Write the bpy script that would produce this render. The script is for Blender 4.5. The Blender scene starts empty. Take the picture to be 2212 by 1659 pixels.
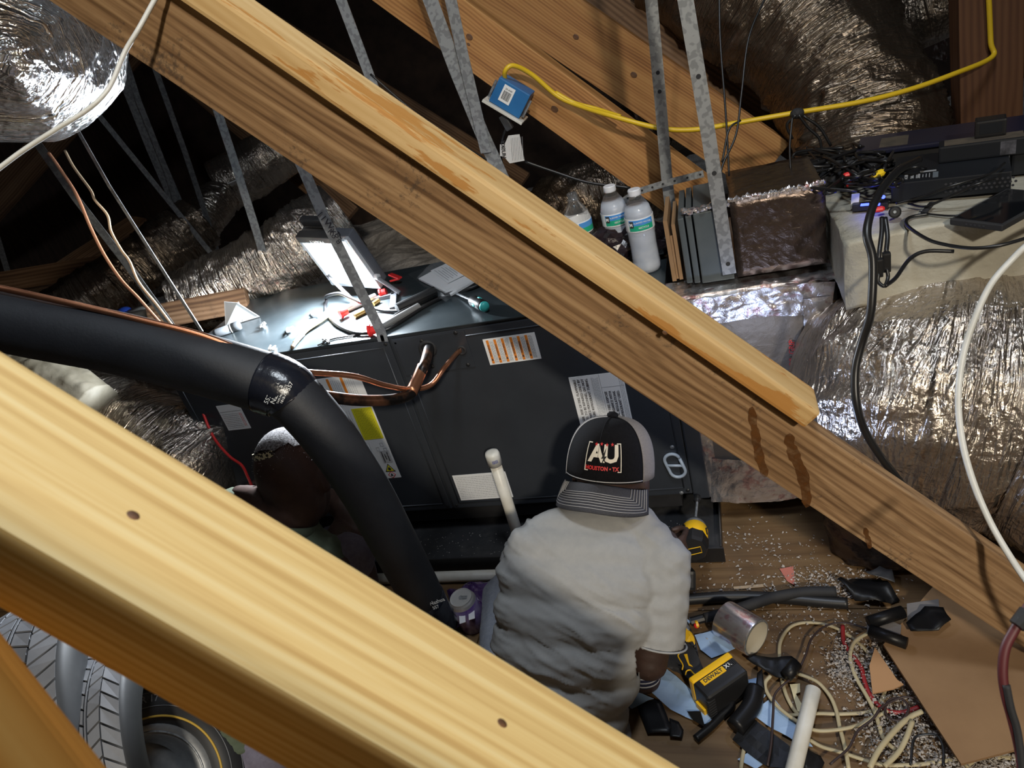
import bpy, bmesh, math, random
from math import sin, cos, pi, radians, hypot, atan2, sqrt
from mathutils import Vector, Matrix, noise
random.seed(7)
D = bpy.data
SC = bpy.context.scene
COL = SC.collection
V = Vector

# ------------------------------------------------------------------ camera
IW, IH, FPX = 2212.0, 1659.0, 1533.0
CAM = V((0, 0, 1.45))
_az, _pt, _rl = radians(110.5), radians(-27.5), radians(16.6)
FW = V((cos(_az)*cos(_pt), sin(_az)*cos(_pt), sin(_pt)))
_r0 = V((sin(_az), -cos(_az), 0)); _u0 = _r0.cross(FW)
CR = cos(_rl)*_r0 - sin(_rl)*_u0
CU = cos(_rl)*_u0 + sin(_rl)*_r0
def ray(x, y): return FW + CR*((x-IW/2)/FPX) - CU*((y-IH/2)/FPX)
def at(x, y, d): return CAM + ray(x, y)*d                       # a point d metres deep
def onz(x, y, z): r = ray(x, y); return CAM + r*((z-CAM.z)/r.z)  # a point on a level surface
def ony(x, y, Y): r = ray(x, y); return CAM + r*((Y-CAM.y)/r.y)  # a point on a front-parallel wall
cd = D.cameras.new('camera'); cam = D.objects.new('camera', cd); COL.objects.link(cam)
cam.matrix_world = Matrix.Translation(CAM) @ Matrix((CR, CU, -FW)).transposed().to_4x4()
cd.sensor_width = 36.0; cd.lens = FPX/IW*36.0; cd.clip_start = 0.02; cd.clip_end = 60
cd.dof.use_dof = True; cd.dof.focus_distance = 1.6; cd.dof.aperture_fstop = 9.0
SC.camera = cam

# ------------------------------------------------------------------ world, lamps, exposure
w = D.worlds.new('attic_dark'); SC.world = w; w.use_nodes = True
w.node_tree.nodes['Background'].inputs[0].default_value = (0.75, 0.8, 1, 1)
w.node_tree.nodes['Background'].inputs[1].default_value = 0.03
SC.view_settings.view_transform = 'Standard'
SC.view_settings.look = 'None'
SC.view_settings.gamma = 1
SC.view_settings.use_curve_mapping = False
SC.view_settings.exposure = 0.0
def lamp(name, kind, loc, energy, color, size=0.1, aim=None, **kw):
    l = D.lights.new(name, kind); l.energy = energy; l.color = color
    if kind == 'AREA': l.size = size
    elif kind != 'SUN': l.shadow_soft_size = size
    for k, v in kw.items(): setattr(l, k, v)
    o = D.objects.new(name, l); COL.objects.link(o); o.location = loc
    if aim is not None: o.rotation_euler = (V(aim)-V(loc)).to_track_quat('-Z', 'Y').to_euler()
    return o
# a work floodlight standing at the attic hatch, well behind and to the right of the camera
lamp('hatch_floodlight', 'SPOT', (1.40, -2.90, 3.28), 680, (1.0, 0.90, 0.74), 0.12, aim=(-0.42, 0.85, 0.62), spot_size=radians(47), spot_blend=1.0)
# cool fill light added overhead above the workers, unseen and without a fixture
lamp('cool_fill', 'AREA', (0.15, 0.62, 3.25), 32, (0.84, 0.92, 1.0), 0.40, aim=(-0.15, 0.95, 0.3))

# a small cool lamp behind the weathered timber, towards the supply box
lamp('inspection_lamp', 'POINT', at(1640, 960, 1.52), 1.1, (0.55, 0.68, 1.0), 0.02)

# ------------------------------------------------------------------ materials
MATS = {}
def nodes_of(name):
    m = D.materials.new(name); m.use_nodes = True
    nt = m.node_tree; b = nt.nodes['Principled BSDF']
    return m, nt, b
def c4(c): return (c[0], c[1], c[2], 1.0)
def N(nt, typ, **kw):
    n = nt.nodes.new(typ)
    for k, v in kw.items():
        if k in n.inputs.keys(): n.inputs[k].default_value = v
        else: setattr(n, k, v)
    return n
def coords(nt, scale=(1, 1, 1), kind='Object'):
    t = nt.nodes.new('ShaderNodeTexCoord'); mp = nt.nodes.new('ShaderNodeMapping')
    nt.links.new(t.outputs[kind], mp.inputs[0]); mp.inputs['Scale'].default_value = scale
    return mp.outputs[0]
def ramp(nt, fac, stops):
    r = nt.nodes.new('ShaderNodeValToRGB'); e = r.color_ramp.elements
    while len(e) < len(stops): e.new(0.5)
    for i, (p, c) in enumerate(stops): e[i].position = p; e[i].color = c4(c)
    nt.links.new(fac, r.inputs[0]); return r.outputs[0]
def bump(nt, b, h, strength, dist=0.002):
    n = N(nt, 'ShaderNodeBump', Strength=strength, Distance=dist)
    nt.links.new(h, n.inputs['Height']); nt.links.new(n.outputs[0], b.inputs['Normal']); return n
def mat(name, c1, c2=None, scale=20, rough=0.5, metal=0.0, bmp=0, bscale=80, stretch=(1, 1, 1), emit=None, alpha=1, spec=0.5, trans=0, detail=4, lo=0.35, hi=0.65, bdist=0.002):
    if name in MATS: return MATS[name]
    m, nt, b = nodes_of(name)
    b.inputs['Base Color'].default_value = c4(c1); b.inputs['Roughness'].default_value = rough
    b.inputs['Metallic'].default_value = metal; b.inputs['Specular IOR Level'].default_value = spec
    b.inputs['Transmission Weight'].default_value = trans
    co = coords(nt, stretch)
    if c2 is not None:
        n = N(nt, 'ShaderNodeTexNoise', Scale=scale, Detail=detail, Roughness=0.6); nt.links.new(co, n.inputs[0])
        nt.links.new(ramp(nt, n.outputs[0], [(lo, c1), (hi, c2)]), b.inputs['Base Color'])
    if bmp:
        n = N(nt, 'ShaderNodeTexNoise', Scale=bscale, Detail=5, Roughness=0.6); nt.links.new(co, n.inputs[0])
        bump(nt, b, n.outputs[0], bmp, bdist)
    if emit:
        b.inputs['Emission Color'].default_value = c4(emit[0]); b.inputs['Emission Strength'].default_value = emit[1]
    b.inputs['Alpha'].default_value = alpha
    MATS[name] = m; return m
def wood(name, cols, ring=42, fine=0.35, warp=0.05, rough=0.6, stain=None, stain_amt=0.0, dirt=0.0, ringamp=0.16, mid=34, srange=(0.55, 0.72)):
    """long grain along local x: warped growth bands, fine fibres, broad tone drift, optional dark marks"""
    m, nt, b = nodes_of(name); L = nt.links.new
    t = nt.nodes.new('ShaderNodeTexCoord')
    lw = N(nt, 'ShaderNodeMapping'); lw.inputs['Scale'].default_value = (1.6, 5, 5); L(t.outputs['Object'], lw.inputs[0])
    n0 = N(nt, 'ShaderNodeTexNoise', Scale=1.0, Detail=2); L(lw.outputs[0], n0.inputs[0])
    sep = nt.nodes.new('ShaderNodeSeparateXYZ'); L(t.outputs['Object'], sep.inputs[0])
    # distance from the pith line
    m1 = N(nt, 'ShaderNodeMath', operation='MULTIPLY'); L(n0.outputs[0], m1.inputs[0]); m1.inputs[1].default_value = warp
    a1 = N(nt, 'ShaderNodeMath', operation='ADD'); L(sep.outputs[2], a1.inputs[0]); L(m1.outputs[0], a1.inputs[1])
    a2 = N(nt, 'ShaderNodeMath', operation='MULTIPLY_ADD'); L(sep.outputs[1], a2.inputs[0]); a2.inputs[1].default_value = 0.8; L(a1.outputs[0], a2.inputs[2])
    sn = N(nt, 'ShaderNodeMath', operation='MULTIPLY'); L(a2.outputs[0], sn.inputs[0]); sn.inputs[1].default_value = ring*2*pi
    si = N(nt, 'ShaderNodeMath', operation='SINE'); L(sn.outputs[0], si.inputs[0])
    fm = N(nt, 'ShaderNodeMapping'); fm.inputs['Scale'].default_value = (3, 190, 190); L(t.outputs['Object'], fm.inputs[0])
    n1 = N(nt, 'ShaderNodeTexNoise', Scale=1.0, Detail=4); L(fm.outputs[0], n1.inputs[0])
    mm = N(nt, 'ShaderNodeMapping'); mm.inputs['Scale'].default_value = (1.3, mid, mid); L(t.outputs['Object'], mm.inputs[0])
    n2 = N(nt, 'ShaderNodeTexNoise', Scale=1.0, Detail=3); L(mm.outputs[0], n2.inputs[0])
    s1 = N(nt, 'ShaderNodeMath', operation='MULTIPLY_ADD'); L(si.outputs[0], s1.inputs[0]); s1.inputs[1].default_value = ringamp; L(n2.outputs[0], s1.inputs[2])
    s2 = N(nt, 'ShaderNodeMath', operation='MULTIPLY_ADD'); L(n1.outputs[0], s2.inputs[0]); s2.inputs[1].default_value = fine; L(s1.outputs[0], s2.inputs[2])
    s3 = N(nt, 'ShaderNodeMath', operation='SUBTRACT'); L(s2.outputs[0], s3.inputs[0]); s3.inputs[1].default_value = fine*0.5
    k = len(cols); base = ramp(nt, s3.outputs[0], [(0.25+0.5*i/(k-1), c) for i, c in enumerate(cols)])
    if stain:
        pm = N(nt, 'ShaderNodeMapping'); pm.inputs['Scale'].default_value = (5, 26, 26) if srange[0] > 0.54 else (3.2, 22, 22); L(t.outputs['Object'], pm.inputs[0])
        n3 = N(nt, 'ShaderNodeTexNoise', Scale=1.0, Detail=6, Roughness=0.65); L(pm.outputs[0], n3.inputs[0])
        f = ramp(nt, n3.outputs[0], [(srange[0], (0, 0, 0)), (srange[1], (stain_amt,)*3)])
        mx = N(nt, 'ShaderNodeMix', data_type='RGBA'); L(f, mx.inputs[0]); L(base, mx.inputs[6]); mx.inputs[7].default_value = c4(stain); base = mx.outputs[2]
    if dirt:
        n4 = N(nt, 'ShaderNodeTexNoise', Scale=95.0, Detail=5, Roughness=0.7); L(fm.outputs[0], n4.inputs[0]); L(t.outputs['Object'], n4.inputs[0])
        n5 = N(nt, 'ShaderNodeTexNoise', Scale=7.0, Detail=2); L(t.outputs['Object'], n5.inputs[0])
        mu = N(nt, 'ShaderNodeMath', operation='MULTIPLY'); L(n4.outputs[0], mu.inputs[0]); L(n5.outputs[0], mu.inputs[1])
        f = ramp(nt, mu.outputs[0], [(0.33, (0, 0, 0)), (0.42, (dirt,)*3)])
        mx = N(nt, 'ShaderNodeMix', data_type='RGBA'); L(f, mx.inputs[0]); L(base, mx.inputs[6]); mx.inputs[7].default_value = (0.035, 0.03, 0.028, 1); base = mx.outputs[2]
    L(base, b.inputs['Base Color']); b.inputs['Roughness'].default_value = rough
    bump(nt, b, s2.outputs[0], 0.25, 0.0012)
    MATS[name] = m; return m
def foil(name, base, rough=0.2, metal=0.95, scale=55, strength=0.6, tint=None, tint_amt=0.5, scrim=0, stretch=(1, 1, 1), crease=0.0):
    m, nt, b = nodes_of(name); L = nt.links.new
    co = coords(nt, stretch)
    n = N(nt, 'ShaderNodeTexNoise', Scale=scale*0.35, Detail=3); L(co, n.inputs[0])
    mx = N(nt, 'ShaderNodeMix', data_type='RGBA'); mx.inputs[0].default_value = 0.06; L(co, mx.inputs[6]); L(n.outputs[1], mx.inputs[7])
    v = N(nt, 'ShaderNodeTexVoronoi', feature='F1', Scale=scale); L(mx.outputs[2], v.inputs[0])
    v2 = N(nt, 'ShaderNodeTexVoronoi', feature='DISTANCE_TO_EDGE', Scale=scale*0.55); L(mx.outputs[2], v2.inputs[0])
    n2 = N(nt, 'ShaderNodeTexNoise', Scale=scale*1.4, Detail=5, Roughness=0.65, Distortion=0.8); L(co, n2.inputs[0])
    a = N(nt, 'ShaderNodeMath', operation='ADD'); L(v.outputs['Distance'], a.inputs[0]); L(v2.outputs['Distance'], a.inputs[1])
    a2 = N(nt, 'ShaderNodeMath', operation='ADD'); L(a.outputs[0], a2.inputs[0]); L(n2.outputs[0], a2.inputs[1])
    h = a2.outputs[0]
    b.inputs['Base Color'].default_value = c4(base)
    if tint:
        n3 = N(nt, 'ShaderNodeTexNoise', Scale=26, Detail=6, Roughness=0.75); L(co, n3.inputs[0])
        f = ramp(nt, n3.outputs[0], [(0.54, (0, 0, 0)), (0.60, (tint_amt,)*3)])
        m3 = N(nt, 'ShaderNodeMix', data_type='RGBA'); L(f, m3.inputs[0]); m3.inputs[6].default_value = c4(base); m3.inputs[7].default_value = c4(tint)
        L(m3.outputs[2], b.inputs['Base Color'])
    if scrim:
        vs = N(nt, 'ShaderNodeTexBrick'); vs.inputs['Scale'].default_value = scrim; vs.inputs['Mortar Size'].default_value = 0.03
        vs.offset = 0; L(coords(nt, (1, 1, 1), 'UV'), vs.inputs[0])
        ad = N(nt, 'ShaderNodeMath', operation='MULTIPLY_ADD'); L(vs.outputs['Fac'], ad.inputs[0]); ad.inputs[1].default_value = 0.9; L(h, ad.inputs[2]); h = ad.outputs[0]
    if crease:
        # long sharp creases running round the tube (u along it, v round it)
        for (su, sv, wt) in ((23, 2.2, 1.8), (66, 6.0, 0.7)):
            cv = coords(nt, (su, sv, 1), 'UV'); n6 = N(nt, 'ShaderNodeTexNoise', Scale=1.0, Detail=3, Roughness=0.6, Distortion=0.9); L(cv, n6.inputs[0])
            r1 = N(nt, 'ShaderNodeMath', operation='SUBTRACT'); L(n6.outputs[0], r1.inputs[0]); r1.inputs[1].default_value = 0.5
            r2 = N(nt, 'ShaderNodeMath', operation='ABSOLUTE'); L(r1.outputs[0], r2.inputs[0])
            r3 = N(nt, 'ShaderNodeMath', operation='MULTIPLY_ADD'); L(r2.outputs[0], r3.inputs[0]); r3.inputs[1].default_value = -9.0*crease*wt; L(h, r3.inputs[2]); h = r3.outputs[0]
    b.inputs['Metallic'].default_value = metal; b.inputs['Roughness'].default_value = rough
    bump(nt, b, h, strength, 0.004)
    MATS[name] = m; return m

# ------------------------------------------------------------------ object helpers
def thing(name, label, cat, loc=(0, 0, 0), group=None):
    o = D.objects.new(name, None); COL.objects.link(o); o.location = loc; o.empty_display_size = 0.05
    o['label'] = label; o['category'] = cat
    if group: o['group'] = group
    return o
def tag(o, label=None, cat=None, group=None, kind=None):
    if label: o['label'] = label
    if cat: o['category'] = cat
    if group: o['group'] = group
    if kind: o['kind'] = kind
    return o
def link(name, me, m, parent=None, label=None, smooth=False, local=False):
    """links a mesh; geometry is in world coordinates unless local, in which case it sits in its parent's frame"""
    o = D.objects.new(name, me); COL.objects.link(o)
    if m is not None:
        if not me.materials: me.materials.append(m)
    if parent is not None:
        o.parent = parent
        if not local:
            if parent.type == 'EMPTY': o.matrix_parent_inverse = Matrix.Translation(-parent.location)
    if smooth:
        me.shade_smooth()
    if label: o['label'] = label
    return o
class MB:
    """collects shapes into one mesh"""
    def __init__(s): s.bm = bmesh.new()
    def box(s, c, size, rot=None, bev=0.0, seg=2):
        r = bmesh.ops.create_cube(s.bm, size=1.0)['verts']
        bmesh.ops.scale(s.bm, vec=size, verts=r)
        if bev:
            es = list({e for v in r for e in v.link_edges})
            g = bmesh.ops.bevel(s.bm, geom=es, offset=bev, segments=seg, affect='EDGES', profile=0.7)
            r = list({v for f in g['faces'] for v in f.verts} | {v for v in r if v.is_valid})
        M_ = Matrix.Translation(V(c)) @ (rot.to_4x4() if rot is not None else Matrix.Identity(4))
        bmesh.ops.transform(s.bm, matrix=M_, verts=r); return s
    def hexa(s, p):
        """eight corners: bottom ring then top ring"""
        v = [s.bm.verts.new(V(q)) for q in p]
        for f in ((3, 2, 1, 0), (4, 5, 6, 7), (0, 1, 5, 4), (1, 2, 6, 5), (2, 3, 7, 6), (3, 0, 4, 7)): s.bm.faces.new([v[i] for i in f])
        return s
    def tube(s, pts, r, n=10, cap=True, flat=1.0, up=None):
        pts = [V(p) for p in pts]; rs = r if isinstance(r, (list, tuple)) else [r]*len(pts)
        t = (pts[1]-pts[0]).normalized()
        a = up or (V((0, 0, 1)) if abs(t.z) < 0.9 else V((1, 0, 0)))
        u = (a - t*a.dot(t)).normalized(); prev = None
        for i, p in enumerate(pts):
            tt = (pts[min(i+1, len(pts)-1)] - pts[max(i-1, 0)])
            if tt.length > 1e-9: t = tt.normalized()
            u = (u - t*u.dot(t)).normalized(); w_ = t.cross(u)
            ring = [s.bm.verts.new(p + u*(rs[i]*flat*cos(2*pi*k/n)) + w_*(rs[i]*sin(2*pi*k/n))) for k in range(n)]
            if prev:
                for k in range(n): s.bm.faces.new((prev[k], prev[(k+1) % n], ring[(k+1) % n], ring[k]))
            elif cap: s.bm.faces.new(ring[::-1])
            prev = ring
        if cap: s.bm.faces.new(prev)
        return s
    def lathe(s, prof, base=(0, 0, 0), axis=(0, 0, 1), n=24, cap=True):
        ax = V(axis).normalized(); a = V((1, 0, 0)) if abs(ax.x) < 0.9 else V((0, 1, 0))
        u = (a-ax*a.dot(ax)).normalized(); w_ = ax.cross(u); prev = None
        for r, h in prof:
            ring = [s.bm.verts.new(V(base)+ax*h+u*(r*cos(2*pi*k/n))+w_*(r*sin(2*pi*k/n))) for k in range(n)]
            if prev:
                for k in range(n): s.bm.faces.new((prev[k], prev[(k+1) % n], ring[(k+1) % n], ring[k]))
            elif cap: s.bm.faces.new(ring[::-1])
            prev = ring
        if cap: s.bm.faces.new(prev)
        return s
    def prism(s, poly, h):
        """polygon (3-D, any plane) given depth along the vector h"""
        h = V(h); a = [s.bm.verts.new(V(p)) for p in poly]; b_ = [s.bm.verts.new(V(p)+h) for p in poly]; n = len(poly)
        s.bm.faces.new(a[::-1]); s.bm.faces.new(b_)
        for k in range(n): s.bm.faces.new((a[k], a[(k+1) % n], b_[(k+1) % n], b_[k]))
        return s
    def ball(s, c, r, sub=2, M_=None):
        q = bmesh.ops.create_icosphere(s.bm, subdivisions=sub, radius=1.0)['verts']
        m_ = Matrix.Translation(V(c)) @ ((M_.to_4x4() if M_ is not None else Matrix.Identity(4)) @ Matrix.Diagonal(V((r, r, r, 1)) if not hasattr(r, '__len__') else V((r[0], r[1], r[2], 1))))
        bmesh.ops.transform(s.bm, matrix=m_, verts=q); return s
    def mesh(s, name):
        bmesh.ops.recalc_face_normals(s.bm, faces=s.bm.faces[:])
        me = D.meshes.new(name); s.bm.to_mesh(me); s.bm.free(); return me
    def build(s, name, m, parent=None, label=None, smooth=False, local=False):
        return link(name, s.mesh(name), m, parent, label, smooth, local)
def cat(pts, sub=8):
    """smooth curve through the points"""
    p = [V(q) for q in pts]
    if len(p) < 3: return p
    p = [2*p[0]-p[1]] + p + [2*p[-1]-p[-2]]; out = []
    for i in range(1, len(p)-2):
        a, b_, c, d_ = p[i-1:i+3]
        for k in range(sub):
            t = k/sub
            out.append(0.5*((2*b_)+(c-a)*t+(2*a-5*b_+4*c-d_)*t*t+(3*b_-a-3*c+d_)*t**3))
    out.append(p[-2]); return out
def frame(x, y):
    x = V(x).normalized(); y = V(y); y = (y-x*y.dot(x)).normalized(); return Matrix((x, y, x.cross(y))).transposed()
def cable(name, pts, r, m, label, cat_='cable', sub=8, n=8, flat=1.0, parent=None, up=None, group=None):
    o = MB().tube(cat(pts, sub), r, n, flat=flat, up=up).build(name, m, parent, None if parent else label, smooth=True)
    if not parent: tag(o, label, cat_, group)
    return o
def ribbon_mesh(name, pts, wdir, w, t):
    """flat strip along pts, w wide along wdir, t thick"""
    mb = MB(); prev = None; pts = [V(p) for p in pts]
    for i, p in enumerate(pts):
        tt = (pts[min(i+1, len(pts)-1)]-pts[max(i-1, 0)]).normalized()
        wd = V(wdir[i] if isinstance(wdir, list) else wdir); wd = (wd-tt*wd.dot(tt)).normalized(); nn = tt.cross(wd)
        ring = [mb.bm.verts.new(p+wd*a*w/2+nn*b_*t/2) for a, b_ in ((-1, -1), (1, -1), (1, 1), (-1, 1))]
        if prev:
            for k in range(4): mb.bm.faces.new((prev[k], prev[(k+1) % 4], ring[(k+1) % 4], ring[k]))
        else: mb.bm.faces.new(ring[::-1])
        prev = ring
    mb.bm.faces.new(prev); return mb.mesh(name)
def text(name, body, o, xd, yd, size, m, parent, align='LEFT', depth=0.0006, valign='TOP', shear=0.0, bold=0.0, label=None):
    cu = D.curves.new('t', 'FONT'); cu.body = body; cu.size = size; cu.align_x = align; cu.align_y = valign; cu.extrude = depth/2; cu.shear = shear; cu.offset = bold
    cu.resolution_u = 2
    ob = D.objects.new('t', cu); COL.objects.link(ob)
    dg = bpy.context.evaluated_depsgraph_get(); me = D.meshes.new_from_object(ob.evaluated_get(dg))
    D.objects.remove(ob); D.curves.remove(cu)
    R = frame(xd, yd); me.transform(Matrix.Translation(V(o)) @ R.to_4x4())
    me.materials.clear()
    return link(name, me, m, parent, label)
def fbm(p, o=3):
    v = 0; a = 0.5
    for _ in range(o): v += a*noise.noise(p); p = p*2.03; a *= 0.5
    return v
def remesh(mb, voxel, smooth=4, disp=None, cut=None):
    """fuses overlapping shapes into one continuous skin"""
    me = mb.mesh('tmp'); ob = D.objects.new('tmp', me); COL.objects.link(ob)
    r = ob.modifiers.new('r', 'REMESH'); r.mode = 'VOXEL'; r.voxel_size = voxel
    s_ = ob.modifiers.new('s', 'SMOOTH'); s_.iterations = smooth; s_.factor = 0.5
    dg = bpy.context.evaluated_depsgraph_get(); out = D.meshes.new_from_object(ob.evaluated_get(dg))
    D.objects.remove(ob); D.meshes.remove(me)
    if disp:
        vn = [v.normal.copy() for v in out.vertices]
        for v, n in zip(out.vertices, vn): v.co += n*disp(v.co, n)
    if cut:
        bm = bmesh.new(); bm.from_mesh(out)
        dead = [v for v in bm.verts if cut(v.co)]
        bmesh.ops.delete(bm, geom=dead, context='VERTS'); bm.to_mesh(out); bm.free()
    out.update(); out.shade_smooth(); return out
def limb(mb, pts, rs, step=0.5, flat=None):
    """overlapping balls along a polyline, tapering"""
    for i in range(len(pts)-1):
        a, b_ = V(pts[i]), V(pts[i+1]); n = max(2, int((b_-a).length/(min(rs[i], rs[i+1])*step)))
        for k in range(n+1):
            t = k/n; mb.ball(a.lerp(b_, t), rs[i]*(1-t)+rs[i+1]*t, 2)
def copy_tree(src, loc, rot=None):
    r = src.copy(); COL.objects.link(r); r.location = loc
    if rot is not None: r.rotation_euler = rot
    def kids(a, b_):
        for ch in list(a.children):
            c = ch.copy(); COL.objects.link(c); c.parent = b_; kids(ch, c)
    kids(src, r); return r
# ------------------------------------------------------------------ shared materials
W_LIGHT = wood('pine_pale', [(0.46, 0.27, 0.10), (0.60, 0.39, 0.165), (0.70, 0.49, 0.24)], ring=60, fine=0.22, warp=0.10, ringamp=0.06, stain=(0.47, 0.205, 0.04), stain_amt=0.85, srange=(0.535, 0.56))
W_FORE = wood('pine_yellow', [(0.54, 0.35, 0.13), (0.69, 0.50, 0.215), (0.76, 0.61, 0.32)], ring=105, fine=0.24, warp=0.03, rough=0.7, ringamp=0.10, mid=130)
W_BROWN = wood('pine_weathered', [(0.135, 0.07, 0.03), (0.305, 0.18, 0.088), (0.43, 0.275, 0.145)], ring=55, fine=0.62, warp=0.12, stain=(0.10, 0.052, 0.024), stain_amt=0.6, dirt=0.6, ringamp=0.10, mid=60)
W_ORANGE = wood('pine_orange', [(0.23, 0.095, 0.028), (0.40, 0.19, 0.060), (0.47, 0.25, 0.085)], ring=110, fine=0.3, warp=0.05, ringamp=0.12)
W_DARK = wood('pine_old', [(0.10, 0.05, 0.025), (0.20, 0.11, 0.055), (0.27, 0.16, 0.09)], ring=60, fine=0.4, warp=0.05, dirt=0.4)
W_POST = wood('pine_red', [(0.075, 0.026, 0.010), (0.11, 0.043, 0.016), (0.13, 0.055, 0.022)], ring=60, fine=0.3, warp=0.05)
W_BLUR = wood('pine_amber', [(0.50, 0.21, 0.04), (0.62, 0.29, 0.065), (0.70, 0.37, 0.10)], ring=18, fine=0.1, warp=0.12, rough=1.0)
W_BLUR.node_tree.nodes['Principled BSDF'].inputs['Specular IOR Level'].default_value = 0.1
KNOT = mat('knot', (0.06, 0.028, 0.014), (0.17, 0.08, 0.035), 60, 0.6)
GALV = mat('galvanised', (0.25, 0.265, 0.28), (0.36, 0.38, 0.40), 70, 0.42, 0.55, 0.1, 90, detail=1, lo=0.45, hi=0.52)
FOILA = foil('foil_bright', (0.84, 0.84, 0.85), 0.18, 0.95, 60, 0.6, crease=1.0)
FOILR = foil('foil_tape', (0.88, 0.86, 0.88), 0.27, 0.95, 30, 0.55, tint=(0.45, 0.03, 0.05), tint_amt=0.45)
FOILB = foil('foil_board', (0.26, 0.23, 0.20), 0.45, 0.7, 30, 0.25, scrim=90)
FOILD = foil('foil_dark', (0.125, 0.095, 0.08), 0.26, 0.85, 34, 0.5)
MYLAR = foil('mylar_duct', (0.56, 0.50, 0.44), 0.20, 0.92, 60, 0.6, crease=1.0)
MYLARD = foil('mylar_duct_dim', (0.27, 0.215, 0.165), 0.24, 0.92, 60, 0.55, crease=1.0)  # darker copy of the duct mylar, dim lighting put into the base colour
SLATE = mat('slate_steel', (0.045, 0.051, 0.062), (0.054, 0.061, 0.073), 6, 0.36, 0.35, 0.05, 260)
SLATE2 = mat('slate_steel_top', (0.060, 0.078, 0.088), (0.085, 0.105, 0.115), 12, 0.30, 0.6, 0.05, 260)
BLACK = mat('black_plastic', (0.012, 0.012, 0.013), rough=0.42)
BLACKM = mat('black_matt', (0.014, 0.014, 0.016), (0.02, 0.02, 0.022), 30, 0.75)
RUB = mat('rubber_cable', (0.010, 0.010, 0.011), rough=0.36)
FOAM = mat('foam_pipe', (0.018, 0.020, 0.026), (0.027, 0.030, 0.037), 9, 0.62, 0, 0.25, 140)
COPPER = mat('copper', (0.55, 0.25, 0.14), (0.42, 0.18, 0.10), 12, 0.33, 0.85, 0.05, 80)
COPPERW = mat('copper_wire', (0.55, 0.26, 0.15), rough=0.45, metal=0.3)
WHITEP = mat('white_plastic', (0.72, 0.72, 0.69), (0.60, 0.59, 0.54), 14, 0.38)
PVC = mat('pvc_pipe', (0.74, 0.73, 0.68), (0.60, 0.57, 0.49), 9, 0.4)
PAPER = mat('paper', (0.78, 0.79, 0.80), rough=0.6)
PRINT = mat('print_black', (0.03, 0.03, 0.035), rough=0.6)
PRINTG = mat('print_grey', (0.30, 0.31, 0.33), rough=0.6)
PRINTW = mat('print_white', (0.82, 0.82, 0.80), rough=0.5)
ORANGE = mat('print_orange', (0.75, 0.24, 0.03), rough=0.5)
YELP = mat('print_yellow', (0.80, 0.74, 0.03), rough=0.5)
RED = mat('red_plastic', (0.70, 0.03, 0.03), rough=0.35)
REDP = mat('print_red', (0.62, 0.03, 0.035), rough=0.6)
YEL = mat('yellow_tool', (0.82, 0.47, 0.01), rough=0.4)
CREAM = mat('cream_cable', (0.50, 0.43, 0.27), (0.42, 0.35, 0.21), 20, 0.45)
CARD = mat('cardboard', (0.25, 0.145, 0.07), (0.29, 0.172, 0.084), 8, 0.75, 0, 0.1, 200, stretch=(1, 1, 1))
INSUL = mat('insulation', (0.55, 0.50, 0.47), (0.80, 0.77, 0.74), 60, 0.9, 0, 0.8, 90)

# ------------------------------------------------------------------ the attic shell
PLY = wood('plywood_floor', [(0.085, 0.046, 0.019), (0.15, 0.088, 0.038), (0.185, 0.115, 0.054)], ring=9, fine=0.2, warp=0.3, ringamp=0.05, rough=0.6, stain=(0.12, 0.05, 0.014), stain_amt=0.55, dirt=0.25)
FAR = mat('attic_wood_dark', (0.05, 0.032, 0.024), (0.09, 0.055, 0.04), 6, 0.8, stretch=(1, 6, 1))
def slab(name, c, size, m, rot=None):
    o = link(name, MB().box((0, 0, 0), size).mesh(name), m); o.location = c
    if rot: o.rotation_euler = rot
    return tag(o, kind='structure')
floor = thing('floor', 'plywood attic floor sheets', 'floor'); floor['kind'] = 'structure'
del floor['category']
def sheet(x0, x1, y0, y1, m=None, z=0.0):
    o = MB().box(((x1-x0)/2, (y1-y0)/2, -0.009), (x1-x0-0.003, y1-y0-0.003, 0.018), bev=0.001, seg=1).build('plywood_sheet', m or PLY, floor, local=True)
    o.location = (x0, y0, z); return o
sheet(-3.2, -1.98, -2.0, 1.35); sheet(-1.98, -0.76, -2.0, 1.35); sheet(-0.76, 0.46, -2.0, 1.31); sheet(0.46, 1.9, -2.0, 1.31)
sheet(-3.2, -1.98, 1.35, 2.6); sheet(-1.98, -0.76, 1.35, 2.6); sheet(-0.76, 0.46, 1.31, 2.6); sheet(0.46, 1.9, 1.31, 2.6)
# insulation beyond the deck, between the joists
def rough_sheet(name, x0, x1, y0, y1, n, amp, z0, m, freq=3.0):
    mb = MB(); g = []
    for j in range(n+1):
        row = []
        for i in range(n+1):
            x = x0+(x1-x0)*i/n; y = y0+(y1-y0)*j/n
            row.append(mb.bm.verts.new((x, y, z0+amp*(fbm(V((x*freq, y*freq, 3.1)), 4)))))
        g.append(row)
    for j in range(n):
        for i in range(n): mb.bm.faces.new((g[j][i], g[j][i+1], g[j+1][i+1], g[j+1][i]))
    return mb.build(name, m, None, smooth=False)
slab('wall_back', (0, 6.2, 1.5), (12, 0.05, 5), FAR)
slab('wall_left', (-5.2, 1.1, 1.5), (0.05, 10.2, 5), FAR)
slab('wall_right', (3.2, 1.1, 1.5), (0.05, 10.2, 5), FAR)
slab('wall_front', (0, -4.0, 1.5), (12, 0.05, 5), FAR)
slab('ceiling', (0, 1.1, 3.4), (12, 10.3, 0.05), FAR)
slab('trim_1', (0, 1.1, -0.12), (12, 10.3, 0.02), FAR)
o = rough_sheet('blown_insulation', -4.6, 2.2, 2.62, 6.0, 90, 0.16, 0.02, INSUL, 2.3)
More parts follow.
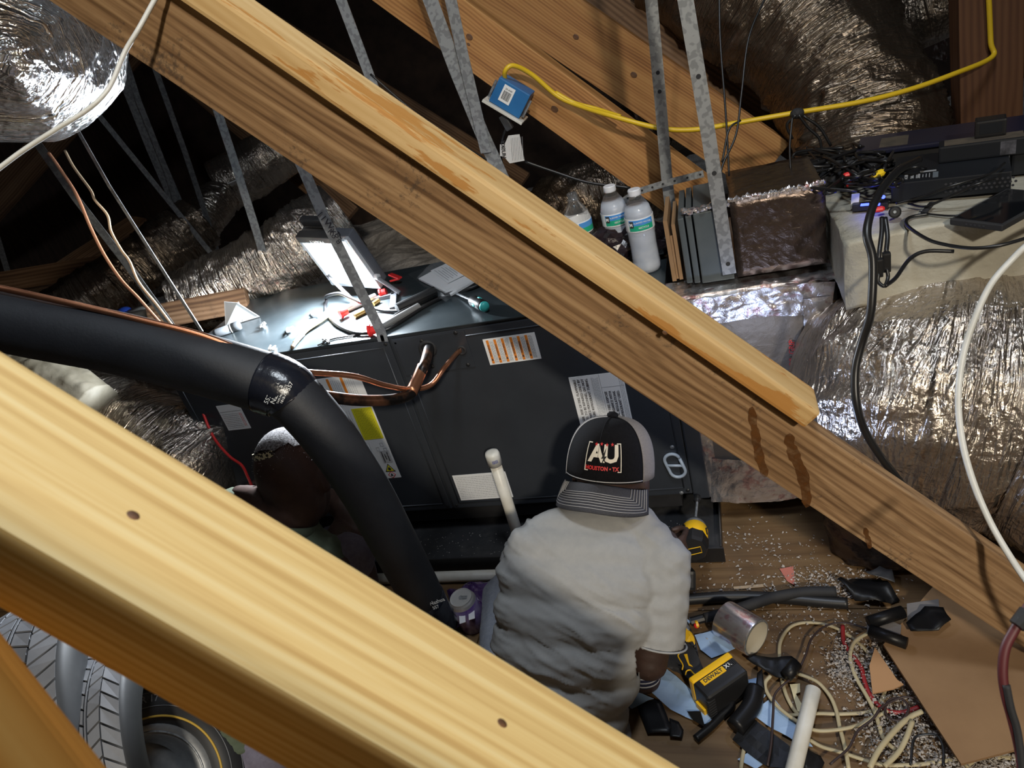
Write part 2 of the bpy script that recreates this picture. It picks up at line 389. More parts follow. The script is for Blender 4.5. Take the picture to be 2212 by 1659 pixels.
tag(o, 'pale grey blown insulation heaped between the joists behind the air handler', 'insulation', kind='stuff')

# ------------------------------------------------------------------ timbers
def timber(name, p0, p1, side, wide, thick, m, label, cat_='beam', bev=0.003, seg=24, wob=0.0012, notch=None):
    """board whose axis runs p0>p1 along the middle of its front face; wide across side, thick away from the viewer"""
    p0, p1 = V(p0), V(p1); x = (p1-p0).normalized(); z = V(side); z = (z-x*z.dot(x)).normalized(); y = z.cross(x)
    Ln = (p1-p0).length; mb = MB()
    mb.box((Ln/2, thick/2, 0), (Ln, thick, wide), bev=bev)
    ed = [e for e in mb.bm.edges if abs((e.verts[0].co-e.verts[1].co).x) > Ln*0.8]
    bmesh.ops.subdivide_edges(mb.bm, edges=ed, cuts=seg, use_grid_fill=True)
    for v in mb.bm.verts: v.co += V((0, fbm(v.co*5+p0, 2), fbm(v.co*4+p1, 2)))*wob
    if notch: notch(mb, Ln)
    me = mb.mesh(name)
    o = link(name, me, m)
    o.matrix_world = Matrix.Translation(p0) @ Matrix((x, y, z)).transposed().to_4x4()
    tag(o, label, cat_); return o
# the weathered main brace crossing the picture
YB = 1.085
l0, l1 = ony(300, 130, YB), ony(2212, 1400, YB)
dirb = (l1-l0).normalized(); upb = V((-dirb.z, 0, dirb.x)) if dirb.x > 0 else V((dirb.z, 0, -dirb.x))
if upb.z < 0: upb = -upb
WB = 0.127
main = timber('roof_brace', l0-dirb*0.75+upb*WB/2, l1+dirb*0.10+upb*WB/2, upb, WB, 0.038, W_BROWN, 'weathered brown wide timber crossing the whole picture, stained by two drips, under a pale board')
# the paler board nailed flat on its upper edge
b0, b1 = ony(420, 22, 1.043), ony(1738, 925, 1.043)
db = (b1-b0).normalized(); ub = V((-db.z, 0, db.x)); ub = ub if ub.z > 0 else -ub
pale = timber('pale_board', b0-db*0.7+ub*0.0185, b1+ub*0.0185, ub, 0.037, 0.080, W_LIGHT, 'pale clean pine board nailed flat along the top edge of the weathered brown timber', bev=0.006)
def knot(parent, pos, r, M_=None):
    return MB().ball((0, 0, 0), (r*1.5, 0.0012, r), 2).build('knot', KNOT, parent, local=True) if False else _knot(parent, pos, r)
def _knot(parent, pos, r):
    inv = parent.matrix_world.inverted(); o = MB().ball((0, 0, 0), (r*1.35, 0.0011, r), 2).build('knot', KNOT, parent, local=True)
    o.location = inv @ V(pos); return o
_knot(pale, ony(1436, 719, 1.0425), 0.0035)
# dark drip stains: thin resin runs on the brown face
STAIN = mat('resin_stain', (0.10, 0.035, 0.008), (0.14, 0.055, 0.014), 30, 0.4)
_nt = STAIN.node_tree; _n = N(_nt, 'ShaderNodeTexNoise', Scale=1.0, Detail=4); _nt.links.new(coords(_nt, (60, 60, 60), 'Object'), _n.inputs[0])
_nt.links.new(ramp(_nt, _n.outputs[0], [(0.35, (0.35,)*3), (0.62, (0.9,)*3)]), _nt.nodes['Principled BSDF'].inputs['Alpha'])
def drip(pxs, w):
    pts = [ony(x, y, YB-0.0006) for x, y in pxs]; mb = MB(); prev = None; rr = random.Random(3)
    pts = cat(pts, 8)
    for i, p in enumerate(pts):
        ww = w*(0.62+0.18*rr.random()+0.12*sin(i*0.9))*min(1.0, 0.45+0.2*i, 0.4+0.25*(len(pts)-1-i))
        ring = [mb.bm.verts.new(p+V((s*ww, 0, s*ww*0.5))) for s in (-1, 0.1, 1)]
        if prev:
            for k in range(2): mb.bm.faces.new((prev[k], prev[k+1], ring[k+1], ring[k]))
        prev = ring
    o = mb.build('resin_stain', STAIN, main); o.matrix_parent_inverse = main.matrix_world.inverted(); return o
drip([(1622, 880), (1632, 940), (1640, 985), (1655, 1030)], 0.010)
drip([(1702, 938), (1712, 975), (1735, 1030), (1745, 1095)], 0.012)
drip([(1868, 1140), (1875, 1165), (1880, 1185)], 0.006)

# foreground timber close to the lens
YF = 0.25
f0, f1 = ony(0, 1140, YF), ony(900, 1659, YF); df = (f1-f0).normalized(); uf = V((-df.z, 0, df.x)); uf = uf if uf.z > 0 else -uf
fore = timber('near_timber', f0-df*0.95-uf*0.0445, f1+df*0.35-uf*0.0445, uf, 0.089, 0.112, W_FORE, 'thick pale yellow timber crossing the lower left in front of both workers', bev=0.004)
def topknot(px, py, r):
    # on the sloped upper face
    n = uf; p = CAM; r_ = ray(px, py); t = (f0-CAM).dot(n)/r_.dot(n); q = CAM+r_*t
    inv = fore.matrix_world.inverted(); o = MB().ball((0, 0, 0), (r*1.4, r, 0.0008), 2).build('knot', KNOT, fore, local=True); o.location = inv @ q
topknot(288, 1113, 0.0034); topknot(1085, 1562, 0.0032)
# unseen timber added behind the camera to shade the near timber's side face
blocker = timber('shade_timber', f0-df*0.9+V((0, -0.42, 0))+uf*0.236, f1+df*1.33+V((0, -0.42, 0))+uf*0.236, uf, 0.20, 0.038, W_FORE, None, None, bev=0.004)
blocker['kind'] = 'structure'
# very near timber in the corner
g0, g1 = at(-10, 1385, 0.43), at(210, 1672, 0.405); dg_ = (g1-g0).normalized(); ug = dg_.cross(V((0, 1, 0)).cross(dg_)).normalized()
nside = FW.cross(dg_).normalized(); nside = nside if nside.dot(CU) > 0 else -nside
corner = timber('corner_timber', g0-dg_*0.2-nside*0.048, g1+dg_*0.2-nside*0.048, nside, 0.09, 0.012, W_BLUR, 'out of focus amber timber in the lower left corner beside the tyres', bev=0.004)

# rear pair of rafters with the blue box
YR = 2.15
def inplane(a, b_, Y, w, back, m, label, ext=(0.6, 0.0), thick=0.038):
    p, q = ony(*a, Y), ony(*b_, Y); dd = (q-p).normalized(); uu = V((-dd.z, 0, dd.x)); uu = uu if uu.z > 0 else -uu
    return timber('rafter', p-dd*ext[0]+uu*w/2, q+dd*ext[1]+uu*w/2, uu, w, thick, m, label), dd, uu
raf1, rd, ru = inplane((803, 0), (1369, 411), YR, 0.150, 0, W_ORANGE, 'orange knotty rafter with the blue electrical box fixed to it', (0.6, 0.16), 0.075)
raf2, _, _ = inplane((1010, 0), (1560, 372), 2.52, 0.19, 0, W_ORANGE, 'second orange rafter standing in shade just behind the boxed one', (0.6, 0.12), 0.05)
raf3, _, _ = inplane((1215, 0), (1700, 345), 2.75, 0.12, 0, W_DARK, 'dark rafter farthest back behind the two orange rafters', (0.6, 0.02), 0.06)
for px, py, r in ((1014, 80, 0.008), (1198, 236, 0.009), (1012, 96, 0.004)): _knot(raf1, ony(px, py, YR-0.0005), r)
for px, py, r in ((1244, 80, 0.008), (1369, 162, 0.009)): _knot(raf2, ony(px, py, 2.5195), r)
post = timber('stud_post', ony(2142, -200, 2.3), ony(2142, 330, 2.3), (1, 0, 0), 0.15, 0.09, W_POST, 'reddish upright stud at the top right with the yellow cable running down it', 'post')
# dim rafters and joists behind on the left
def far_beam(a, b_, w, t, label, m=W_DARK, nm='far_rafter'):
    p, q = at(*a), at(*b_); x = (q-p).normalized(); side = FW.cross(x).normalized()
    return timber(nm, p, q, side, w, t, m, label, seg=4)
far_beam((-60, 500, 4.6), (330, 60, 4.4), 0.19, 0.04, 'dim rafter high at far left behind the foil duct')
far_beam((330, 110, 4.9), (760, 470, 4.6), 0.15, 0.04, 'dim rafter at the back, above the far labelled duct')
far_beam((560, 40, 5.0), (1130, 400, 4.6), 0.16, 0.04, 'dim rafter at the back seen between straps above the pale board')
far_beam((-40, 620, 3.6), (330, 560, 3.4), 0.10, 0.04, 'dim joist low at the far left beneath the straps', nm='far_joist')
far_beam((-30, 700, 3.75), (300, 480, 5.0), 0.12, 0.04, 'dim joist slanting back at the far left', nm='far_joist')
far_beam((330, 690, 2.62), (540, 650, 2.62), 0.09, 0.04, 'pale worn joist end lying behind the left end of the air handler', W_DARK, 'far_joist')

# ------------------------------------------------------------------ hanging straps
def strap(pxs, w, label, t=0.0016, m=GALV, wdir=(1, 0, 0), holes=None, nm='metal_strap'):
    pts = [ony(x, y, Y) for x, y, Y in pxs]
    if nm == 'metal_strap':            # carry on up to the roof
        e_ = pts[0]-pts[1]; pts = [pts[0]+e_*((3.376-pts[0].z)/e_.z)]+pts
    o = link(nm, ribbon_mesh(nm, pts, wdir, w, t), m); tag(o, label, 'strap')
    if holes:
        for k in range(holes[0]):
            hp = pts[1:] if nm == 'metal_strap' else pts; tt = holes[1]+(holes[2]-holes[1])*k/max(1, holes[0]-1); i = min(int(tt*(len(hp)-1)), len(hp)-2); f = tt*(len(hp)-1)-i; i += len(pts)-len(hp)
            p = pts[i].lerp(pts[i+1], f); x = (pts[i+1]-pts[i]).normalized(); n = x.cross(V(wdir)).normalized(); n = n if n.y < 0 else -n
            MB().lathe([(w*0.17, 0), (w*0.17, 0.0006)], p+n*(t/2), n, 12).build('hole', BLACKM, o)
    return o
strap([(722, -40, 2.0), (800, 168, 2.0), (870, 360, 2.0)], 0.030, 'short galvanised strap at the top showing left of the rafters, above the pale board')
strap([(915, -40, 2.02), (985, 150, 2.0), (1042, 290, 2.0), (1092, 400, 2.0)], 0.040, 'wide galvanised strap, left one of a joined pair in front of the orange rafter')
strap([(965, -40, 1.985), (1000, 120, 1.985), (1036, 270, 1.985), (1050, 330, 1.99)], 0.031, 'spangled galvanised strap, right one of a joined pair in front of the orange rafter')
strap([(1403, -40, 1.99), (1425, 200, 1.99), (1440, 380, 1.99), (1453, 492, 1.99)], 0.030, 'galvanised strap hanging down beside the capped water bottles', holes=(2, 0.27, 0.33))
strap([(1474, -40, 1.66), (1530, 290, 1.66), (1576, 592, 1.66)], 0.031, 'galvanised strap nearest the grey steel box, running from the top to the foil tape', holes=(3, 0.3, 0.96))
s6 = strap([(640, 330, 1.61), (700, 470, 1.61), (760, 590, 1.61), (822, 715, 1.61), (828, 738, 1.61)], 0.031, 'galvanised strap with handwriting hanging in front of the lit floodlight', holes=(5, 0.87, 0.97))
INK = mat('marker_ink', (0.02, 0.02, 0.03), rough=0.7)
text('handwriting', '11Wx6', ony(694, 452, 1.607), (0.42, 0, -1), (1, 0, 0.42), 0.026, INK, s6)
text('handwriting', 'Ro 8', ony(716, 492, 1.607), (0.42, 0, -1), (1, 0, 0.42), 0.022, INK, s6)
strap([(440, 150, 2.2), (500, 330, 2.2), (548, 480, 2.2), (598, 650, 2.2)], 0.032, 'plain galvanised strap left of the floodlight reaching the back edge of the air handler')
strap([(235, 80, 3.0), (330, 320, 3.0), (395, 470, 3.0), (450, 600, 3.0)], 0.075, 'broad dim double strap hanging at far left in haze')
strap([(255, 80, 3.0), (300, 220, 2.98), (360, 370, 2.98), (425, 580, 2.98)], 0.030, 'dim strap doubled against the broad one at far left')
strap([(318, 100, 3.05), (400, 330, 3.05), (440, 450, 3.05), (490, 610, 3.05)], 0.030, 'thin dim strap right of the broad double one')
strap([(60, 280, 1.95), (165, 430, 1.95), (270, 565, 1.95), (372, 706, 1.95)], 0.034, 'galvanised strap slanting down at left beside the two thin wires')
strap([(150, 250, 1.66), (235, 400, 1.66), (330, 550, 1.66), (436, 716, 1.66)], 0.0135, 'narrow pale strap seen edge on meeting the left top corner of the air handler', wdir=(1, -0.2, 0))
strap([(385, 460, 2.6), (450, 540, 2.6), (545, 660, 2.6)], 0.026, 'dim strap slanting behind the air handler, crossing the plain one')
strap([(-10, 500, 3.0), (28, 625, 3.0)], 0.04, 'stub of dim strap at the far left edge')
strap([(1338, 440, 1.93), (1375, 415, 1.93), (1440, 395, 1.93), (1520, 375, 1.93)], 0.018, 'perforated hanger strap bent around above the capped water bottles', wdir=(0.3, 0, 1), holes=(9, 0.05, 0.97), nm='perforated_strap')
# ------------------------------------------------------------------ the air handler
UX0, UX1, UY0, UY1, UZ0, UZ1 = -1.705, -0.165, 1.629, 2.19, 0.118, 0.743
unit = thing('air_handler', 'long dark slate air handler cabinet lying on its side behind the two workers', 'air handler', (UX0, UY0, 0))
def ubox(name, x0, x1, y0, y1, z0, z1, m, bev=0.002, lab=None, parent=None):
    return MB().box(((x0+x1)/2, (y0+y1)/2, (z0+z1)/2), (x1-x0, y1-y0, z1-z0), bev=bev).build(name, m, parent or unit, lab)
ubox('casing', UX0, UX1, UY0+0.006, UY1, UZ0, UZ1-0.002, SLATE, 0.004)
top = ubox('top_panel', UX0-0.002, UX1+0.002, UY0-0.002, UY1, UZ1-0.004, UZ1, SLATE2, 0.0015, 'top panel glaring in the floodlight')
XS = -0.920
def panel(x0, x1, z0, z1, nm='front_panel'):
    p = ubox(nm, x0, x1, UY0-0.001, UY0+0.008, z0, z1, SLATE, 0.003)
    # pressed border line
    mb = MB(); i = 0.022; pts = [(x0+i, z0+i), (x1-i, z0+i), (x1-i, z1-i), (x0+i, z1-i), (x0+i, z0+i)]
    for k in range(4):
        a, b_ = pts[k], pts[k+1]; mb.tube([(a[0], UY0-0.001, a[1]), (b_[0], UY0-0.001, b_[1])], 0.0022, 6)
    mb.build('pressed_rib', SLATE, p, smooth=True)
    for sx, sz in ((x0+0.012, z0+0.012), (x1-0.012, z0+0.012), (x0+0.012, z1-0.012), (x1-0.012, z1-0.012)):
        MB().lathe([(0.0055, 0), (0.0055, 0.002), (0.003, 0.0035)], (sx, UY0-0.0005, sz), (0, -1, 0), 8).build('screw', BLACK, p)
    return p
pA = panel(UX0+0.004, XS-0.004, UZ0+0.004, UZ1-0.012)
pB = panel(XS+0.004, UX1-0.012, UZ0+0.004, UZ1-0.012)
# removable cover plate with the two refrigerant grommets
c0, c1 = ony(905, 728, UY0), ony(1018, 784, UY0)
cover = ubox('cover_plate', XS+0.012, c1.x+0.01, UY0-0.004, UY0-0.0005, c1.z-0.012, UZ1-0.016, SLATE, 0.0015, 'small cover plate with two rubber grommets')
G1, G2 = ony(925, 752, UY0), ony(998, 755, UY0)
def torus(name, c, R_, r_, m, parent):
    mb = MB(); n = 24; pr = [(R_+r_*cos(a), r_*sin(a)) for a in [2*pi*k/8 for k in range(9)]]
    mb.lathe(pr, c, (0, -1, 0), n, cap=False); return mb.build(name, m, parent, smooth=True)
torus('grommet', G1+V((0, -0.005, 0)), 0.021, 0.006, BLACKM, cover); torus('grommet', G2+V((0, -0.005, 0)), 0.011, 0.004, BLACKM, cover)
for px, py in ((912, 735), (985, 717), (935, 790), (1012, 786)):
    q = ony(px, py, UY0); MB().lathe([(0.006, 0), (0.006, 0.002), (0.003, 0.004)], q+V((0, -0.004, 0)), (0, -1, 0), 8).build('screw', BLACK, cover)
# right end: opening edge, filter slot latch
ubox('end_flange', UX1-0.010, UX1+0.02, UY0-0.008, UY0+0.02, UZ0, UZ1-0.03, SLATE, 0.002)
lt = ony(1458, 1003, UY0)
mb = MB(); n = 28; ax = V((0.12, 0, -0.5)).normalized()
def stadium(a, b_, r, k=10):
    d_ = (V(b_)-V(a)).normalized(); s_ = V((-d_.z, 0, d_.x)); return [V(a)+s_*r*cos(t)-d_*r*sin(t) for t in [pi*i/k for i in range(k+1)]]+[V(b_)-s_*r*cos(t)+d_*r*sin(t) for t in [pi*i/k for i in range(k+1)]]
LATCH = mat('latch_blue_grey', (0.30, 0.36, 0.44), rough=0.4)
mb.tube(stadium(lt-ax*0.020, lt+ax*0.020, 0.021)+[stadium(lt-ax*0.020, lt+ax*0.020, 0.021)[0]], 0.0048, 8)
mb.tube([lt+V((-0.02, 0, 0.002)), lt+V((0.02, 0, -0.002))], 0.004, 8)
mb.build('latch', LATCH, unit, 'grey twin ring latch near the right end', smooth=True).location = (0, -0.006, 0)
for px, py in ((1472, 1064), (1452, 965)):
    q = ony(px, py, UY0); MB().lathe([(0.006, 0), (0.006, 0.002), (0.003, 0.0035)], q, (0, -1, 0), 8).build('screw', GALV, unit)
# base rails it stands on
ubox('base_rail', UX0+0.05, UX1-0.05, UY0+0.03, UY0+0.08, 0.052, UZ0, BLACKM); ubox('base_rail', UX0+0.05, UX1-0.05, UY1-0.08, UY1-0.03, 0.052, UZ0, BLACKM)

# printed labels stuck on the front
def microtext(mb, x0, x1, z0, z1, y, n, rnd, vert=True, thick=0.0009):
    """rows of tiny dashes: unreadable small print"""
    for k in range(n):
        if vert:
            x = x0+(x1-x0)*(k+0.5)/n; z = z0
            while z < z1-0.003:
                L_ = min(rnd.uniform(0.003, 0.012), z1-z); mb.hexa([(x-thick/2, y, z), (x+thick/2, y, z), (x+thick/2, y+0.0004, z), (x-thick/2, y+0.0004, z), (x-thick/2, y, z+L_), (x+thick/2, y, z+L_), (x+thick/2, y+0.0004, z+L_), (x-thick/2, y+0.0004, z+L_)]); z += L_+0.0018
        else:
            z = z0+(z1-z0)*(k+0.5)/n; x = x0
            while x < x1-0.003:
                L_ = min(rnd.uniform(0.003, 0.012), x1-x); mb.hexa([(x, y, z-thick/2), (x+L_, y, z-thick/2), (x+L_, y+0.0004, z-thick/2), (x, y+0.0004, z-thick/2), (x, y, z+thick/2), (x+L_, y, z+thick/2), (x+L_, y+0.0004, z+thick/2), (x, y+0.0004, z+thick/2)]); x += L_+0.0018
    return mb
YL = UY0-0.0022
def sheetlabel(x0, x1, z0, z1, lab): return ubox('printed_label', x0, x1, YL, YL+0.0012, z0, z1, PAPER, 0, lab)
def lrect(name, x0, x1, z0, z1, m, p, dy=0.0004): return MB().box(((x0+x1)/2, YL-dy, (z0+z1)/2), (x1-x0, 0.0004, z1-z0)).build(name, m, p)
rn = random.Random(5)
# centre label with six orange warning bars
a, b_ = ony(1040, 735, UY0), ony(1170, 774, UY0); x0, x1, z1, z0 = a.x+0.004, b_.x, (a.z+ony(1157, 715, UY0).z)/2, (b_.z+ony(1057, 788, UY0).z)/2
L1 = sheetlabel(x0, x1, z0, z1, 'white label with six orange warning bars')
wd = x1-x0
for k in range(6):
    xx = x0+wd*(0.055+0.145*k+0.02*(k > 2))
    lrect('warning_bar', xx, xx+wd*0.05, z0+0.004, z1-0.004, ORANGE, L1)
    text('lettering', 'WARNING', (xx+wd*0.047, YL-0.0008, z0+0.025), (0, 0, 1), (-1, 0, 0), 0.0075, PRINT, L1, valign='BOTTOM_BASELINE' if False else 'BOTTOM')
    MB().prism([(xx+0.001, YL-0.0008, z0+0.013), (xx+wd*0.05-0.001, YL-0.0008, z0+0.013), (xx+wd*0.025, YL-0.0008, z0+0.021)], (0, 0.0003, 0)).build('warning_triangle', PRINT, L1)
    microtext(MB(), xx+wd*0.06, xx+wd*0.135, z0+0.006, z1-0.006, YL-0.0006, 5, rn).build('small_print', PRINTG, L1)
# right label: flammable refrigerant notices, reading upwards
a = ony(1228, 815, UY0); x0 = a.x; z1 = a.z; x1 = ony(1365, 900, UY0).x; z0 = ony(1262, 985, UY0).z-0.02
L2 = sheetlabel(x0, x1, z0, z1, 'large white label of fire risk notices, partly behind the cap')
wd = x1-x0
bigs = ['DANGER  RISK OF FIRE. FLAMMABLE', 'REFRIGERANT USED. TO BE REPAIRED ONLY BY', 'TRAINED SERVICE PERSONNEL. DO NOT', 'PUNCTURE REFRIGERANT TUBING.']
for k, s_ in enumerate(bigs):
    text('lettering', s_, (x0+wd*(0.13+0.075*k), YL-0.0006, z1-0.008), (0, 0, 1), (-1, 0, 0), 0.0098, PRINT, L2, align='RIGHT', valign='BOTTOM')
for k, s_ in enumerate(['RISK OF FIRE. DISPOSE', 'IN ACCORDANCE WITH', 'FEDERAL REGULATIONS.', 'REFRIGERANT USED.']):
    text('lettering', s_, (x0+wd*(0.66+0.075*k), YL-0.0006, z1-0.055), (0, 0, 1), (-1, 0, 0), 0.0098, PRINT, L2, align='RIGHT', valign='BOTTOM')
microtext(MB(), x0+wd*0.40, x0+wd*0.54, z0+0.01, z1-0.008, YL-0.0006, 6, rn).build('small_print', PRINTG, L2)
microtext(MB(), x0+wd*0.90, x0+wd*0.98, z0+0.01, z1-0.008, YL-0.0006, 3, rn).build('small_print', PRINTG, L2)
lrect('warning_bar', x0+wd*0.06, x0+wd*0.13, z0+0.01, z0+0.075, ORANGE, L2); lrect('rule', x0+wd*0.56, x0+wd*0.565, z0, z1, PRINTG, L2)
lrect('rule', x0+wd*0.56, x1-0.002, z1-0.042, z1-0.0414, PRINTG, L2)
# bottom label
a, b_ = ony(977, 1027, UY0), ony(1000, 1080, UY0); x0 = a.x; x1 = ony(1092, 1020, UY0).x; z1, z0 = a.z, b_.z
L3 = sheetlabel(x0, x1, z0, z1, 'white data label beside the capped pipe')
microtext(MB(), x0+0.006, x1-0.04, z0+0.006, z1-0.006, YL-0.0006, 13, rn, False, 0.0012).build('small_print', PRINTG, L3)
microtext(MB(), x1-0.035, x1-0.006, z0+0.006, z1-0.006, YL-0.0006, 5, rn, True, 0.001).build('small_print', PRINTG, L3)
# far left label
a, b_ = ony(467, 877, UY0), ony(542, 922, UY0); x0, x1, z1, z0 = a.x, b_.x, a.z, ony(490, 930, UY0).z
L4 = sheetlabel(x0, x1, z0, z1, 'small white label near the left end')
microtext(MB(), x0+0.006, x1-0.02, z0+0.006, z1-0.03, YL-0.0006, 9, rn, False, 0.001).build('small_print', PRINTG, L4)
lrect('rule', x0+0.004, x1-0.004, z1-0.024, z1-0.0232, PRINTG, L4); microtext(MB(), x1-0.017, x1-0.006, z0+0.012, z1-0.03, YL-0.0006, 2, rn, True, 0.0014).build('small_print', REDP, L4)
# long left label with the yellow field
xr = (ony(778, 815, UY0).x+ony(868, 1030, UY0).x)/2; zt = ony(690, 818, UY0).z; zb = ony(868, 1030, UY0).z; x0 = xr-0.195; x1 = xr
L5 = sheetlabel(x0, x1, zb, zt, 'tall white label with a yellow field behind the copper pipes')
H_ = zt-zb; wd = x1-x0
for fx in (0.42, 0.66): lrect('warning_bar', x0+wd*fx, x0+wd*(fx+0.045), zt-H_*0.27, zt-0.004, ORANGE, L5)
for fx in (0.47, 0.71): microtext(MB(), x0+wd*fx, x0+wd*(fx+0.17), zt-H_*0.27, zt-0.01, YL-0.0006, 5, rn).build('small_print', PRINTG, L5)
for k, s_ in enumerate(['OR', 'NCE', 'ENS']): text('lettering', s_, (x0+wd*(0.2+0.07*k), YL-0.0006, zt-0.02), (0, 0, 1), (-1, 0, 0), 0.010, PRINT, L5, align='RIGHT', valign='BOTTOM')
lrect('yellow_field', x0+wd*0.63, x1-0.004, zt-H_*0.60, zt-H_*0.30, YELP, L5)
microtext(MB(), x0+wd*0.66, x1-0.010, zt-H_*0.59, zt-H_*0.31, YL-0.001, 11, rn).build('small_print', mat('print_olive', (0.22, 0.20, 0.02)), L5)
microtext(MB(), x0+wd*0.25, x0+wd*0.60, zt-H_*0.48, zt-H_*0.31, YL-0.0006, 8, rn).build('small_print', PRINTG, L5)
for k in range(4): lrect('yellow_field', x0+wd*(0.28+0.09*k), x0+wd*(0.33+0.09*k), zt-H_*0.60, zt-H_*0.50, YELP, L5)
microtext(MB(), x0+wd*0.15, x0+wd*0.70, zb+H_*0.14, zt-H_*0.63, YL-0.0006, 16, rn).build('small_print', PRINTG, L5)
lrect('grey_field', x0+wd*0.80, x0+wd*0.97, zb+H_*0.16, zb+H_*0.28, mat('print_grey_pale', (0.55, 0.55, 0.56)), L5)
for k, s_ in enumerate(['REFRIGERANT', 'SAFETY', 'GROUP A2L']): text('lettering', s_, (x0+wd*(0.855+0.045*k), YL-0.001, zb+H_*0.22), (0, 0, 1), (-1, 0, 0), 0.0065, PRINT, L5, align='CENTER', valign='BOTTOM')
tz = zb+H_*0.105; tx = x0+wd*0.86; s_ = 0.017
MB().prism([(tx-s_, YL-0.0008, tz-s_*0.8), (tx+s_, YL-0.0008, tz-s_*0.8), (tx, YL-0.0008, tz+s_)], (0, 0.0004, 0)).build('warning_triangle', PRINT, L5)
MB().prism([(tx-s_*0.75, YL-0.0012, tz-s_*0.66), (tx+s_*0.75, YL-0.0012, tz-s_*0.66), (tx, YL-0.0012, tz+s_*0.72)], (0, 0.0004, 0)).build('warning_triangle', YELP, L5)
MB().prism([(tx-0.004, YL-0.0016, tz-0.008), (tx+0.004, YL-0.0016, tz-0.008), (tx+0.005, YL-0.0016, tz-0.002), (tx, YL-0.0016, tz+0.005), (tx-0.005, YL-0.0016, tz-0.002)], (0, 0.0004, 0)).build('flame_symbol', PRINT, L5)
tz = zb+H_*0.035
for r_, m_, dy in ((0.0135, REDP, 0.0008), (0.0105, PAPER, 0.0012)): MB().prism([(tx+r_, YL-dy, tz), (tx, YL-dy, tz+r_), (tx-r_, YL-dy, tz), (tx, YL-dy, tz-r_)], (0, 0.0004, 0)).build('hazard_diamond', m_, L5)
MB().prism([(tx-0.004, YL-0.0016, tz-0.004), (tx+0.004, YL-0.0016, tz-0.004), (tx+0.004, YL-0.0016, tz), (tx, YL-0.0016, tz+0.006), (tx-0.004, YL-0.0016, tz)], (0, 0.0004, 0)).build('flame_symbol', PRINT, L5)
for dx_, dz_ in ((0.0, 0.30), (0.045, 0.34), (0.06, 0.29)):
    cx, cz = x0+wd*0.80+dx_*0.4, zb+H_*dz_; MB().tube([(cx-0.005, YL-0.0004, cz-0.006), (cx+0.005, YL-0.0004, cz-0.006), (cx+0.005, YL-0.0004, cz+0.006), (cx-0.005, YL-0.0004, cz+0.006), (cx-0.005, YL-0.0004, cz-0.006)], 0.0006, 4).build('book_symbol', PRINTG, L5)

# drain pan and pipes below
pan = thing('drain_pan', 'black drain pan on the floor under the air handler', 'drain pan', (-0.9, 1.8, 0))
pfy = 1.475
MB().box((-0.925, 1.86, 0.010), (1.62, 0.76, 0.012)).build('tray', mat('tray_black', (0.026, 0.027, 0.030), (0.05, 0.05, 0.05), 25, 0.5, lo=0.5, hi=0.75), pan)
DUST = mat('dust_specks', (0.30, 0.29, 0.27), rough=0.9)
mb = MB(); rr = random.Random(2)
for k in range(240):
    x, y = rr.uniform(-1.08, -0.16), rr.uniform(1.50, 1.64); s_ = rr.uniform(0.0006, 0.0022); mb.box((x, y, 0.0165), (s_*1.6, s_, 0.0008), Matrix.Rotation(rr.random()*3, 3, 'Z'))
tag(mb.build('dust', DUST, pan), kind='stuff')
for nm, c, s_ in (('rim', (-0.925, pfy, 0.030), (1.64, 0.004, 0.05)), ('rim', (-0.112, 1.86, 0.030), (0.004, 0.76, 0.05)), ('rim', (-1.738, 1.86, 0.030), (0.004, 0.76, 0.05))):
    MB().box(c, s_, bev=0.001).build(nm, BLACK, pan)
drain = thing('drain_pipe', 'white drain pipe lying along the floor in front of the drain pan', 'pipe', (-0.9, 1.43, 0))
MB().tube([(-1.30, 1.435, 0.020), (-0.55, 1.435, 0.020)], 0.0165, 16).build('pipe', PVC, drain, smooth=True)
MB().tube([(-0.955, 1.43, 0.021), (-0.975, 1.36, 0.021), (-0.99, 1.31, 0.021)], 0.0165, 16).build('branch', PVC, drain, smooth=True)
MB().lathe([(0.0215, 0), (0.0215, 0.035)], (-0.962, 1.405, 0.0215), (-0.25, -1, 0), 16).build('coupling', PVC, drain, smooth=True)
pt, pb = ony(1066, 990, 1.50), ony(1110, 1128, 1.50)
stand = thing('capped_pipe', 'upright white drain pipe with a round cap in front of the air handler', 'pipe', (pt.x, 1.44, 0))
dv = (pt-pb).normalized(); pbase = pb-dv*((pb.z-0.006)/dv.z)
MB().tube([pbase, pt], 0.0165, 18).build('pipe', PVC, stand, smooth=True)
MB().lathe([(0.0205, 0), (0.0205, 0.034), (0.018, 0.041), (0.010, 0.043)], pt-dv*0.02, dv, 20).build('cap', WHITEP, stand, smooth=True)
mb = MB()
q = pt+V((0, 0, 0)); f_ = (CAM-pt).normalized(); f_ = (f_-dv*f_.dot(dv)).normalized(); sd = f_.cross(dv)
for k in range(10):
    a = (k-5)*0.075; dd = f_*cos(a)+sd*sin(a); tx_ = sd*cos(a)-f_*sin(a); p = pt-dv*0.006+dd*0.0206; hh = 0.010; ww = 0.0007 if k % 3 else 0.0012
    mb.prism([p-tx_*ww/2, p+tx_*ww/2, p+tx_*ww/2+dv*hh, p-tx_*ww/2+dv*hh], dd*0.0003)
mb.build('barcode', mat('print_blue', (0.06, 0.08, 0.30)), stand)

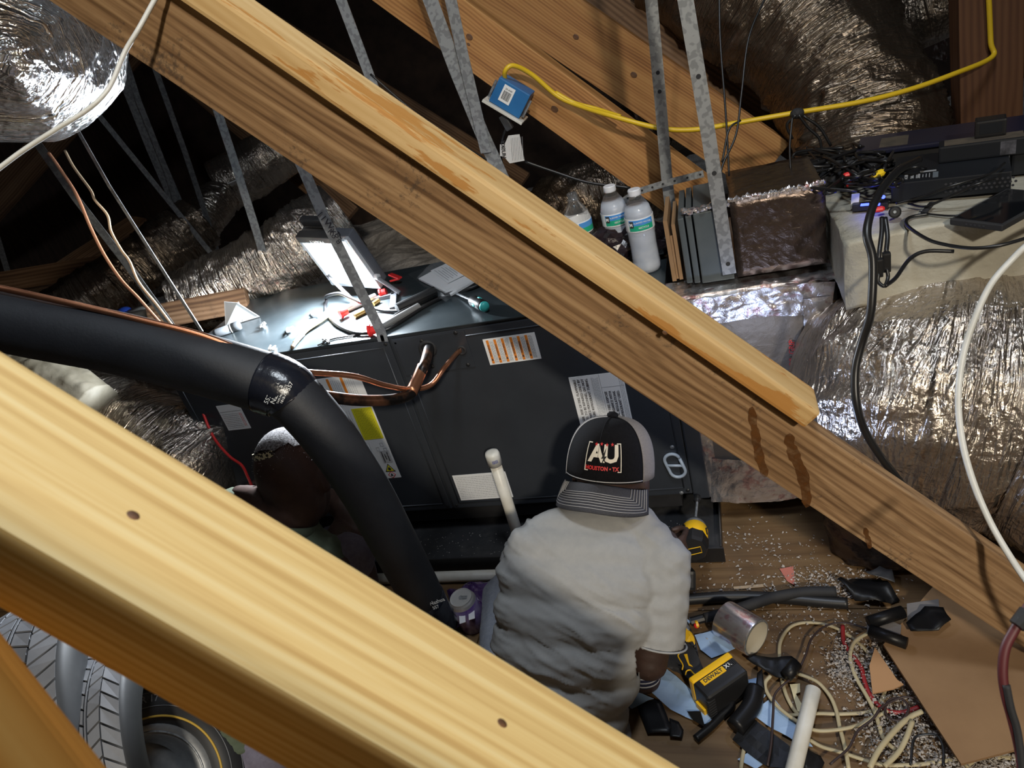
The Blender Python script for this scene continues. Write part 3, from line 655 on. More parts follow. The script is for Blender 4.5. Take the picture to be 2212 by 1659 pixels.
# insulated suction line and copper lines
ins = thing('insulated_pipe', 'fat black foam insulated pipe crossing from the left and bending down past the seated worker', 'pipe', at(600, 830, 1.5))
def pixpath(l): return [at(x, y, d) for x, y, d in l]
MB().tube(cat(pixpath([(-900, 520, 1.35), (-480, 590, 1.39), (-160, 655, 1.42), (60, 703, 1.45), (250, 740, 1.47), (430, 785, 1.49), (560, 822, 1.50), (592, 832, 1.50)]), 10), 0.0655, 32).build('foam_sleeve', FOAM, ins, smooth=True)
MB().tube(cat(pixpath([(608, 838, 1.50), (650, 872, 1.50), (720, 955, 1.52), (790, 1060, 1.56), (850, 1170, 1.62), (900, 1265, 1.70), (925, 1318, 1.76)]), 10), [0.060-0.010*i/60 for i in range(61)], 32).build('foam_sleeve', FOAM, ins, smooth=True)
TAPEB = mat('tape_black', (0.012, 0.014, 0.022), rough=0.22, bmp=0.5, bscale=60)
tp = cat(pixpath([(574, 826, 1.50), (600, 835, 1.497), (622, 848, 1.497), (634, 862, 1.50)]), 6)
mb = MB().tube(tp, [0.0675, 0.0680, 0.0665, 0.0672, 0.0660, 0.0665, 0.0655, 0.0660, 0.0650, 0.0655, 0.0645, 0.0650, 0.0640, 0.0640, 0.063, 0.063, 0.062, 0.062, 0.062][:len(tp)], 32)
for v in mb.bm.verts: v.co += (v.co-at(600, 838, 1.5)).normalized()*0.0016*fbm(v.co*90, 2)
tape = mb.build('tape_wrap', TAPEB, ins, 'shiny black printed tape around the bend', smooth=True)
tdir = (at(578, 868, 1.44)-at(607, 808, 1.44)).normalized(); tup = (at(628, 845, 1.44)-at(577, 830, 1.44)).normalized()
def tape_text(s_, px, py, size): 
    c = at(px, py, 1.5); r_ = (c-CAM).normalized(); p = c-r_*0.0700
    text('lettering', s_, p, -tdir, -tup, size, PRINTW, tape, align='LEFT', valign='CENTER', depth=0.0008)
for s_, px, py, sz in (('557', 574, 872, 0.013), ('Nashua', 588, 872, 0.014), ('TAPE PRODUCTS', 599, 872, 0.0055), ('181B-FX', 607, 872, 0.0075), ('UL', 596, 836, 0.009), ('557', 622, 843, 0.012)):
    tape_text(s_, px, py, sz)
tb = cat(pixpath([(912, 1290, 1.72), (930, 1325, 1.765), (945, 1352, 1.80)]), 6)
mb = MB().tube(tb, 0.0535, 28)
for v in mb.bm.verts: v.co += V((1, 0, 0))*0.004*fbm(v.co*60, 2)
tape2 = mb.build('tape_wrap', TAPEB, ins, 'crumpled tape around the bottom end', smooth=True)
for s_, px, py, sz in (('Nashua', 925, 1300, 0.014), ('557', 932, 1310, 0.012)):
    c = at(px, py, 1.73); p = c-(c-CAM).normalized()*0.058; text('lettering', s_, p, (0.9, 0.1, 0.25), (-0.2, 0.2, 1), sz, PRINTW, tape2)
cable('copper_line', [at(-900, 462, 1.28), at(-480, 530, 1.325), at(-150, 592, 1.36), at(0, 622, 1.40), at(150, 655, 1.42), at(300, 690, 1.44), at(430, 722, 1.46), at(540, 765, 1.48), at(590, 792, 1.49), at(650, 803, 1.52), at(760, 812, 1.60), at(830, 832, 1.68), at(885, 841, 1.76), at(930, 832, 1.80), at(960, 795, 1.82), ony(985, 765, 1.60), ony(998, 755, 1.64)], 0.0066, COPPER, 'thin copper line running along the top of the black pipe to the small grommet', 'pipe', n=12)
suct = thing('suction_line', 'thick copper pipe curving out of the foam sleeve up to the large grommet', 'pipe', at(800, 865, 1.6))
BURN = mat('copper_scorched', (0.025, 0.022, 0.022), (0.30, 0.14, 0.08), 9, 0.35, 0.8, lo=0.50, hi=0.66)
MB().tube(cat([at(640, 842, 1.51), at(700, 856, 1.56), at(780, 865, 1.63), at(850, 863, 1.70), at(888, 850, 1.745), at(905, 815, 1.78), at(918, 785, 1.80), ony(926, 755, 1.58), ony(926, 750, 1.64)], 10), 0.0135, 18).build('pipe', BURN, suct, smooth=True)
MB().tube(cat([at(888, 848, 1.742), at(903, 817, 1.775), at(914, 792, 1.797)], 6), 0.0150, 18).build('coupling', COPPER, suct, 'bright copper coupling', smooth=True)

# ------------------------------------------------------------------ foil covered supply box on the right
plen = thing('foil_supply_box', 'foil wrapped duct board box joined to the right end of the air handler', 'duct box', (0.02, 1.9, 0.1))
PX0, PX1, PY0, PY1, PZ0, PZ1 = -0.14, 0.195, 1.64, 2.2, 0.10, 0.715
def grid_box(name, c, size, n, amp, m, parent, freq=16, lab=None, sharp=False):
    mb = MB().box((0, 0, 0), size)
    bmesh.ops.subdivide_edges(mb.bm, edges=mb.bm.edges[:], cuts=n, use_grid_fill=True)
    for v in mb.bm.verts:
        p = v.co+V(c); d_ = V((fbm(p*freq, 3), fbm(p*freq+V((9, 0, 0)), 3), fbm(p*freq+V((0, 9, 0)), 3)))
        v.co += d_*amp
    bmesh.ops.translate(mb.bm, vec=V(c), verts=mb.bm.verts); me = mb.mesh(name)
    uv = me.uv_layers.new(); 
    for l in me.loops:
        p = me.vertices[l.vertex_index].co; uv.data[l.index].uv = (p.x+p.y*0.6, p.z+p.y*0.3)
    return link(name, me, m, parent, lab, smooth=not sharp)
grid_box('duct_board', ((PX0+PX1)/2, (PY0+PY1)/2, (PZ0+PZ1)/2), (PX1-PX0, PY1-PY0, PZ1-PZ0), 12, 0.006, FOILB, plen, 9)
def tapestrip(pts, wdir, w_, m=FOILR, amp=0.005, nm='foil_tape', n=34, k=12, thick=0.001, freq=42):
    """crumpled strip of foil tape along pts"""
    pts = cat(pts, 10) if len(pts) > 2 else [V(pts[0]).lerp(V(pts[1]), t/40) for t in range(41)]
    mb = MB(); g = []
    for i, p in enumerate(pts):
        tt = (pts[min(i+1, len(pts)-1)]-pts[max(i-1, 0)]).normalized(); wd = V(wdir); wd = (wd-tt*wd.dot(tt)).normalized(); nn = tt.cross(wd)
        row = []
        for j in range(k+1):
            s_ = j/k-0.5; edge = 1+0.10*fbm(p*20+V((s_ > 0, 0, 0)), 2)
            q = p+wd*s_*w_*edge; h_ = 0.8*abs(fbm(V((q.x*freq, q.y*freq*0.8, q.z*freq*0.6)), 3))*2-0.35; row.append(mb.bm.verts.new(q+nn*amp*h_))
        g.append(row)
    for i in range(len(g)-1):
        for j in range(k): mb.bm.faces.new((g[i][j], g[i+1][j], g[i+1][j+1], g[i][j+1]))
    return mb.build(nm, m, plen, smooth=True)
# crumpled tape: over the top front edge, down the right edge, round the bottom corner
tapestrip([(PX0-0.03, PY0-0.012, PZ1-0.030), (0.02, PY0-0.006, PZ1-0.030), (0.12, PY0-0.006, PZ1-0.036), (PX1+0.02, PY0-0.006, PZ1-0.05)], (0, 0.0, 1), 0.085, amp=0.011, k=16)
tapestrip([(PX0-0.03, PY0+0.03, PZ1+0.012), (0.02, PY0+0.03, PZ1+0.014), (0.12, PY0+0.03, PZ1+0.012), (PX1+0.03, PY0+0.03, PZ1+0.012)], (0, 1, 0.1), 0.10, amp=0.012, k=16)
tapestrip([(PX1-0.015, PY0-0.008, PZ1-0.04), (PX1-0.02, PY0-0.008, 0.5), (PX1-0.02, PY0-0.008, 0.3)], (1, 0, 0), 0.060, amp=0.008, k=12)
tapestrip([(PX0+0.005, PY0-0.006, PZ1-0.04), (PX0+0.012, PY0-0.006, 0.45), (PX0+0.012, PY0-0.006, PZ0)], (1, 0, 0), 0.05, amp=0.007)
tapestrip([(PX0+0.02, PY0-0.008, PZ0+0.06), (-0.05, PY0-0.010, PZ0+0.05), (0.02, PY0-0.008, PZ0+0.045), (0.10, PY0-0.006, PZ0+0.05)], (0, 0, 1), 0.15, amp=0.006, k=18, freq=60)
text('lettering', 'FOIL-GRIP', ony(1703, 800, PY0-0.010), (0.05, 0, 1), (-1, 0, 0.05), 0.019, REDP, plen)
text('lettering', '1402', ony(1716, 790, PY0-0.010), (0.05, 0, 1), (-1, 0, 0.05), 0.017, REDP, plen)
MB().box((PX0-0.012, PY0-0.012, 0.36), (0.042, 0.02, 0.50), bev=0.003).build('steel_collar', SLATE, plen, 'slate steel collar strip between box and air handler')
# taller dark foil box above it
dk = thing('dark_foil_box', 'dark foil duct board box above the foil taped edge, beside the white wrapped box', 'duct box', (0.1, 1.8, 0.74))
grid_box('duct_board', (0.112, 1.79, 0.838), (0.198, 0.26, 0.185), 10, 0.006, FOILD, dk, 11)
# ragged lip and folded tape edges
mb = MB(); rr = random.Random(11)
for k in range(60):
    t = k/59; p = V((0.012+0.2*t, 1.662+0.01*rr.random(), 0.928+0.006*rr.random())); mb.ball(p, (0.006, 0.006, 0.004+0.006*rr.random()), 1)
mb.build('folded_edge', FOILR, dk)
# grey steel return box with two edges showing
gb = thing('grey_steel_box', 'grey sheet steel box with stacked edges behind the nearest strap', 'metal box', (-0.05, 1.8, 0.74))
for k, (xa, xb) in enumerate(((-0.108, -0.094), (-0.090, -0.076), (-0.072, 0.004))):
    MB().box(((xa+xb)/2, 1.79, 0.826), (xb-xa, 0.235, 0.166+0.006*k), bev=0.003).build('steel_panel', mat('grey_steel', (0.085, 0.105, 0.115), (0.11, 0.13, 0.14), 9, 0.45, 0.4), gb)
mb = MB()
for k in range(46):
    t = k/45; mb.ball((-0.09+0.10*t+rr.uniform(-.003, .003), 1.675+rr.uniform(-.004, .02), 0.918+rr.uniform(-.002, .006)), (0.009*rr.uniform(.6, 1.2), 0.008, 0.006), 1)
mb.build('foil_edge', FOILR, gb)
# cardboard packing strip beside the bottles
cbx = thing('cardboard_strip', 'torn brown cardboard strip upright between the bottles and the grey steel box', 'cardboard', (-0.14, 1.75, 0.743))
mb = MB().box((-0.139, 1.80, 0.822), (0.010, 0.20, 0.158)).box((-0.122, 1.80, 0.815), (0.009, 0.19, 0.144)); mb.build('flute', CARD, cbx); 
MB().box((-0.131, 1.715, 0.80), (0.026, 0.004, 0.114)).build('face', CARD, cbx)

# ------------------------------------------------------------------ white wrapped box that carries the recorder
MAST = mat('white_mastic', (0.36, 0.335, 0.27), (0.44, 0.42, 0.35), 7, 0.5, 0, 0.8, 26, bdist=0.006)
wb = thing('white_wrapped_box', 'box wrapped in wrinkled white sheeting, carrying the recorder and phone', 'duct box', (0.7, 1.9, 0.0))
ZT = 0.86
grid_box('sheeting', (0.80, 1.74, ZT-0.075), (1.16, 0.50, 0.15), 22, 0.012, MAST, wb, 7)
grid_box('box_body', (0.80, 1.905, 0.36), (1.10, 0.16, 0.70), 8, 0.008, MAST, wb, 7)
tapestrip([(0.215, 1.52, ZT-0.03), (0.216, 1.60, ZT-0.035), (0.214, 1.72, ZT-0.04)], (0, 0.25, 1), 0.085, amp=0.014, k=12).parent = wb
D.objects[wb.children[-1].name].matrix_parent_inverse = Matrix.Translation(-wb.location)

# ------------------------------------------------------------------ flexible ducts
def flex(name, pts, rad, label, m=MYLAR, amp=0.010, lam=0.03, seg=84, wander=2.2, ends=True, cat_='duct', skew=0.0, parent=None, up=None, step=0.0075, blend=1.0):
    P_ = [V(p) for p in pts]; P_ = cat(P_, 24); cum = [0.0]
    for i in range(1, len(P_)): cum.append(cum[-1]+(P_[i]-P_[i-1]).length)
    Lt = cum[-1]; n = max(8, int(Lt/step)); q = []; j = 0
    for i in range(n+1):
        s_ = Lt*i/n
        while j < len(cum)-2 and cum[j+1] < s_: j += 1
        f = (s_-cum[j])/max(1e-9, cum[j+1]-cum[j]); q.append(P_[j].lerp(P_[j+1], f))
    mb = MB(); prev = None; t = (q[1]-q[0]).normalized(); a = up or V((0, 0, 1)); a = a if abs(a.dot(t)) < 0.95 else V((1, 0, 0)); u = (a-t*a.dot(t)).normalized()
    for i, p in enumerate(q):
        t = (q[min(i+1, n)]-q[max(i-1, 0)]).normalized(); u = (u-t*u.dot(t)).normalized(); w_ = t.cross(u); s_ = Lt*i/n; fr = i/n*(len(rad)-1); k0 = min(int(fr), len(rad)-2); R_ = rad[k0]*(1-fr+k0)+rad[k0+1]*(fr-k0)
        ring = []
        for k in range(seg):
            an = 2*pi*k/seg; cx, sx = cos(an), sin(an)
            ph = s_/lam*pi + wander*fbm(V((cx*1.3, sx*1.3, s_*3.0)), 2)*2 + skew*an
            fq = 0.62/lam; tw = s_+0.05*noise.noise(V((cx*1.6, sx*1.6, s_*2.2)))*wander
            rg = (1-min(1, 2.2*abs(noise.noise(V((cx*1.5, sx*1.5, tw*fq))))))**1.6; rg2 = (1-min(1, 2.2*abs(noise.noise(V((cx*3+9, sx*3, tw*fq*2.2))))))**1.6
            big = fbm(V((cx*2.0+7, sx*2.0, s_*5)), 2)
            mod = max(0.0, 0.55+1.2*noise.noise(V((cx*1.8, sx*1.8+5, s_*6))))
            rr_ = R_ + amp*(rg*mod+0.45*rg2*mod+0.9*big) + amp*0.12*fbm(V((cx*9, sx*9, s_*60)), 2)
            ring.append(mb.bm.verts.new(p+u*rr_*cx+w_*rr_*sx))
        if prev:
            for k in range(seg): mb.bm.faces.new((prev[k], prev[(k+1) % seg], ring[(k+1) % seg], ring[k]))
        elif ends: mb.bm.faces.new(ring[::-1])
        prev = ring
    if ends: mb.bm.faces.new(prev)
    uvl = mb.bm.loops.layers.uv.new('UVMap'); Rm = sum(rad)/len(rad)
    mb.bm.verts.ensure_lookup_table(); mb.bm.verts.index_update()
    for f in mb.bm.faces:
        wrap = any(l.vert.index % seg == 0 for l in f.loops) and any(l.vert.index % seg == seg-1 for l in f.loops)
        for l in f.loops:
            i, k = divmod(l.vert.index, seg); k = seg if (wrap and k == 0) else k; l[uvl].uv = (Lt*i/n, 2*pi*Rm*k/seg)
    o = mb.build(name, m, parent, None if parent else label, smooth=True)
    if not parent: tag(o, label, cat_)
    return o
big = flex('flexible_duct', [at(1838, 800, 1.76), at(1890, 812, 1.69), at(1975, 832, 1.60), at(2080, 850, 1.55), at(2230, 870, 1.50), at(2420, 930, 1.42), at(2750, 1010, 1.36)], [0.185, 0.235, 0.266, 0.284, 0.294, 0.30, 0.30], 'huge wrinkled silver flexible duct at the right with a white cable draped over it', MYLAR, 0.017, 0.045, 128, 2.6, step=0.006)
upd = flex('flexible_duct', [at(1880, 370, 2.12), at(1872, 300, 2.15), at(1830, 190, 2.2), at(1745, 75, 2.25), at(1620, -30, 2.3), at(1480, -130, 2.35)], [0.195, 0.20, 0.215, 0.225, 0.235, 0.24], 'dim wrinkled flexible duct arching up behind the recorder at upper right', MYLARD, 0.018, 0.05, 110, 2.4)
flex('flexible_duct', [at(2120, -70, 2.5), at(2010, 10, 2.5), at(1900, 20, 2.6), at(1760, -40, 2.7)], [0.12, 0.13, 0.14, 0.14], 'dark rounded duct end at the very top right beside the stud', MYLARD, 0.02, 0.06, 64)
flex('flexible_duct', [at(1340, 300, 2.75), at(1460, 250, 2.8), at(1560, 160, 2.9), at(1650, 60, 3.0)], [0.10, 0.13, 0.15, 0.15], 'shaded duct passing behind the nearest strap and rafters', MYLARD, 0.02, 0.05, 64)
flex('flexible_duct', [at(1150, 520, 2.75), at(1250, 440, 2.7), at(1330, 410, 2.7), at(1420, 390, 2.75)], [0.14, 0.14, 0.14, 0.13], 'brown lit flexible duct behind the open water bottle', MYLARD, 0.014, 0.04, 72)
# silver duct end at top left
tl = flex('insulated_duct_end', [at(-60, -170, 1.70), at(-15, -10, 1.54), at(12, 103, 1.38), at(18, 120, 1.28), at(20, 126, 1.23), at(21, 128, 1.20)], [0.25, 0.25, 0.248, 0.232, 0.155, 0.02], 'shining silver insulated duct end hanging at the top left', FOILA, 0.008, 0.05, 120, 2.5, step=0.005)
flex('flexible_duct', [at(60, 830, 2.9), at(180, 880, 2.72), at(300, 930, 2.56), at(400, 985, 2.42), at(470, 1030, 2.33)], [0.145, 0.15, 0.16, 0.165, 0.165], 'brown silver flexible duct running into the left end of the air handler', MYLAR, 0.016, 0.035, 96, 2.4)
flex('flexible_duct', [at(740, 470, 2.75), at(640, 545, 2.72), at(530, 600, 2.72), at(400, 660, 2.75)], [0.145, 0.14, 0.13, 0.12], 'crumpled duct behind the floodlight, glinting near its right end', MYLAR, 0.018, 0.03, 84)
flex('flexible_duct', [at(430, 480, 3.2), at(330, 560, 3.1), at(240, 620, 3.0), at(120, 690, 2.95)], [0.12, 0.12, 0.12, 0.11], 'dim small duct lower left behind the two slanting straps', MYLARD, 0.014, 0.03, 64)
fd = flex('flexible_duct', [at(720, 250, 4.2), at(600, 330, 4.2), at(480, 405, 4.2)], [0.15, 0.15, 0.15], 'far dim duct with a small white label, high behind the straps', MYLAR, 0.014, 0.04, 56, step=0.015)
flex('flexible_duct', [at(470, 430, 4.1), at(440, 480, 3.9), at(400, 540, 3.7)], [0.11, 0.10, 0.09], 'far dim duct stub bending down from the labelled one', MYLAR, 0.014, 0.03, 48, step=0.012)
lc = at(512, 392, 4.02); MB().box(lc, (0.09, 0.004, 0.045), frame(CR*0.8+CU*0.35, CU)).build('label_sticker', PAPER, fd)
# beige wrap lying at left under the black pipe
flex('wrapped_elbow', [at(30, 800, 2.5), at(120, 830, 2.45), at(210, 880, 2.40)], [0.09, 0.10, 0.08], 'beige masticked elbow under the black pipe at left', mat('mastic_beige', (0.17, 0.15, 0.105), (0.25, 0.225, 0.17), 12, 0.6, 0, 0.5, 40), 0.012, 0.06, 48)
# ------------------------------------------------------------------ the floodlight on top of the air handler
ZU = UZ1
fl = thing('floodlight', 'lit LED floodlight with a dark housing standing on the air handler behind the handwritten strap', 'work light', onz(835, 650, ZU))
TL, BL = ony(655, 517, 1.93), ony(756, 606, 1.985); TR = ony(742, 520, 1.885)
ex = (TR-TL).normalized(); ey = (BL-TL); ey = (ey-ex*ey.dot(ex)); hL = ey.length; ey.normalize(); en = ex.cross(ey); en = en if en.y < 0 else -en
wL = 0.178; ctr = TL+ex*wL/2+ey*hL/2; Rf = frame(ex, ey)
HOUS = mat('housing_grey', (0.10, 0.105, 0.12), rough=0.4); SILV = mat('silver_frame', (0.55, 0.57, 0.60), rough=0.35, metal=0.3)
def fbx(nm, cx, cy, cz, sx, sy, sz, m, bev=0.002, lab=None): return MB().box(ctr+ex*cx+ey*cy+en*cz, (sx, sy, sz), frame(ex, ey), bev=bev).build(nm, m, fl, lab)
fbx('housing', 0, 0, -0.022, wL+0.03, hL+0.03, 0.036, HOUS, 0.006)
for sx_ in (-1, 1): fbx('frame_bar', sx_*(wL/2+0.008), 0, 0.002, 0.012, hL+0.03, 0.014, SILV)
fbx('frame_bar', 0, hL/2+0.012, 0.002, wL+0.03, 0.014, 0.016, SILV)
hood = fbx('hood', -0.01, -hL/2-0.016, 0.004, wL*0.9, 0.026, 0.03, BLACKM, 0.004)
fbx('handle', -0.02, -hL/2-0.048, -0.03, wL*0.62, 0.03, 0.022, BLACKM, 0.005)
text('lettering', 'HUSKY', ctr-ex*0.012-ey*(hL/2+0.010)+en*0.0202, -ex, ey, 0.019, PRINTW, hood, align='CENTER', valign='CENTER')
GLOW = mat('led_panel', (1, 1, 1), emit=((0.70, 0.90, 1.0), 1.6))
glass = fbx('led_panel', 0, 0.004, 0.0, wL, hL, 0.003, GLOW, 0)
HOT = mat('led_chip', (1, 1, 1), emit=((0.95, 0.98, 1.0), 40.0))
MB().box(ctr+ex*0.012+ey*(-0.01)+en*0.004, (0.055, 0.06, 0.002), frame(ex, ey)).build('led_chip', HOT, fl)
foot = onz(852, 650, ZU)
MB().box(foot+V((0.0, 0.0, 0.006)), (0.020, 0.17, 0.012), Matrix.Rotation(0.35, 3, 'Z'), 0.002).box(foot+V((-0.085, 0.03, 0.006)), (0.15, 0.016, 0.012), Matrix.Rotation(0.1, 3, 'Z'), 0.002).build('stand', HOUS, fl)
mb = MB(); brk = ctr+ex*(wL/2+0.016)+ey*(hL*0.35)
mb.tube([brk, foot+V((0.012, 0.03, 0.012))], 0.007, 8); brk2 = ctr-ex*(wL/2+0.016)+ey*(hL*0.35); mb.tube([brk2, foot+V((-0.155, 0.03, 0.012))], 0.006, 8); mb.build('bracket', HOUS, fl)
for p in (brk, ctr-ex*(wL/2+0.022)-ey*hL*0.3): MB().lathe([(0.010, 0), (0.010, 0.012)], p, ex, 12).build('hinge_knob', SILV, fl)
lamp('floodlight_beam', 'AREA', ctr+en*0.012, 50, (0.86, 0.93, 1.0), 0.10, aim=ctr+en)
# small red caps and fittings nearby, each its own thing
def redcap(px, py, z, r, h, axis, lab):
    o = thing('red_stopper', lab, 'cap', onz(px, py, z), 'red plastic caps on the air handler')
    MB().lathe([(r*1.25, 0), (r*1.25, h*0.2), (r, h*0.22), (r*0.92, h)], onz(px, py, z), axis, 14).build('cap_body', RED, o); MB().lathe([(r*1.3, -h*0.08), (r*1.3, h*0.06)], onz(px, py, z), axis, 14).build('cap_rim', RED, o)
redcap(798, 714, ZU+0.017, 0.014, 0.026, (1, 0.2, 0), 'red plastic cap at the front edge beside the strap foot')
redcap(735, 678, ZU+0.017, 0.013, 0.024, (0.7, 0.7, 0), 'red plastic cap between the wire bundle and floodlight cord loop')
redcap(822, 634, ZU+0.016, 0.012, 0.02, (1, 0.2, 0.1), 'red plastic cap under the floodlight frame')
cl = thing('red_clip', 'red spring clip behind the right side of the floodlight', 'clip', onz(855, 605, ZU))
p = onz(855, 603, ZU+0.016); MB().box(p, (0.05, 0.018, 0.006), frame((1, -.5, 0.2), (0, 1, 0)), 0.002).build('jaw', RED, cl); MB().box(p+V((0, 0, 0.011)), (0.045, 0.018, 0.006), frame((1, -.5, -0.3), (0, 1, 0)), 0.002).build('jaw', RED, cl)
# tubes and tools lying on top
def rod(nm, a, b_, r, m, lab, c_, z=None, n=14):
    z = ZU+r if z is None else z; return tag(MB().tube([onz(*a, z), onz(*b_, z)], r, n).build(nm, m, None, lab, smooth=False), lab, c_)
rod('black_tube', (858, 668), (940, 630), 0.017, BLACK, 'short fat black tube lying in front of the paper bag', 'tube')
rod('grey_rod', (815, 712), (905, 662), 0.011, mat('rod_grey', (0.30, 0.30, 0.30), rough=0.35, metal=0.6), 'grey metal rod end behind the strap foot', 'rod')
rod('grey_rod', (748, 668), (812, 640), 0.011, mat('rod_grey', (0.3, 0.3, 0.3)), 'grey metal rod left under the floodlight, by a red cap', 'rod')
BRASS = mat('brass', (0.72, 0.42, 0.14), rough=0.3, metal=0.8)
rod('brass_tube', (766, 683), (790, 671), 0.0085, BRASS, 'short brass tube lying left of the strap', 'tube')
rod('brass_tube', (806, 657), (818, 649), 0.0075, BRASS, 'short brass tube lying right of the strap below the floodlight', 'tube')
# screwdriver
sdv = thing('screwdriver', 'screwdriver with a black and teal grip and domed teal end', 'screwdriver', onz(1040, 660, ZU))
TEAL = mat('teal_plastic', (0.05, 0.50, 0.48), rough=0.4)
a, b_ = onz(1048, 663, ZU+0.019), onz(1012, 645, ZU+0.019); ax = (b_-a).normalized()
MB().lathe([(0.013, 0.004), (0.0165, 0.012), (0.0165, 0.035), (0.0145, 0.05), (0.0165, 0.07), (0.012, 0.085), (0.008, 0.092)], a, ax, 16).build('grip', BLACK, sdv, smooth=True)
MB().lathe([(0.004, -0.004), (0.012, -0.002), (0.0145, 0.004), (0.0145, 0.009)], a, ax, 16).build('end_cap', TEAL, sdv, smooth=True)
MB().tube([a+ax*0.09, onz(985, 634, ZU+0.006)], 0.0034, 8).build('shaft', GALV, sdv)
for k in range(3):
    an = k*2.1+0.6; u_ = V((0, 0, 1)); w_ = ax.cross(u_); dd = u_*cos(an)+w_*sin(an); MB().ball(a+ax*0.042+dd*0.0145, (0.013, 0.005, 0.004), 2, frame(ax, dd.cross(ax))).build('grip_pad', TEAL, sdv, smooth=True)
# papers in a clear bag
bag = thing('document_bag', 'printed papers in a clear plastic bag beside the weathered timber', 'paper', onz(960, 605, ZU))
q = [onz(905, 605, ZU+0.004), onz(975, 640, ZU+0.004), onz(1060, 590, ZU+0.03), onz(990, 560, ZU+0.03)]
MB().prism(q, (0, 0, 0.006)).build('papers', PAPER, bag)
q2 = [onz(930, 585, ZU+0.018), onz(968, 612, ZU+0.018), onz(1020, 585, ZU+0.036), onz(985, 560, ZU+0.036)]
mb = MB(); pl = MB().prism(q2, (0, 0, 0.001)).build('sheet', PAPER, bag)
for k in range(9):
    t = 0.1+0.09*k; p0 = q2[0].lerp(q2[3], t); p1 = q2[1].lerp(q2[2], t); s_ = 0.1+0.1*(k % 3); MB
    mb.tube([p0.lerp(p1, s_)+V((0, 0, 0.0016)), p0.lerp(p1, 0.9-0.1*(k % 2))+V((0, 0, 0.0016))], 0.0009, 4)
mb.build('print_lines', PRINTG, pl)
PLASTIC = mat('clear_film', (0.9, 0.92, 0.95), rough=0.12, trans=0.9, alpha=0.16)
mb = MB(); g = []
for j in range(13):
    row = []
    for i in range(17):
        u_, v_ = i/16, j/12; p = (onz(885, 600, ZU).lerp(onz(1000, 555, ZU+0.02), u_)).lerp(onz(965, 660, ZU).lerp(onz(1085, 600, ZU+0.02), u_), v_); edge = min(u_, 1-u_, v_, 1-v_)*4
        row.append(mb.bm.verts.new(p+V((0, 0, 0.012+0.03*min(1, edge)+0.012*fbm(p*30, 3)))))
    g.append(row)
for j in range(12):
    for i in range(16): mb.bm.faces.new((g[j][i], g[j][i+1], g[j+1][i+1], g[j+1][i]))
mb.build('clear_bag', PLASTIC, bag)
# folded white triangular sheet and dark marker at the left end
tri = thing('folded_card', 'folded white triangular card standing at the left end of the air handler', 'card', onz(520, 692, ZU))
A_, B_, C_ = onz(487, 706, ZU+0.003), onz(560, 684, ZU+0.003), None
ap = at(484, 652, 2.36); md = at(505, 655, 2.40)
MB().prism([A_, B_, at(512, 654, 2.33), ap], (0, 0.002, 0)).build('sheet', PAPER, tri)
mb = MB()
for t in (0.35, 0.55, 0.75): mb.tube([ap.lerp(A_, 0.15)+(B_-A_)*t*0.55+V((0, -0.002, 0)), A_.lerp(B_, t)+V((0, -0.002, 0.004)), ], 0.0008, 4)
mb.build('print_lines', PRINTG, tri)
mk = thing('black_marker', 'fat dark grey marker lying beside the folded white card', 'marker', onz(490, 715, ZU))
a, b_ = onz(462, 722, ZU+0.015), onz(520, 702, ZU+0.015); ax = (b_-a).normalized(); Lm = (b_-a).length
MARK = mat('marker_grey', (0.10, 0.11, 0.12), rough=0.45)
MB().lathe([(0.012, 0), (0.0145, 0.01), (0.0145, Lm*0.62)], a, ax, 16).build('barrel', MARK, mk, smooth=True); MB().lathe([(0.0155, Lm*0.66), (0.0165, Lm*0.9), (0.013, Lm)], a, ax, 16).build('cap', MARK, mk, smooth=True)
MB().lathe([(0.0157, Lm*0.62), (0.0157, Lm*0.66)], a, ax, 16).build('band', WHITEP, mk, smooth=True)
# bundle of straw coloured wires
STRAW = mat('straw_wire', (0.72, 0.53, 0.22), (0.80, 0.66, 0.38), 30, 0.4)
bw = thing('wire_bundle', 'bundle of straw coloured wires and strips fanned out on the air handler', 'wires', onz(680, 705, ZU)); rr = random.Random(4)
for k in range(7):
    dx = rr.uniform(-7, 7); pts = [onz(636+dx*0.3, 742+dx*0.4, ZU+0.005), onz(660+dx*0.6, 715, ZU+0.008), onz(695+dx, 690, ZU+0.010), onz(722+dx*1.4, 662+rr.uniform(-5, 5), ZU+0.012)]
    MB().tube(cat(pts, 6), 0.0032, 6).build('wire', STRAW, bw, smooth=True)
MB().tube(cat([onz(630, 752, ZU+0.006), onz(640, 738, ZU+0.008), onz(655, 722, ZU+0.008)], 6), [0.004]+[0.006]*12, 8).build('twisted_end', mat('straw_dark', (0.10, 0.06, 0.03)), bw, smooth=True)
# small clear zip fittings strewn about
ZIP = mat('clear_plastic', (0.75, 0.78, 0.80), rough=0.2, trans=0.3)
for k, (px, py, lab) in enumerate(((567, 702, 'white crumpled scrap nearest the folded card'), (626, 712, 'white crumpled scrap between card and wire bundle'), (680, 676, 'white crumpled scrap above the wire bundle'), (588, 752, 'small clear scrap at the front edge by the black pipe'), (704, 738, 'small dark bent clip at the front edge below the cord loop'))):
    mb = MB(); rr = random.Random(k)
    for j in range(5): mb.tube(cat([onz(px+rr.uniform(-9, 9), py+rr.uniform(-6, 6), ZU+rr.uniform(0.003, 0.012)) for _ in range(3)], 5), 0.0026, 5)
    tag(mb.build('plastic_scrap', ZIP if k != 4 else BLACK, None, smooth=True), lab, 'scrap', 'bits left on top of the air handler')
Z1 = lambda l, z: [onz(600+x*0.22604, 380+y*0.22604, z) for x, y in l]
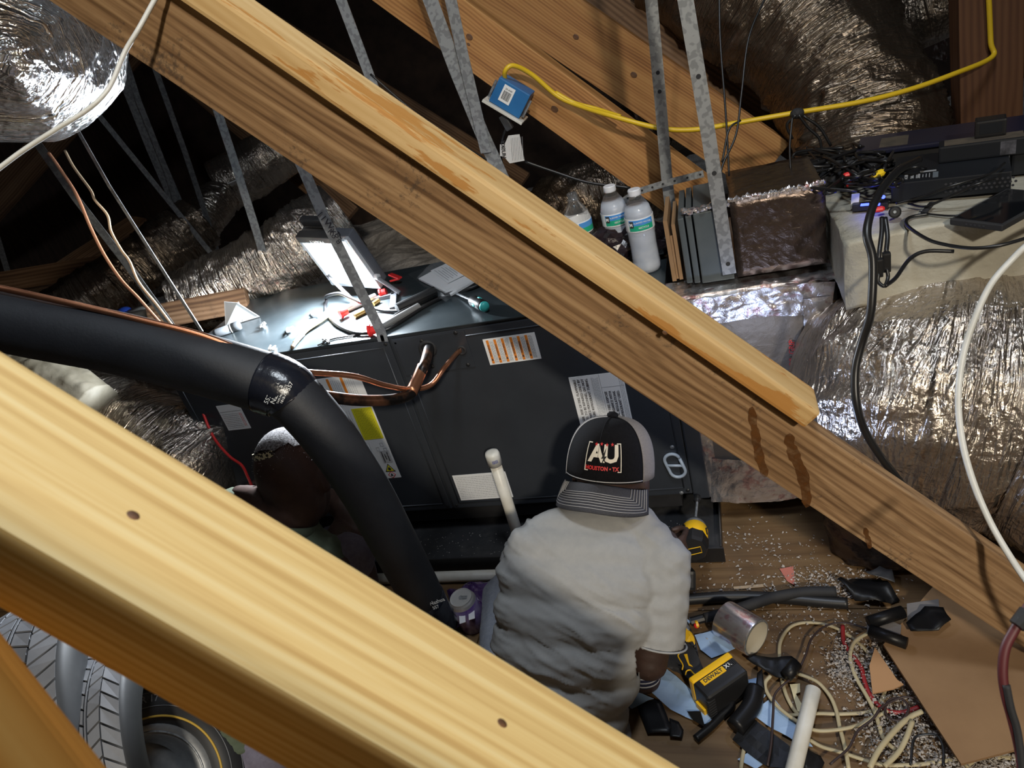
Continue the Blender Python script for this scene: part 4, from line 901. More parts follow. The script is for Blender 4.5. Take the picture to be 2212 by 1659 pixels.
cable('power_cable', Z1([(915, 1500), (740, 1500), (560, 1420), (460, 1290), (465, 1190)], ZU+0.006)+[onz(705, 640, ZU+0.03), onz(733, 634, ZU+0.05), onz(760, 645, ZU+0.04)]+Z1([(950, 1275), (1150, 1290), (1330, 1270), (1500, 1190), (1650, 1120), (1850, 1070), (1990, 1010)], ZU+0.008), 0.0052, RUB, 'glossy black cord looping in front of the floodlight and away to the right', 'cord')
cable('power_cable', Z1([(985, 1485), (1100, 1440), (1250, 1345), (1400, 1250), (1560, 1170), (1750, 1100)], ZU+0.006), 0.0048, RUB, 'black cord running from the strap foot towards the screwdriver', 'cord')
cable('power_cable', Z1([(980, 1440), (1060, 1390), (1160, 1320), (1270, 1260)], ZU+0.014), 0.0075, RUB, 'thicker grey black cord stub behind the strap foot', 'cord')
cable('thin_wire', Z1([(380, 1620), (520, 1560), (700, 1530), (900, 1505)], ZU+0.003), 0.0022, RUB, 'thin black wire along the front edge left of the strap foot', 'wire')

# ------------------------------------------------------------------ blue electrical box and yellow cable
bb = thing('electrical_box', 'blue plastic electrical box with barcode sticker and white cover plate on the orange rafter', 'electrical box', ony(1105, 210, 2.1))
BLUE = mat('box_blue', (0.015, 0.12, 0.33), (0.02, 0.15, 0.38), 9, 0.45)
yb = 2.085; c_ = ony(1106, 207, yb); bx = (ony(1145, 232, yb)-ony(1088, 198, yb)).normalized(); bz = V((-bx.z, 0, bx.x)); Rb = frame(bx, (0, 1, 0))
bz = bz if bz.z > 0 else -bz
MB().box(c_, (0.098, 0.07, 0.072), frame(bx, (0, 1, 0)), 0.004).build('box_body', BLUE, bb)
MB().box(c_-bz*0.041+V((0, -0.004, 0)), (0.128, 0.085, 0.008), frame(bx, (0, 1, 0)), 0.002).build('cover_plate', WHITEP, bb)
st = MB().box(c_+V((0, -0.0358, 0))+bz*0.004-bx*0.010, (0.034, 0.0008, 0.046), frame(bx, (0, 1, 0)) @ Matrix.Rotation(0.0, 3, 'Y'), 0).build('sticker', PAPER, bb)
mb = MB()
for k in range(9): mb.box(c_+V((0, -0.0364, 0))+bz*0.000-bx*0.010+bx*(k-4)*0.0026, (0.0013 if k % 3 else 0.0019, 0.0006, 0.024), frame(bx, (0, 1, 0)))
mb.build('barcode', PRINT, st)
text('lettering', '20-4/40', c_+V((0, -0.0364, 0))+bz*0.021-bx*0.010, bx, bz, 0.007, PRINT, st, align='CENTER')
for s_ in (-1, 1): MB().lathe([(0.004, 0), (0.004, 0.05)], c_+bx*s_*0.055-bz*0.03+V((0, -0.02, 0)), bz, 8).build('screw', GALV, bb)
YELC = mat('yellow_cable', (0.72, 0.48, 0.02), rough=0.42)
cable('yellow_cable', [ony(1090, 172, 2.075), ony(1092, 152, 2.06), ony(1110, 142, 2.07), ony(1150, 162, 2.10), ony(1205, 208, 2.115), ony(1255, 230, 2.10), ony(1320, 250, 2.05), ony(1420, 276, 2.03), ony(1500, 280, 2.03), ony(1600, 264, 2.05), ony(1710, 245, 2.06), ony(1850, 222, 2.08), ony(1960, 195, 2.12), ony(2060, 160, 2.18), ony(2142, 124, 2.27), ony(2140, 90, 2.285), ony(2136, 0, 2.285), ony(2132, -60, 2.285)], 0.0066, YELC, 'yellow cable looping from the blue box across the straps to the upright stud', n=10)
cable('yellow_cable', [ony(1200, 200, 2.118), ony(1240, 222, 2.11), ony(1290, 236, 2.10), ony(1340, 252, 2.062)], 0.0062, YELC, 'second yellow cable strand doubled beside the first near the blue box', n=8)
pg = thing('power_plug', 'black plug hanging from the white cover plate with its cord', 'plug', ony(1093, 265, 2.07))
MB().box(ony(1094, 264, 2.07), (0.022, 0.02, 0.045), frame((1, 0, 0.3), (0, 1, 0)), 0.004).build('plug_body', mat('plug_grey', (0.05, 0.055, 0.065), rough=0.4), pg)
MB().tube(cat([ony(1092, 278, 2.07), ony(1086, 300, 2.07), ony(1082, 340, 2.08), ony(1092, 380, 2.1)], 8), 0.0042, 8).build('cord', RUB, pg, smooth=True)
tg = thing('warning_tag', 'silvery white warning tag with small print tied to the hanging cord', 'tag', ony(1108, 322, 2.06))
TAGM = mat('tag_silver', (0.62, 0.62, 0.62), rough=0.4, bmp=0.5, bscale=40)
tp_ = [ony(x, y, 2.06) for x, y in ((1098, 293), (1122, 290), (1133, 347), (1101, 353), (1088, 338), (1080, 337), (1080, 312), (1090, 312))]
MB().prism(tp_, (0, 0.0015, 0)).build('tag_sheet', TAGM, tg)
text('lettering', 'HUSKY', ony(1089, 342, 2.058), ony(1092, 306, 2.058)-ony(1096, 346, 2.058), (1, 0, 0), 0.016, PRINT, tg, valign='CENTER', bold=0.0004).data.name
mb = MB(); rr = random.Random(9)
for k in range(8):
    x = 1101+k*3.4; mb.tube([ony(x+6, 347-k*0.5, 2.0585), ony(x-1+4, 298-k*0.4, 2.0585)], 0.0006, 4)
mb.build('small_print', PRINTG, tg)
cable('black_cable', [ony(1134, 349, 2.07), ony(1200, 372, 2.07), ony(1270, 394, 2.06), ony(1362, 406, 2.05)], 0.0042, RUB, 'black cord stretched from the silvery tag to the perforated strap', 'cord')
cable('black_cable', [ony(800, 160, 1.9), ony(900, 245, 1.92), ony(1010, 320, 1.95), ony(1050, 345, 2.0)], 0.003, RUB, 'thin dark cord behind the upper edge of the pale board', 'cord')

# ------------------------------------------------------------------ thin cables at the left
cable('white_cable', [at(420, -190, 1.04), at(352, -30, 1.045), at(333, 2, 1.045), at(300, 62, 1.045), at(270, 112, 1.05), at(245, 172, 1.05), at(225, 205, 1.05), at(185, 240, 1.05), at(120, 280, 1.05), at(50, 325, 1.05), at(0, 362, 1.05), at(-50, 400, 1.05), at(-200, 520, 1.05), at(-400, 690, 1.05)], 0.0036, WHITEP, 'white cable drooping from the weathered timber across the silver duct end')
cable('copper_wire', [at(105, 330, 1.9), at(125, 358, 1.9), at(165, 420, 1.9), at(195, 490, 1.9), at(225, 550, 1.9), at(262, 605, 1.9), at(300, 645, 1.9), at(350, 702, 1.9)], 0.0042, COPPERW, 'copper coloured thin line hanging from the silver duct end', 'wire')
cable('beige_wire', [at(140, 325, 1.95), at(160, 362, 1.95), at(195, 410, 1.95), at(205, 432, 1.94), at(232, 465, 1.95), at(240, 500, 1.95), at(262, 540, 1.95), at(280, 565, 1.95), at(300, 610, 1.95), at(340, 660, 1.95), at(376, 708, 1.95)], 0.0036, mat('beige_wire', (0.52, 0.40, 0.27), rough=0.5), 'kinked beige wire hanging right of the copper coloured line', 'wire')
cable('red_wire', [at(427, 856, 2.30), at(436, 885, 2.28), at(462, 945, 2.25), at(495, 985, 2.22), at(522, 1005, 2.2), at(535, 1030, 2.15), at(548, 1060, 2.05)], 0.0044, RED, 'red wire hanging beside the left end of the air handler', 'wire')
cable('red_wire', [at(672, 1134, 1.85), at(690, 1138, 1.86), at(702, 1150, 1.86), at(708, 1166, 1.87)], 0.0035, RED, 'short red wire showing by the seated worker knee', 'wire')
bp = thing('blue_lidded_tub', 'round blue cap and white tub behind the black pipe at left', 'cap', at(268, 680, 2.72)); MB().ball(at(268, 676, 2.72), (0.032, 0.032, 0.022), 3).build('cap_dome', mat('cap_blue', (0.02, 0.06, 0.35), rough=0.35), bp, smooth=True)
MB().lathe([(0.045, 0), (0.05, 0.03), (0.052, 0.04), (0.040, 0.045)], at(305, 692, 2.70), (0, 0, 1), 18).build('tub', WHITEP, bp, smooth=True)
cable('white_cable', [at(2420, 420, 1.22), at(2310, 465, 1.22), at(2230, 520, 1.22), at(2185, 562, 1.235), at(2140, 615, 1.245), at(2105, 690, 1.25), at(2080, 770, 1.252), at(2070, 860, 1.25), at(2078, 950, 1.24), at(2102, 1040, 1.225), at(2140, 1130, 1.205), at(2190, 1215, 1.18), at(2240, 1285, 1.15), at(2330, 1400, 1.13), at(2420, 1500, 1.13)], 0.0056, WHITEP, 'white flat cable draped down over the huge silver duct at right', n=10)

# ------------------------------------------------------------------ water bottles on the air handler
WATER = mat('frozen_water', (0.62, 0.68, 0.80), (0.78, 0.82, 0.90), 18, 0.35, 0, 0.4, 30, trans=0.25)
PET = mat('clear_bottle', (0.95, 0.97, 1.0), rough=0.06, trans=0.95, alpha=0.45)
LBLUE = mat('label_blue', (0.05, 0.25, 0.66), (0.12, 0.36, 0.75), 4, 0.35); LGRN = mat('label_green', (0.02, 0.38, 0.22), rough=0.35); LWHT = mat('label_white', (0.8, 0.82, 0.85), rough=0.35)
def band(nm, r, z0, z1, a0, a1, m, par, n=18):
    mb = MB(); prev = None
    for k in range(n+1):
        a = a0+(a1-a0)*k/n; u_ = V((cos(a), sin(a), 0)); ring = [mb.bm.verts.new(u_*rr_+V((0, 0, z))) for rr_, z in ((r, z0), (r, z1), (r-0.0008, z1), (r-0.0008, z0))]
        if prev:
            for j in range(4): mb.bm.faces.new((prev[j], prev[(j+1) % 4], ring[(j+1) % 4], ring[j]))
        else: mb.bm.faces.new(ring)
        prev = ring
    mb.bm.faces.new(prev[::-1]); return mb.build(nm, m, par, smooth=False, local=True)
def bottle(loc, lab, capped=True, filled=True, yaw=0.0, sc=1.0):
    o = thing('water_bottle', lab, 'bottle', loc, 'water bottles on the air handler'); R_ = 0.0365
    prof = [(0.024, 0.0), (0.033, 0.003), (R_, 0.014), (R_, 0.03)]
    for k in range(9): z = 0.036+k*0.0085; prof += [(R_*0.965, z), (R_*1.0 - 0.0006*min(k, 8-k), z+0.0042)]
    prof += [(R_, 0.118), (R_, 0.152), (R_*0.99, 0.158), (R_*0.86, 0.176), (R_*0.55, 0.195), (0.0125, 0.206), (0.0125, 0.212)]
    MB().lathe(prof, n=30, cap=True).build('bottle_body', PET, o, smooth=True, local=True)
    if filled:
        wp = [(max(0.002, r-0.0012), z+0.001) for r, z in prof if z < 0.181]; MB().lathe(wp, n=30).build('ice_water', WATER, o, smooth=True, local=True)
    lb = band('label_wrap', R_+0.0007, 0.119, 0.153, 0, 2*pi, LWHT, o, 40)
    band('label_field', R_+0.0014, 0.136, 0.150, yaw-0.75, yaw+1.0, LBLUE, lb); band('label_field', R_+0.0014, 0.122, 0.136, yaw-0.75, yaw+1.0, LGRN, lb)
    def ct(s_, z, size, a): 
        u_ = V((cos(a), sin(a), 0)); text('lettering', s_, u_*(R_+0.0035)+V((0, 0, z)), V((-sin(a), cos(a), 0)), (0, 0, 1), size, PRINTW, lb, align='CENTER').matrix_parent_inverse.identity()
    if capped:
        ct('PURIFIED WATER', 0.147, 0.0056, yaw+0.2); ct('RECYCLE', 0.1335, 0.0065, yaw+0.25)
        a = yaw-0.55; sq = band('emblem', R_+0.0019, 0.131, 0.148, a-0.14, a+0.14, PRINT, lb, 4)
        u_ = V((cos(a), sin(a), 0)); text('lettering', 'M', u_*(R_+0.0034)+V((0, 0, 0.145)), V((-sin(a), cos(a), 0)), (0, 0, 1), 0.011, PRINTW, lb, align='CENTER', bold=0.0004).matrix_parent_inverse.identity()
        MB().lathe([(0.0155, 0.205), (0.0165, 0.208), (0.0165, 0.219), (0.0150, 0.221)], n=28).build('cap', mat('cap_frost', (0.72, 0.74, 0.80), rough=0.4), o, local=True)
    else:
        MB().lathe([(0.0145, 0.206), (0.0165, 0.207), (0.0165, 0.210), (0.0135, 0.211), (0.0135, 0.226), (0.0118, 0.226), (0.0118, 0.206)], n=24, cap=False).build('neck_ring', PET, o, smooth=True, local=True)
    o.scale = (sc, sc, sc); return o
ta = atan2(-1.0, 0.1)
bottle(onz(1348, 568, ZU), 'capped frozen water bottle, left one of the full pair', yaw=-1.45)
bottle(onz(1400, 583, ZU), 'capped frozen water bottle, right one of the full pair beside the cardboard', yaw=-1.50)
bottle(onz(1272, 586, ZU), 'open clear water bottle without cap, lower left of the frozen pair', capped=False, filled=False, yaw=-0.6)
TRASH = mat('black_film', (0.02, 0.014, 0.018), rough=0.18, bmp=0.9, bscale=60)
mb = MB(); mb.ball(onz(1335, 560, ZU+0.05)+V((0.02, 0.09, 0)), (0.13, 0.035, 0.075), 4)
for v in mb.bm.verts: v.co += V((fbm(v.co*22, 3), fbm(v.co*22+V((5, 0, 0)), 3), fbm(v.co*22+V((0, 5, 0)), 3)))*0.03; v.co.z = max(v.co.z, ZU+0.002)
tag(mb.build('black_bag', TRASH, None, 'crumpled glossy black film bag behind the water bottles'), None, 'bag')

# ------------------------------------------------------------------ recorder, phone and cabling on the white box
ZW = ZT+0.004
rec = thing('video_recorder', 'flat black recorder box with vent holes and printed legend lying on the white wrapping', 'recorder', onz(2040, 400, ZW))
a, b_ = onz(1925, 442, ZW), onz(2183, 418, ZW); rx = (b_-a); rw = rx.length; rx.normalize(); ry = V((-rx.y, rx.x, 0)); Rr = frame(rx, ry); rh, rdp = 0.046, 0.19
def rbox(nm, x0, x1, y0, y1, z0, z1, m, par, bev=0.002): c_ = a+rx*(x0+x1)/2+ry*(y0+y1)/2+V((0, 0, (z0+z1)/2)); return MB().box(c_, (x1-x0, y1-y0, z1-z0), Rr, bev).build(nm, m, par)
RECM = mat('recorder_black', (0.010, 0.012, 0.016), rough=0.45, metal=0.2)
rb_ = rbox('case', 0, rw, 0, rdp, 0.004, rh, RECM, rec, 0.003)
mb = MB()
for j in range(3):
    for i in range(14): mb.lathe([(0.0026, 0), (0.0026, 0.0006)], a+rx*(0.10+0.0088*i+0.0044*(j % 2))+V((0, 0, 0.017+0.008*j))-ry*0.0006, -ry, 8)
mb.build('vent_holes', PRINT, rec)
for k, (s_, sz) in enumerate((('AC100', 0.010), ('250V', 0.009), ('50/60Hz', 0.008))): text('lettering', s_, a+rx*(0.022+0.012*k)+ry*0.018+V((0, 0, rh+0.0006)), ry, -rx, sz, PRINTG, rec)
rbox('legend', 0.052, 0.082, 0.055, 0.063, rh, rh+0.0006, PRINTG, rec, 0); rbox('legend', 0.076, 0.086, 0.012, 0.048, rh, rh+0.0006, mat('legend_grey', (0.12, 0.14, 0.16)), rec, 0)
mb = MB()
for k in range(6): mb.box(a+rx*(0.040+0.006*k)+ry*0.030+V((0, 0, rh+0.0004)), (0.0015, 0.018+0.004*(k % 3), 0.0006), Rr)
mb.build('small_print', PRINTG, rec)
pw = thing('power_brick', 'long dusty black power adapter lying on the recorder', 'adapter', onz(2070, 350, ZW)); rbox('body', 0.085, 0.245, 0.10, 0.15, rh+0.001, rh+0.036, RECM, pw, 0.004)
rbox('dust_film', 0.095, 0.235, 0.104, 0.146, rh+0.036, rh+0.0366, mat('dust_tan', (0.09, 0.07, 0.048), (0.05, 0.04, 0.03), 30, 0.9), pw, 0); rbox('sticker', 0.195, 0.222, 0.0995, 0.1003, rh+0.004, rh+0.032, mat('worn_sticker', (0.12, 0.12, 0.14), (0.03, 0.03, 0.035), 60, 0.4), pw, 0)
cu_ = thing('plug_adapter', 'small black cube adapter on top of the long dusty one', 'adapter', onz(2100, 300, ZW)); rbox('body', 0.150, 0.205, 0.125, 0.165, rh+0.0372, rh+0.072, BLACK, cu_, 0.004); rbox('label', 0.158, 0.198, 0.1245, 0.125, rh+0.045, rh+0.066, RECM, cu_, 0)
c3 = thing('plug_adapter', 'black adapter at the right edge behind the recorder', 'adapter', onz(2190, 330, ZW)); rbox('body', rw+0.005, rw+0.10, 0.11, 0.18, 0.0, 0.068, RECM, c3, 0.005); rbox('seam', rw+0.004, rw+0.101, 0.109, 0.1095, 0.048, 0.050, BLACK, c3, 0)
lp = thing('flat_panel', 'dark flat panel lying behind the recorder in front of the arching duct', 'panel', onz(1900, 300, ZW)); rbox('board', -0.09, 0.28, 0.235, 0.37, 0.045, 0.057, mat('panel_navy', (0.012, 0.013, 0.03), rough=0.35), lp, 0.004); rbox('dust_patch', -0.04, 0.02, 0.25, 0.33, 0.057, 0.0576, mat('dust_tan', (0.16, 0.125, 0.085)), lp, 0); rbox('support', -0.05, 0.22, 0.25, 0.35, 0.0, 0.045, BLACKM, lp, 0.003)
# mobile phone
ph = thing('mobile_phone', 'black phone in a thick dark case lying face up on the white wrapping', 'phone', onz(2130, 460, ZW))
p1, p2, p4 = onz(2050, 487, ZW), onz(2165, 502, ZW), onz(2212, 428, ZW); px_ = (p2-p1); pw_ = px_.length; px_.normalize(); py_ = V((-px_.y, px_.x, 0)); Rp = frame(px_, py_); pl_ = 0.175
MB().box(p1+px_*pw_/2+py_*pl_/2+V((0, 0, 0.007)), (pw_, pl_, 0.013), Rp, 0.005, 3).build('case', BLACKM, ph); MB().box(p1+px_*pw_/2+py_*pl_/2+V((0, 0, 0.0137)), (pw_-0.012, pl_-0.014, 0.0006), Rp, 0).build('screen', mat('screen_dark', (0.006, 0.007, 0.009), rough=0.08), ph)
for k in range(5): MB().box(p1+px_*(pw_/2+(k-2)*0.008)+V((0, 0, 0.007))-py_*0.0003, (0.004, 0.001, 0.003), Rp).build('port_slot', PRINT, ph)
# tangle of black cords at the left of the recorder
tgm = thing('cable_tangle', 'heap of tangled black cords left of the recorder', 'cables', onz(1840, 380, ZW)); rr = random.Random(21)
for k in range(26):
    cx, cy = rr.uniform(1775, 1925), rr.uniform(330, 400); pts = [onz(cx+rr.uniform(-85, 85), cy+rr.uniform(-28, 28), ZW+rr.uniform(0.006, 0.07)) for _ in range(5)]
    MB().tube(cat(pts, 5), rr.uniform(0.0025, 0.0045), 6).build('cord', RUB, tgm, smooth=True)
mb = MB().ball(onz(1845, 372, ZW+0.02), (0.085, 0.055, 0.034), 3)
for v in mb.bm.verts: v.co += V((fbm(v.co*40, 2), fbm(v.co*40+V((3, 0, 0)), 2), fbm(v.co*40+V((0, 3, 0)), 2)))*0.02
mb.build('matted_core', BLACKM, tgm)
def bead(nm, px, py, z, r, L_, ax, m, lab, c_): return tag(MB().lathe([(r*0.7, 0), (r, L_*0.15), (r, L_*0.8), (r*0.6, L_)], onz(px, py, z), ax, 10).build(nm, m, None, lab), lab, c_, 'small plugs among the cords')
bead('red_plug', 1822, 380, ZW+0.05, 0.006, 0.022, (1, 0, 0.1), RED, 'red plug leftmost in the cord heap', 'plug'); bead('red_plug', 1858, 383, ZW+0.05, 0.006, 0.026, (1, -0.3, 0), RED, 'red plug in the cord heap beside the yellow one', 'plug')
bead('red_plug', 1828, 400, ZW+0.03, 0.006, 0.026, (1, 0, 0), RED, 'red plug lowest in the cord heap, above the white tag', 'plug'); bead('yellow_plug', 1884, 384, ZW+0.055, 0.0085, 0.03, (1, 0.5, 0.2), mat('plug_yellow', (0.80, 0.55, 0.02), rough=0.4), 'yellow plug in the cord heap', 'plug'); bead('red_plug', 1888, 454, ZW+0.012, 0.006, 0.02, (1, 0, 0), RED, 'red plug under the blue glowing hub', 'plug')
hub = thing('usb_hub', 'small hub glowing blue beside the white tag', 'hub', onz(1885, 445, ZW)); MB().box(onz(1880, 444, ZW+0.010), (0.07, 0.022, 0.014), frame(rx, ry), 0.003).build('body', BLACK, hub)
LEDB = mat('led_blue', (0.05, 0.08, 1), emit=((0.05, 0.08, 1.0), 5)); 
for px in (1868, 1892): MB().box(onz(px, 442, ZW+0.0175), (0.016, 0.012, 0.0015), frame(rx, ry)).build('led', LEDB, hub)
MB().lathe([(0.004, 0), (0.004, 0.002)], onz(1908, 425, ZW+0.03), -ry, 8).build('led', LEDB, hub); lamp('hub_glow', 'POINT', onz(1866, 436, ZW+0.035), 0.035, (0.05, 0.08, 1.0), 0.006)
tg2 = MB().box(onz(1847, 433, ZW+0.020), (0.016, 0.002, 0.030), frame((1, 0, -0.1), (0, 1, 0))).build('white_tag', PAPER, None); tag(tg2, 'tiny white tag hanging on a cord left of the blue glow', 'tag')
cam_ = thing('round_connector', 'small round black connector with a pale centre near the hub', 'connector', onz(1934, 454, ZW)); MB().lathe([(0.011, 0), (0.012, 0.014), (0.009, 0.016)], onz(1934, 460, ZW+0.012), -ry+V((0, 0, 0.5)), 16).build('body', BLACK, cam_); MB().lathe([(0.003, 0.0155), (0.003, 0.0172)], onz(1934, 460, ZW+0.012), -ry+V((0, 0, 0.5)), 10).build('centre_pin', GALV, cam_)
cable('hanging_cable', [at(1985, 345, 1.42), at(1945, 365, 1.33), at(1915, 395, 1.28), at(1893, 430, 1.25), at(1878, 470, 1.23), at(1873, 510, 1.22), at(1885, 560, 1.215), at(1884, 640, 1.22), at(1878, 690, 1.23), at(1862, 740, 1.25), at(1848, 800, 1.26), at(1850, 870, 1.26), at(1868, 930, 1.27), at(1905, 990, 1.28), at(1950, 1050, 1.30), at(1990, 1120, 1.32)], 0.0072, RUB, 'thick black cord hanging straight down in front of the white wrapped box', 'cord')
hc = thing('inline_connector_cable', 'thin black cord with two inline connectors hanging below the hub', 'cord', at(1905, 560, 1.24))
MB().tube(cat([at(1905, 470, 1.26), at(1905, 500, 1.25), at(1900, 540, 1.24), at(1897, 565, 1.24)], 6), 0.004, 8).build('cord', RUB, hc, smooth=True); MB().tube(cat([at(1912, 470, 1.26), at(1917, 510, 1.25), at(1914, 545, 1.24)], 6), 0.004, 8).build('cord', RUB, hc, smooth=True)
MB().box(at(1899, 578, 1.24), (0.012, 0.012, 0.034), None, 0.003).build('connector', BLACK, hc); MB().box(at(1915, 566, 1.24), (0.013, 0.012, 0.036), None, 0.003).build('connector', BLACK, hc)
MB().tube(cat([at(1898, 592, 1.24), at(1897, 608, 1.24), at(1910, 618, 1.235), at(1918, 600, 1.24), at(1916, 582, 1.24)], 8), 0.0032, 8).build('cord', RUB, hc, smooth=True)
cable('thin_cable', [at(1912, 618, 1.235), at(1935, 600, 1.25), at(1965, 560, 1.27), at(2000, 543, 1.27), at(2060, 543, 1.26)], 0.0036, RUB, 'black cord arching from the inline connectors onto the silver duct', 'cord')
cable('thin_cable', [onz(2005, 462, ZW+0.004), onz(1965, 470, ZW+0.004), onz(1960, 487, ZW+0.004), onz(2000, 515, ZW+0.004), onz(2040, 528, ZW+0.004), onz(2100, 536, ZW+0.006), onz(2160, 530, ZW+0.01), onz(2225, 512, ZW+0.012)], 0.0034, RUB, 'black cord curving across the white wrapping in front of the phone', 'cord')
cable('thin_cable', [onz(1995, 461, ZW+0.003), onz(2055, 466, ZW+0.003), onz(2120, 460, ZW+0.003)], 0.002, RUB, 'thin black wire passing behind the phone', 'wire')
cable('thin_cable', [onz(1935, 440, ZW+0.02), onz(1990, 425, ZW+0.03), onz(2060, 400, ZW+0.052), onz(2140, 375, ZW+0.056), onz(2170, 352, ZW+0.06)], 0.0026, RUB, 'thin black wire lying diagonally over the recorder front', 'wire')
cable('thin_cable', [onz(1962, 440, ZW+0.01), onz(2000, 446, ZW+0.012), onz(2050, 425, ZW+0.03), onz(2110, 398, ZW+0.053), onz(2150, 385, ZW+0.054)], 0.0024, RUB, 'second thin wire lower on the recorder front', 'wire')
st2 = [onz(1995, 460, ZW+0.003), onz(2015, 437, ZW+0.012)]; tag(MB().tube(st2, 0.007, 6, flat=0.3).build('velcro_strap', BLACKM, None), 'short black strap end folded in front of the recorder', 'strap')
for k, l in enumerate(([(1553, -40), (1556, 90), (1568, 250), (1575, 380)], [(1660, -20), (1618, 80), (1602, 200), (1590, 290), (1560, 360), (1555, 410)], [(1600, 260), (1575, 280), (1560, 350)], [(1712, 250), (1706, 320), (1710, 400)])):
    cable('dangling_wire', [at(x, y, 1.72) for x, y in l], 0.0026, RUB, ['straight thin black wire hanging behind the nearest strap', 'curved thin black wire hanging in front of the arching duct', 'short black tie end hanging off the yellow cable', 'black wire hanging down from the knot on the yellow cable'][k], 'wire')
tk = thing('cable_tie_knot', 'black twist of cords tied on the yellow cable in front of the duct', 'cables', ony(1725, 245, 2.05)); MB().ball(ony(1722, 245, 2.05), (0.018, 0.014, 0.014), 2).build('knot_body', BLACKM, tk)
for l in ([(1725, 248), (1745, 275), (1770, 300), (1775, 335)], [(1735, 250), (1770, 275), (1795, 315)], [(1720, 248), (1700, 270), (1712, 300)]): MB().tube(cat([ony(x, y, 2.04) for x, y in l], 6), 0.0038, 7).build('cord', RUB, tk, smooth=True)
dropc = thing('two_colour_cable', 'red and black cord hanging at the right edge in front of everything', 'cord', at(2190, 1450, 0.75))
REDB = mat('cord_maroon', (0.085, 0.013, 0.016), rough=0.55)
MB().tube(cat([at(2330, 1150, 0.80), at(2250, 1270, 0.785), at(2215, 1320, 0.78), at(2192, 1360, 0.78), at(2172, 1400, 0.78), at(2166, 1450, 0.78), at(2172, 1500, 0.78), at(2188, 1560, 0.78), at(2202, 1620, 0.78), at(2210, 1690, 0.78), at(2225, 1900, 0.82)], 8), 0.0050, 10).build('cord', REDB, dropc, smooth=True)
MB().tube(cat([at(2174, 1480, 0.775), at(2184, 1530, 0.775), at(2196, 1570, 0.775), at(2203, 1610, 0.775), at(2212, 1690, 0.775)], 8), 0.004, 8).build('cord', BLACKM, dropc, smooth=True)
MB().tube([at(2222, 1325, 0.775), at(2196, 1352, 0.775)], [0.010, 0.008], 10).build('boot', BLACK, dropc)

# ------------------------------------------------------------------ floor clutter
def S5(l, z=0.006): return [onz(1472+x*0.33454, 1104+y*0.33454, z) for x, y in l]
def S6(l, z=0.0): return [onz(1340+x*0.18083, 1280+y*0.18083, z) for x, y in l]
def romex(l, lab, r=0.0043, z=0.007, m=CREAM, nm='cream_cable', c_='cable', g='cream cables looped on the floor'):
    pts = cat(S5(l, z), 7); rr = random.Random(len(l)*7+int(l[0][0]))
    pts = [p+V((0, 0, 0.006*abs(fbm(V((p.x*9, p.y*9, l[0][0])), 2))*2)) for p in pts]
    o = MB().tube(pts, r, 8, flat=0.62).build(nm, m, None, lab, smooth=True); return tag(o, lab, c_, g)
romex([(690, 1318), (1000, 1312), (1180, 1303), (1262, 1268), (1310, 1180), (1302, 1080), (1250, 970), (1180, 890), (1090, 812), (960, 742), (820, 720), (705, 748), (642, 840), (633, 940), (652, 1100), (690, 1220), (760, 1320), (850, 1370)], 'cream cable forming the largest loop on the floor')
romex([(750, 1055), (880, 1110), (955, 1190), (1000, 1290), (1022, 1400), (1058, 1540), (1080, 1665)], 'cream cable curving out from under the black tape roll down to the bottom edge', z=0.012)
romex([(575, 1065), (542, 1110), (552, 1170), (620, 1260), (720, 1340), (840, 1412), (950, 1424), (1100, 1398), (1240, 1335), (1330, 1290)], 'cream cable passing low behind the white pipe', z=0.017)
romex([(1205, 795), (1120, 850), (1090, 930), (1105, 1020), (1140, 1100), (1200, 1205), (1245, 1290), (1275, 1380), (1305, 1470), (1380, 1550)], 'cream cable crossing the right half of the largest loop', z=0.018)
romex([(825, 1480), (900, 1522), (1000, 1553), (1150, 1600), (1300, 1638), (1500, 1640), (1745, 1612)], 'cream cable along the bottom towards the cardboard corner', z=0.012)
romex([(1215, 1662), (1280, 1545), (1380, 1420), (1470, 1335), (1555, 1298)], 'wide pale cable rising from the bottom to the cardboard edge', r=0.0056, z=0.026)
romex([(1310, 1650), (1395, 1565), (1450, 1470), (1492, 1355)], 'short pale cable end right of the wide one', r=0.005, z=0.03)
romex([(405, 1530), (393, 1600), (385, 1665)], 'short cream cable end by the near timber')
romex([(1040, 740), (1050, 850), (1100, 925), (1160, 1010), (1182, 1100), (1230, 1205), (1310, 1282), (1420, 1300), (1535, 1268)], 'dark red cable running through the loops to the cardboard', r=0.0048, z=0.015, m=mat('red_cable', (0.28, 0.02, 0.022), rough=0.45), nm='red_cable')
romex([(555, 1645), (580, 1500), (592, 1300), (600, 1195), (650, 1130), (740, 1050), (800, 940), (840, 830), (930, 745), (1050, 722), (1205, 760)], 'thin dark brown wire arcing beside the largest loop', r=0.0026, z=0.022, m=mat('brown_wire', (0.035, 0.02, 0.018), rough=0.5), nm='dark_wire', c_='wire')
romex([(960, 1640), (1080, 1530), (1140, 1420), (1240, 1340), (1300, 1265), (1420, 1205), (1500, 1210)], 'thin dark wire crossing the pale insulation heap', r=0.0026, z=0.03, m=MATS['brown_wire'], nm='dark_wire', c_='wire')
romex([(1340+80*cos(a), 1275+75*sin(a)) if False else (1390+75*cos(a), 1280+72*sin(a)) for a in [0.3*k for k in range(24)]], 'small coil of thin dark wire by the cardboard edge', r=0.0026, z=0.028, m=MATS['brown_wire'], nm='dark_wire', c_='wire')
romex([(1480, 1640), (1500, 1480), (1560, 1450), (1650, 1460), (1690, 1540), (1690, 1650)], 'thin black looped wire over the insulation at the bottom', r=0.0026, z=0.03, m=RUB, nm='dark_wire', c_='wire')
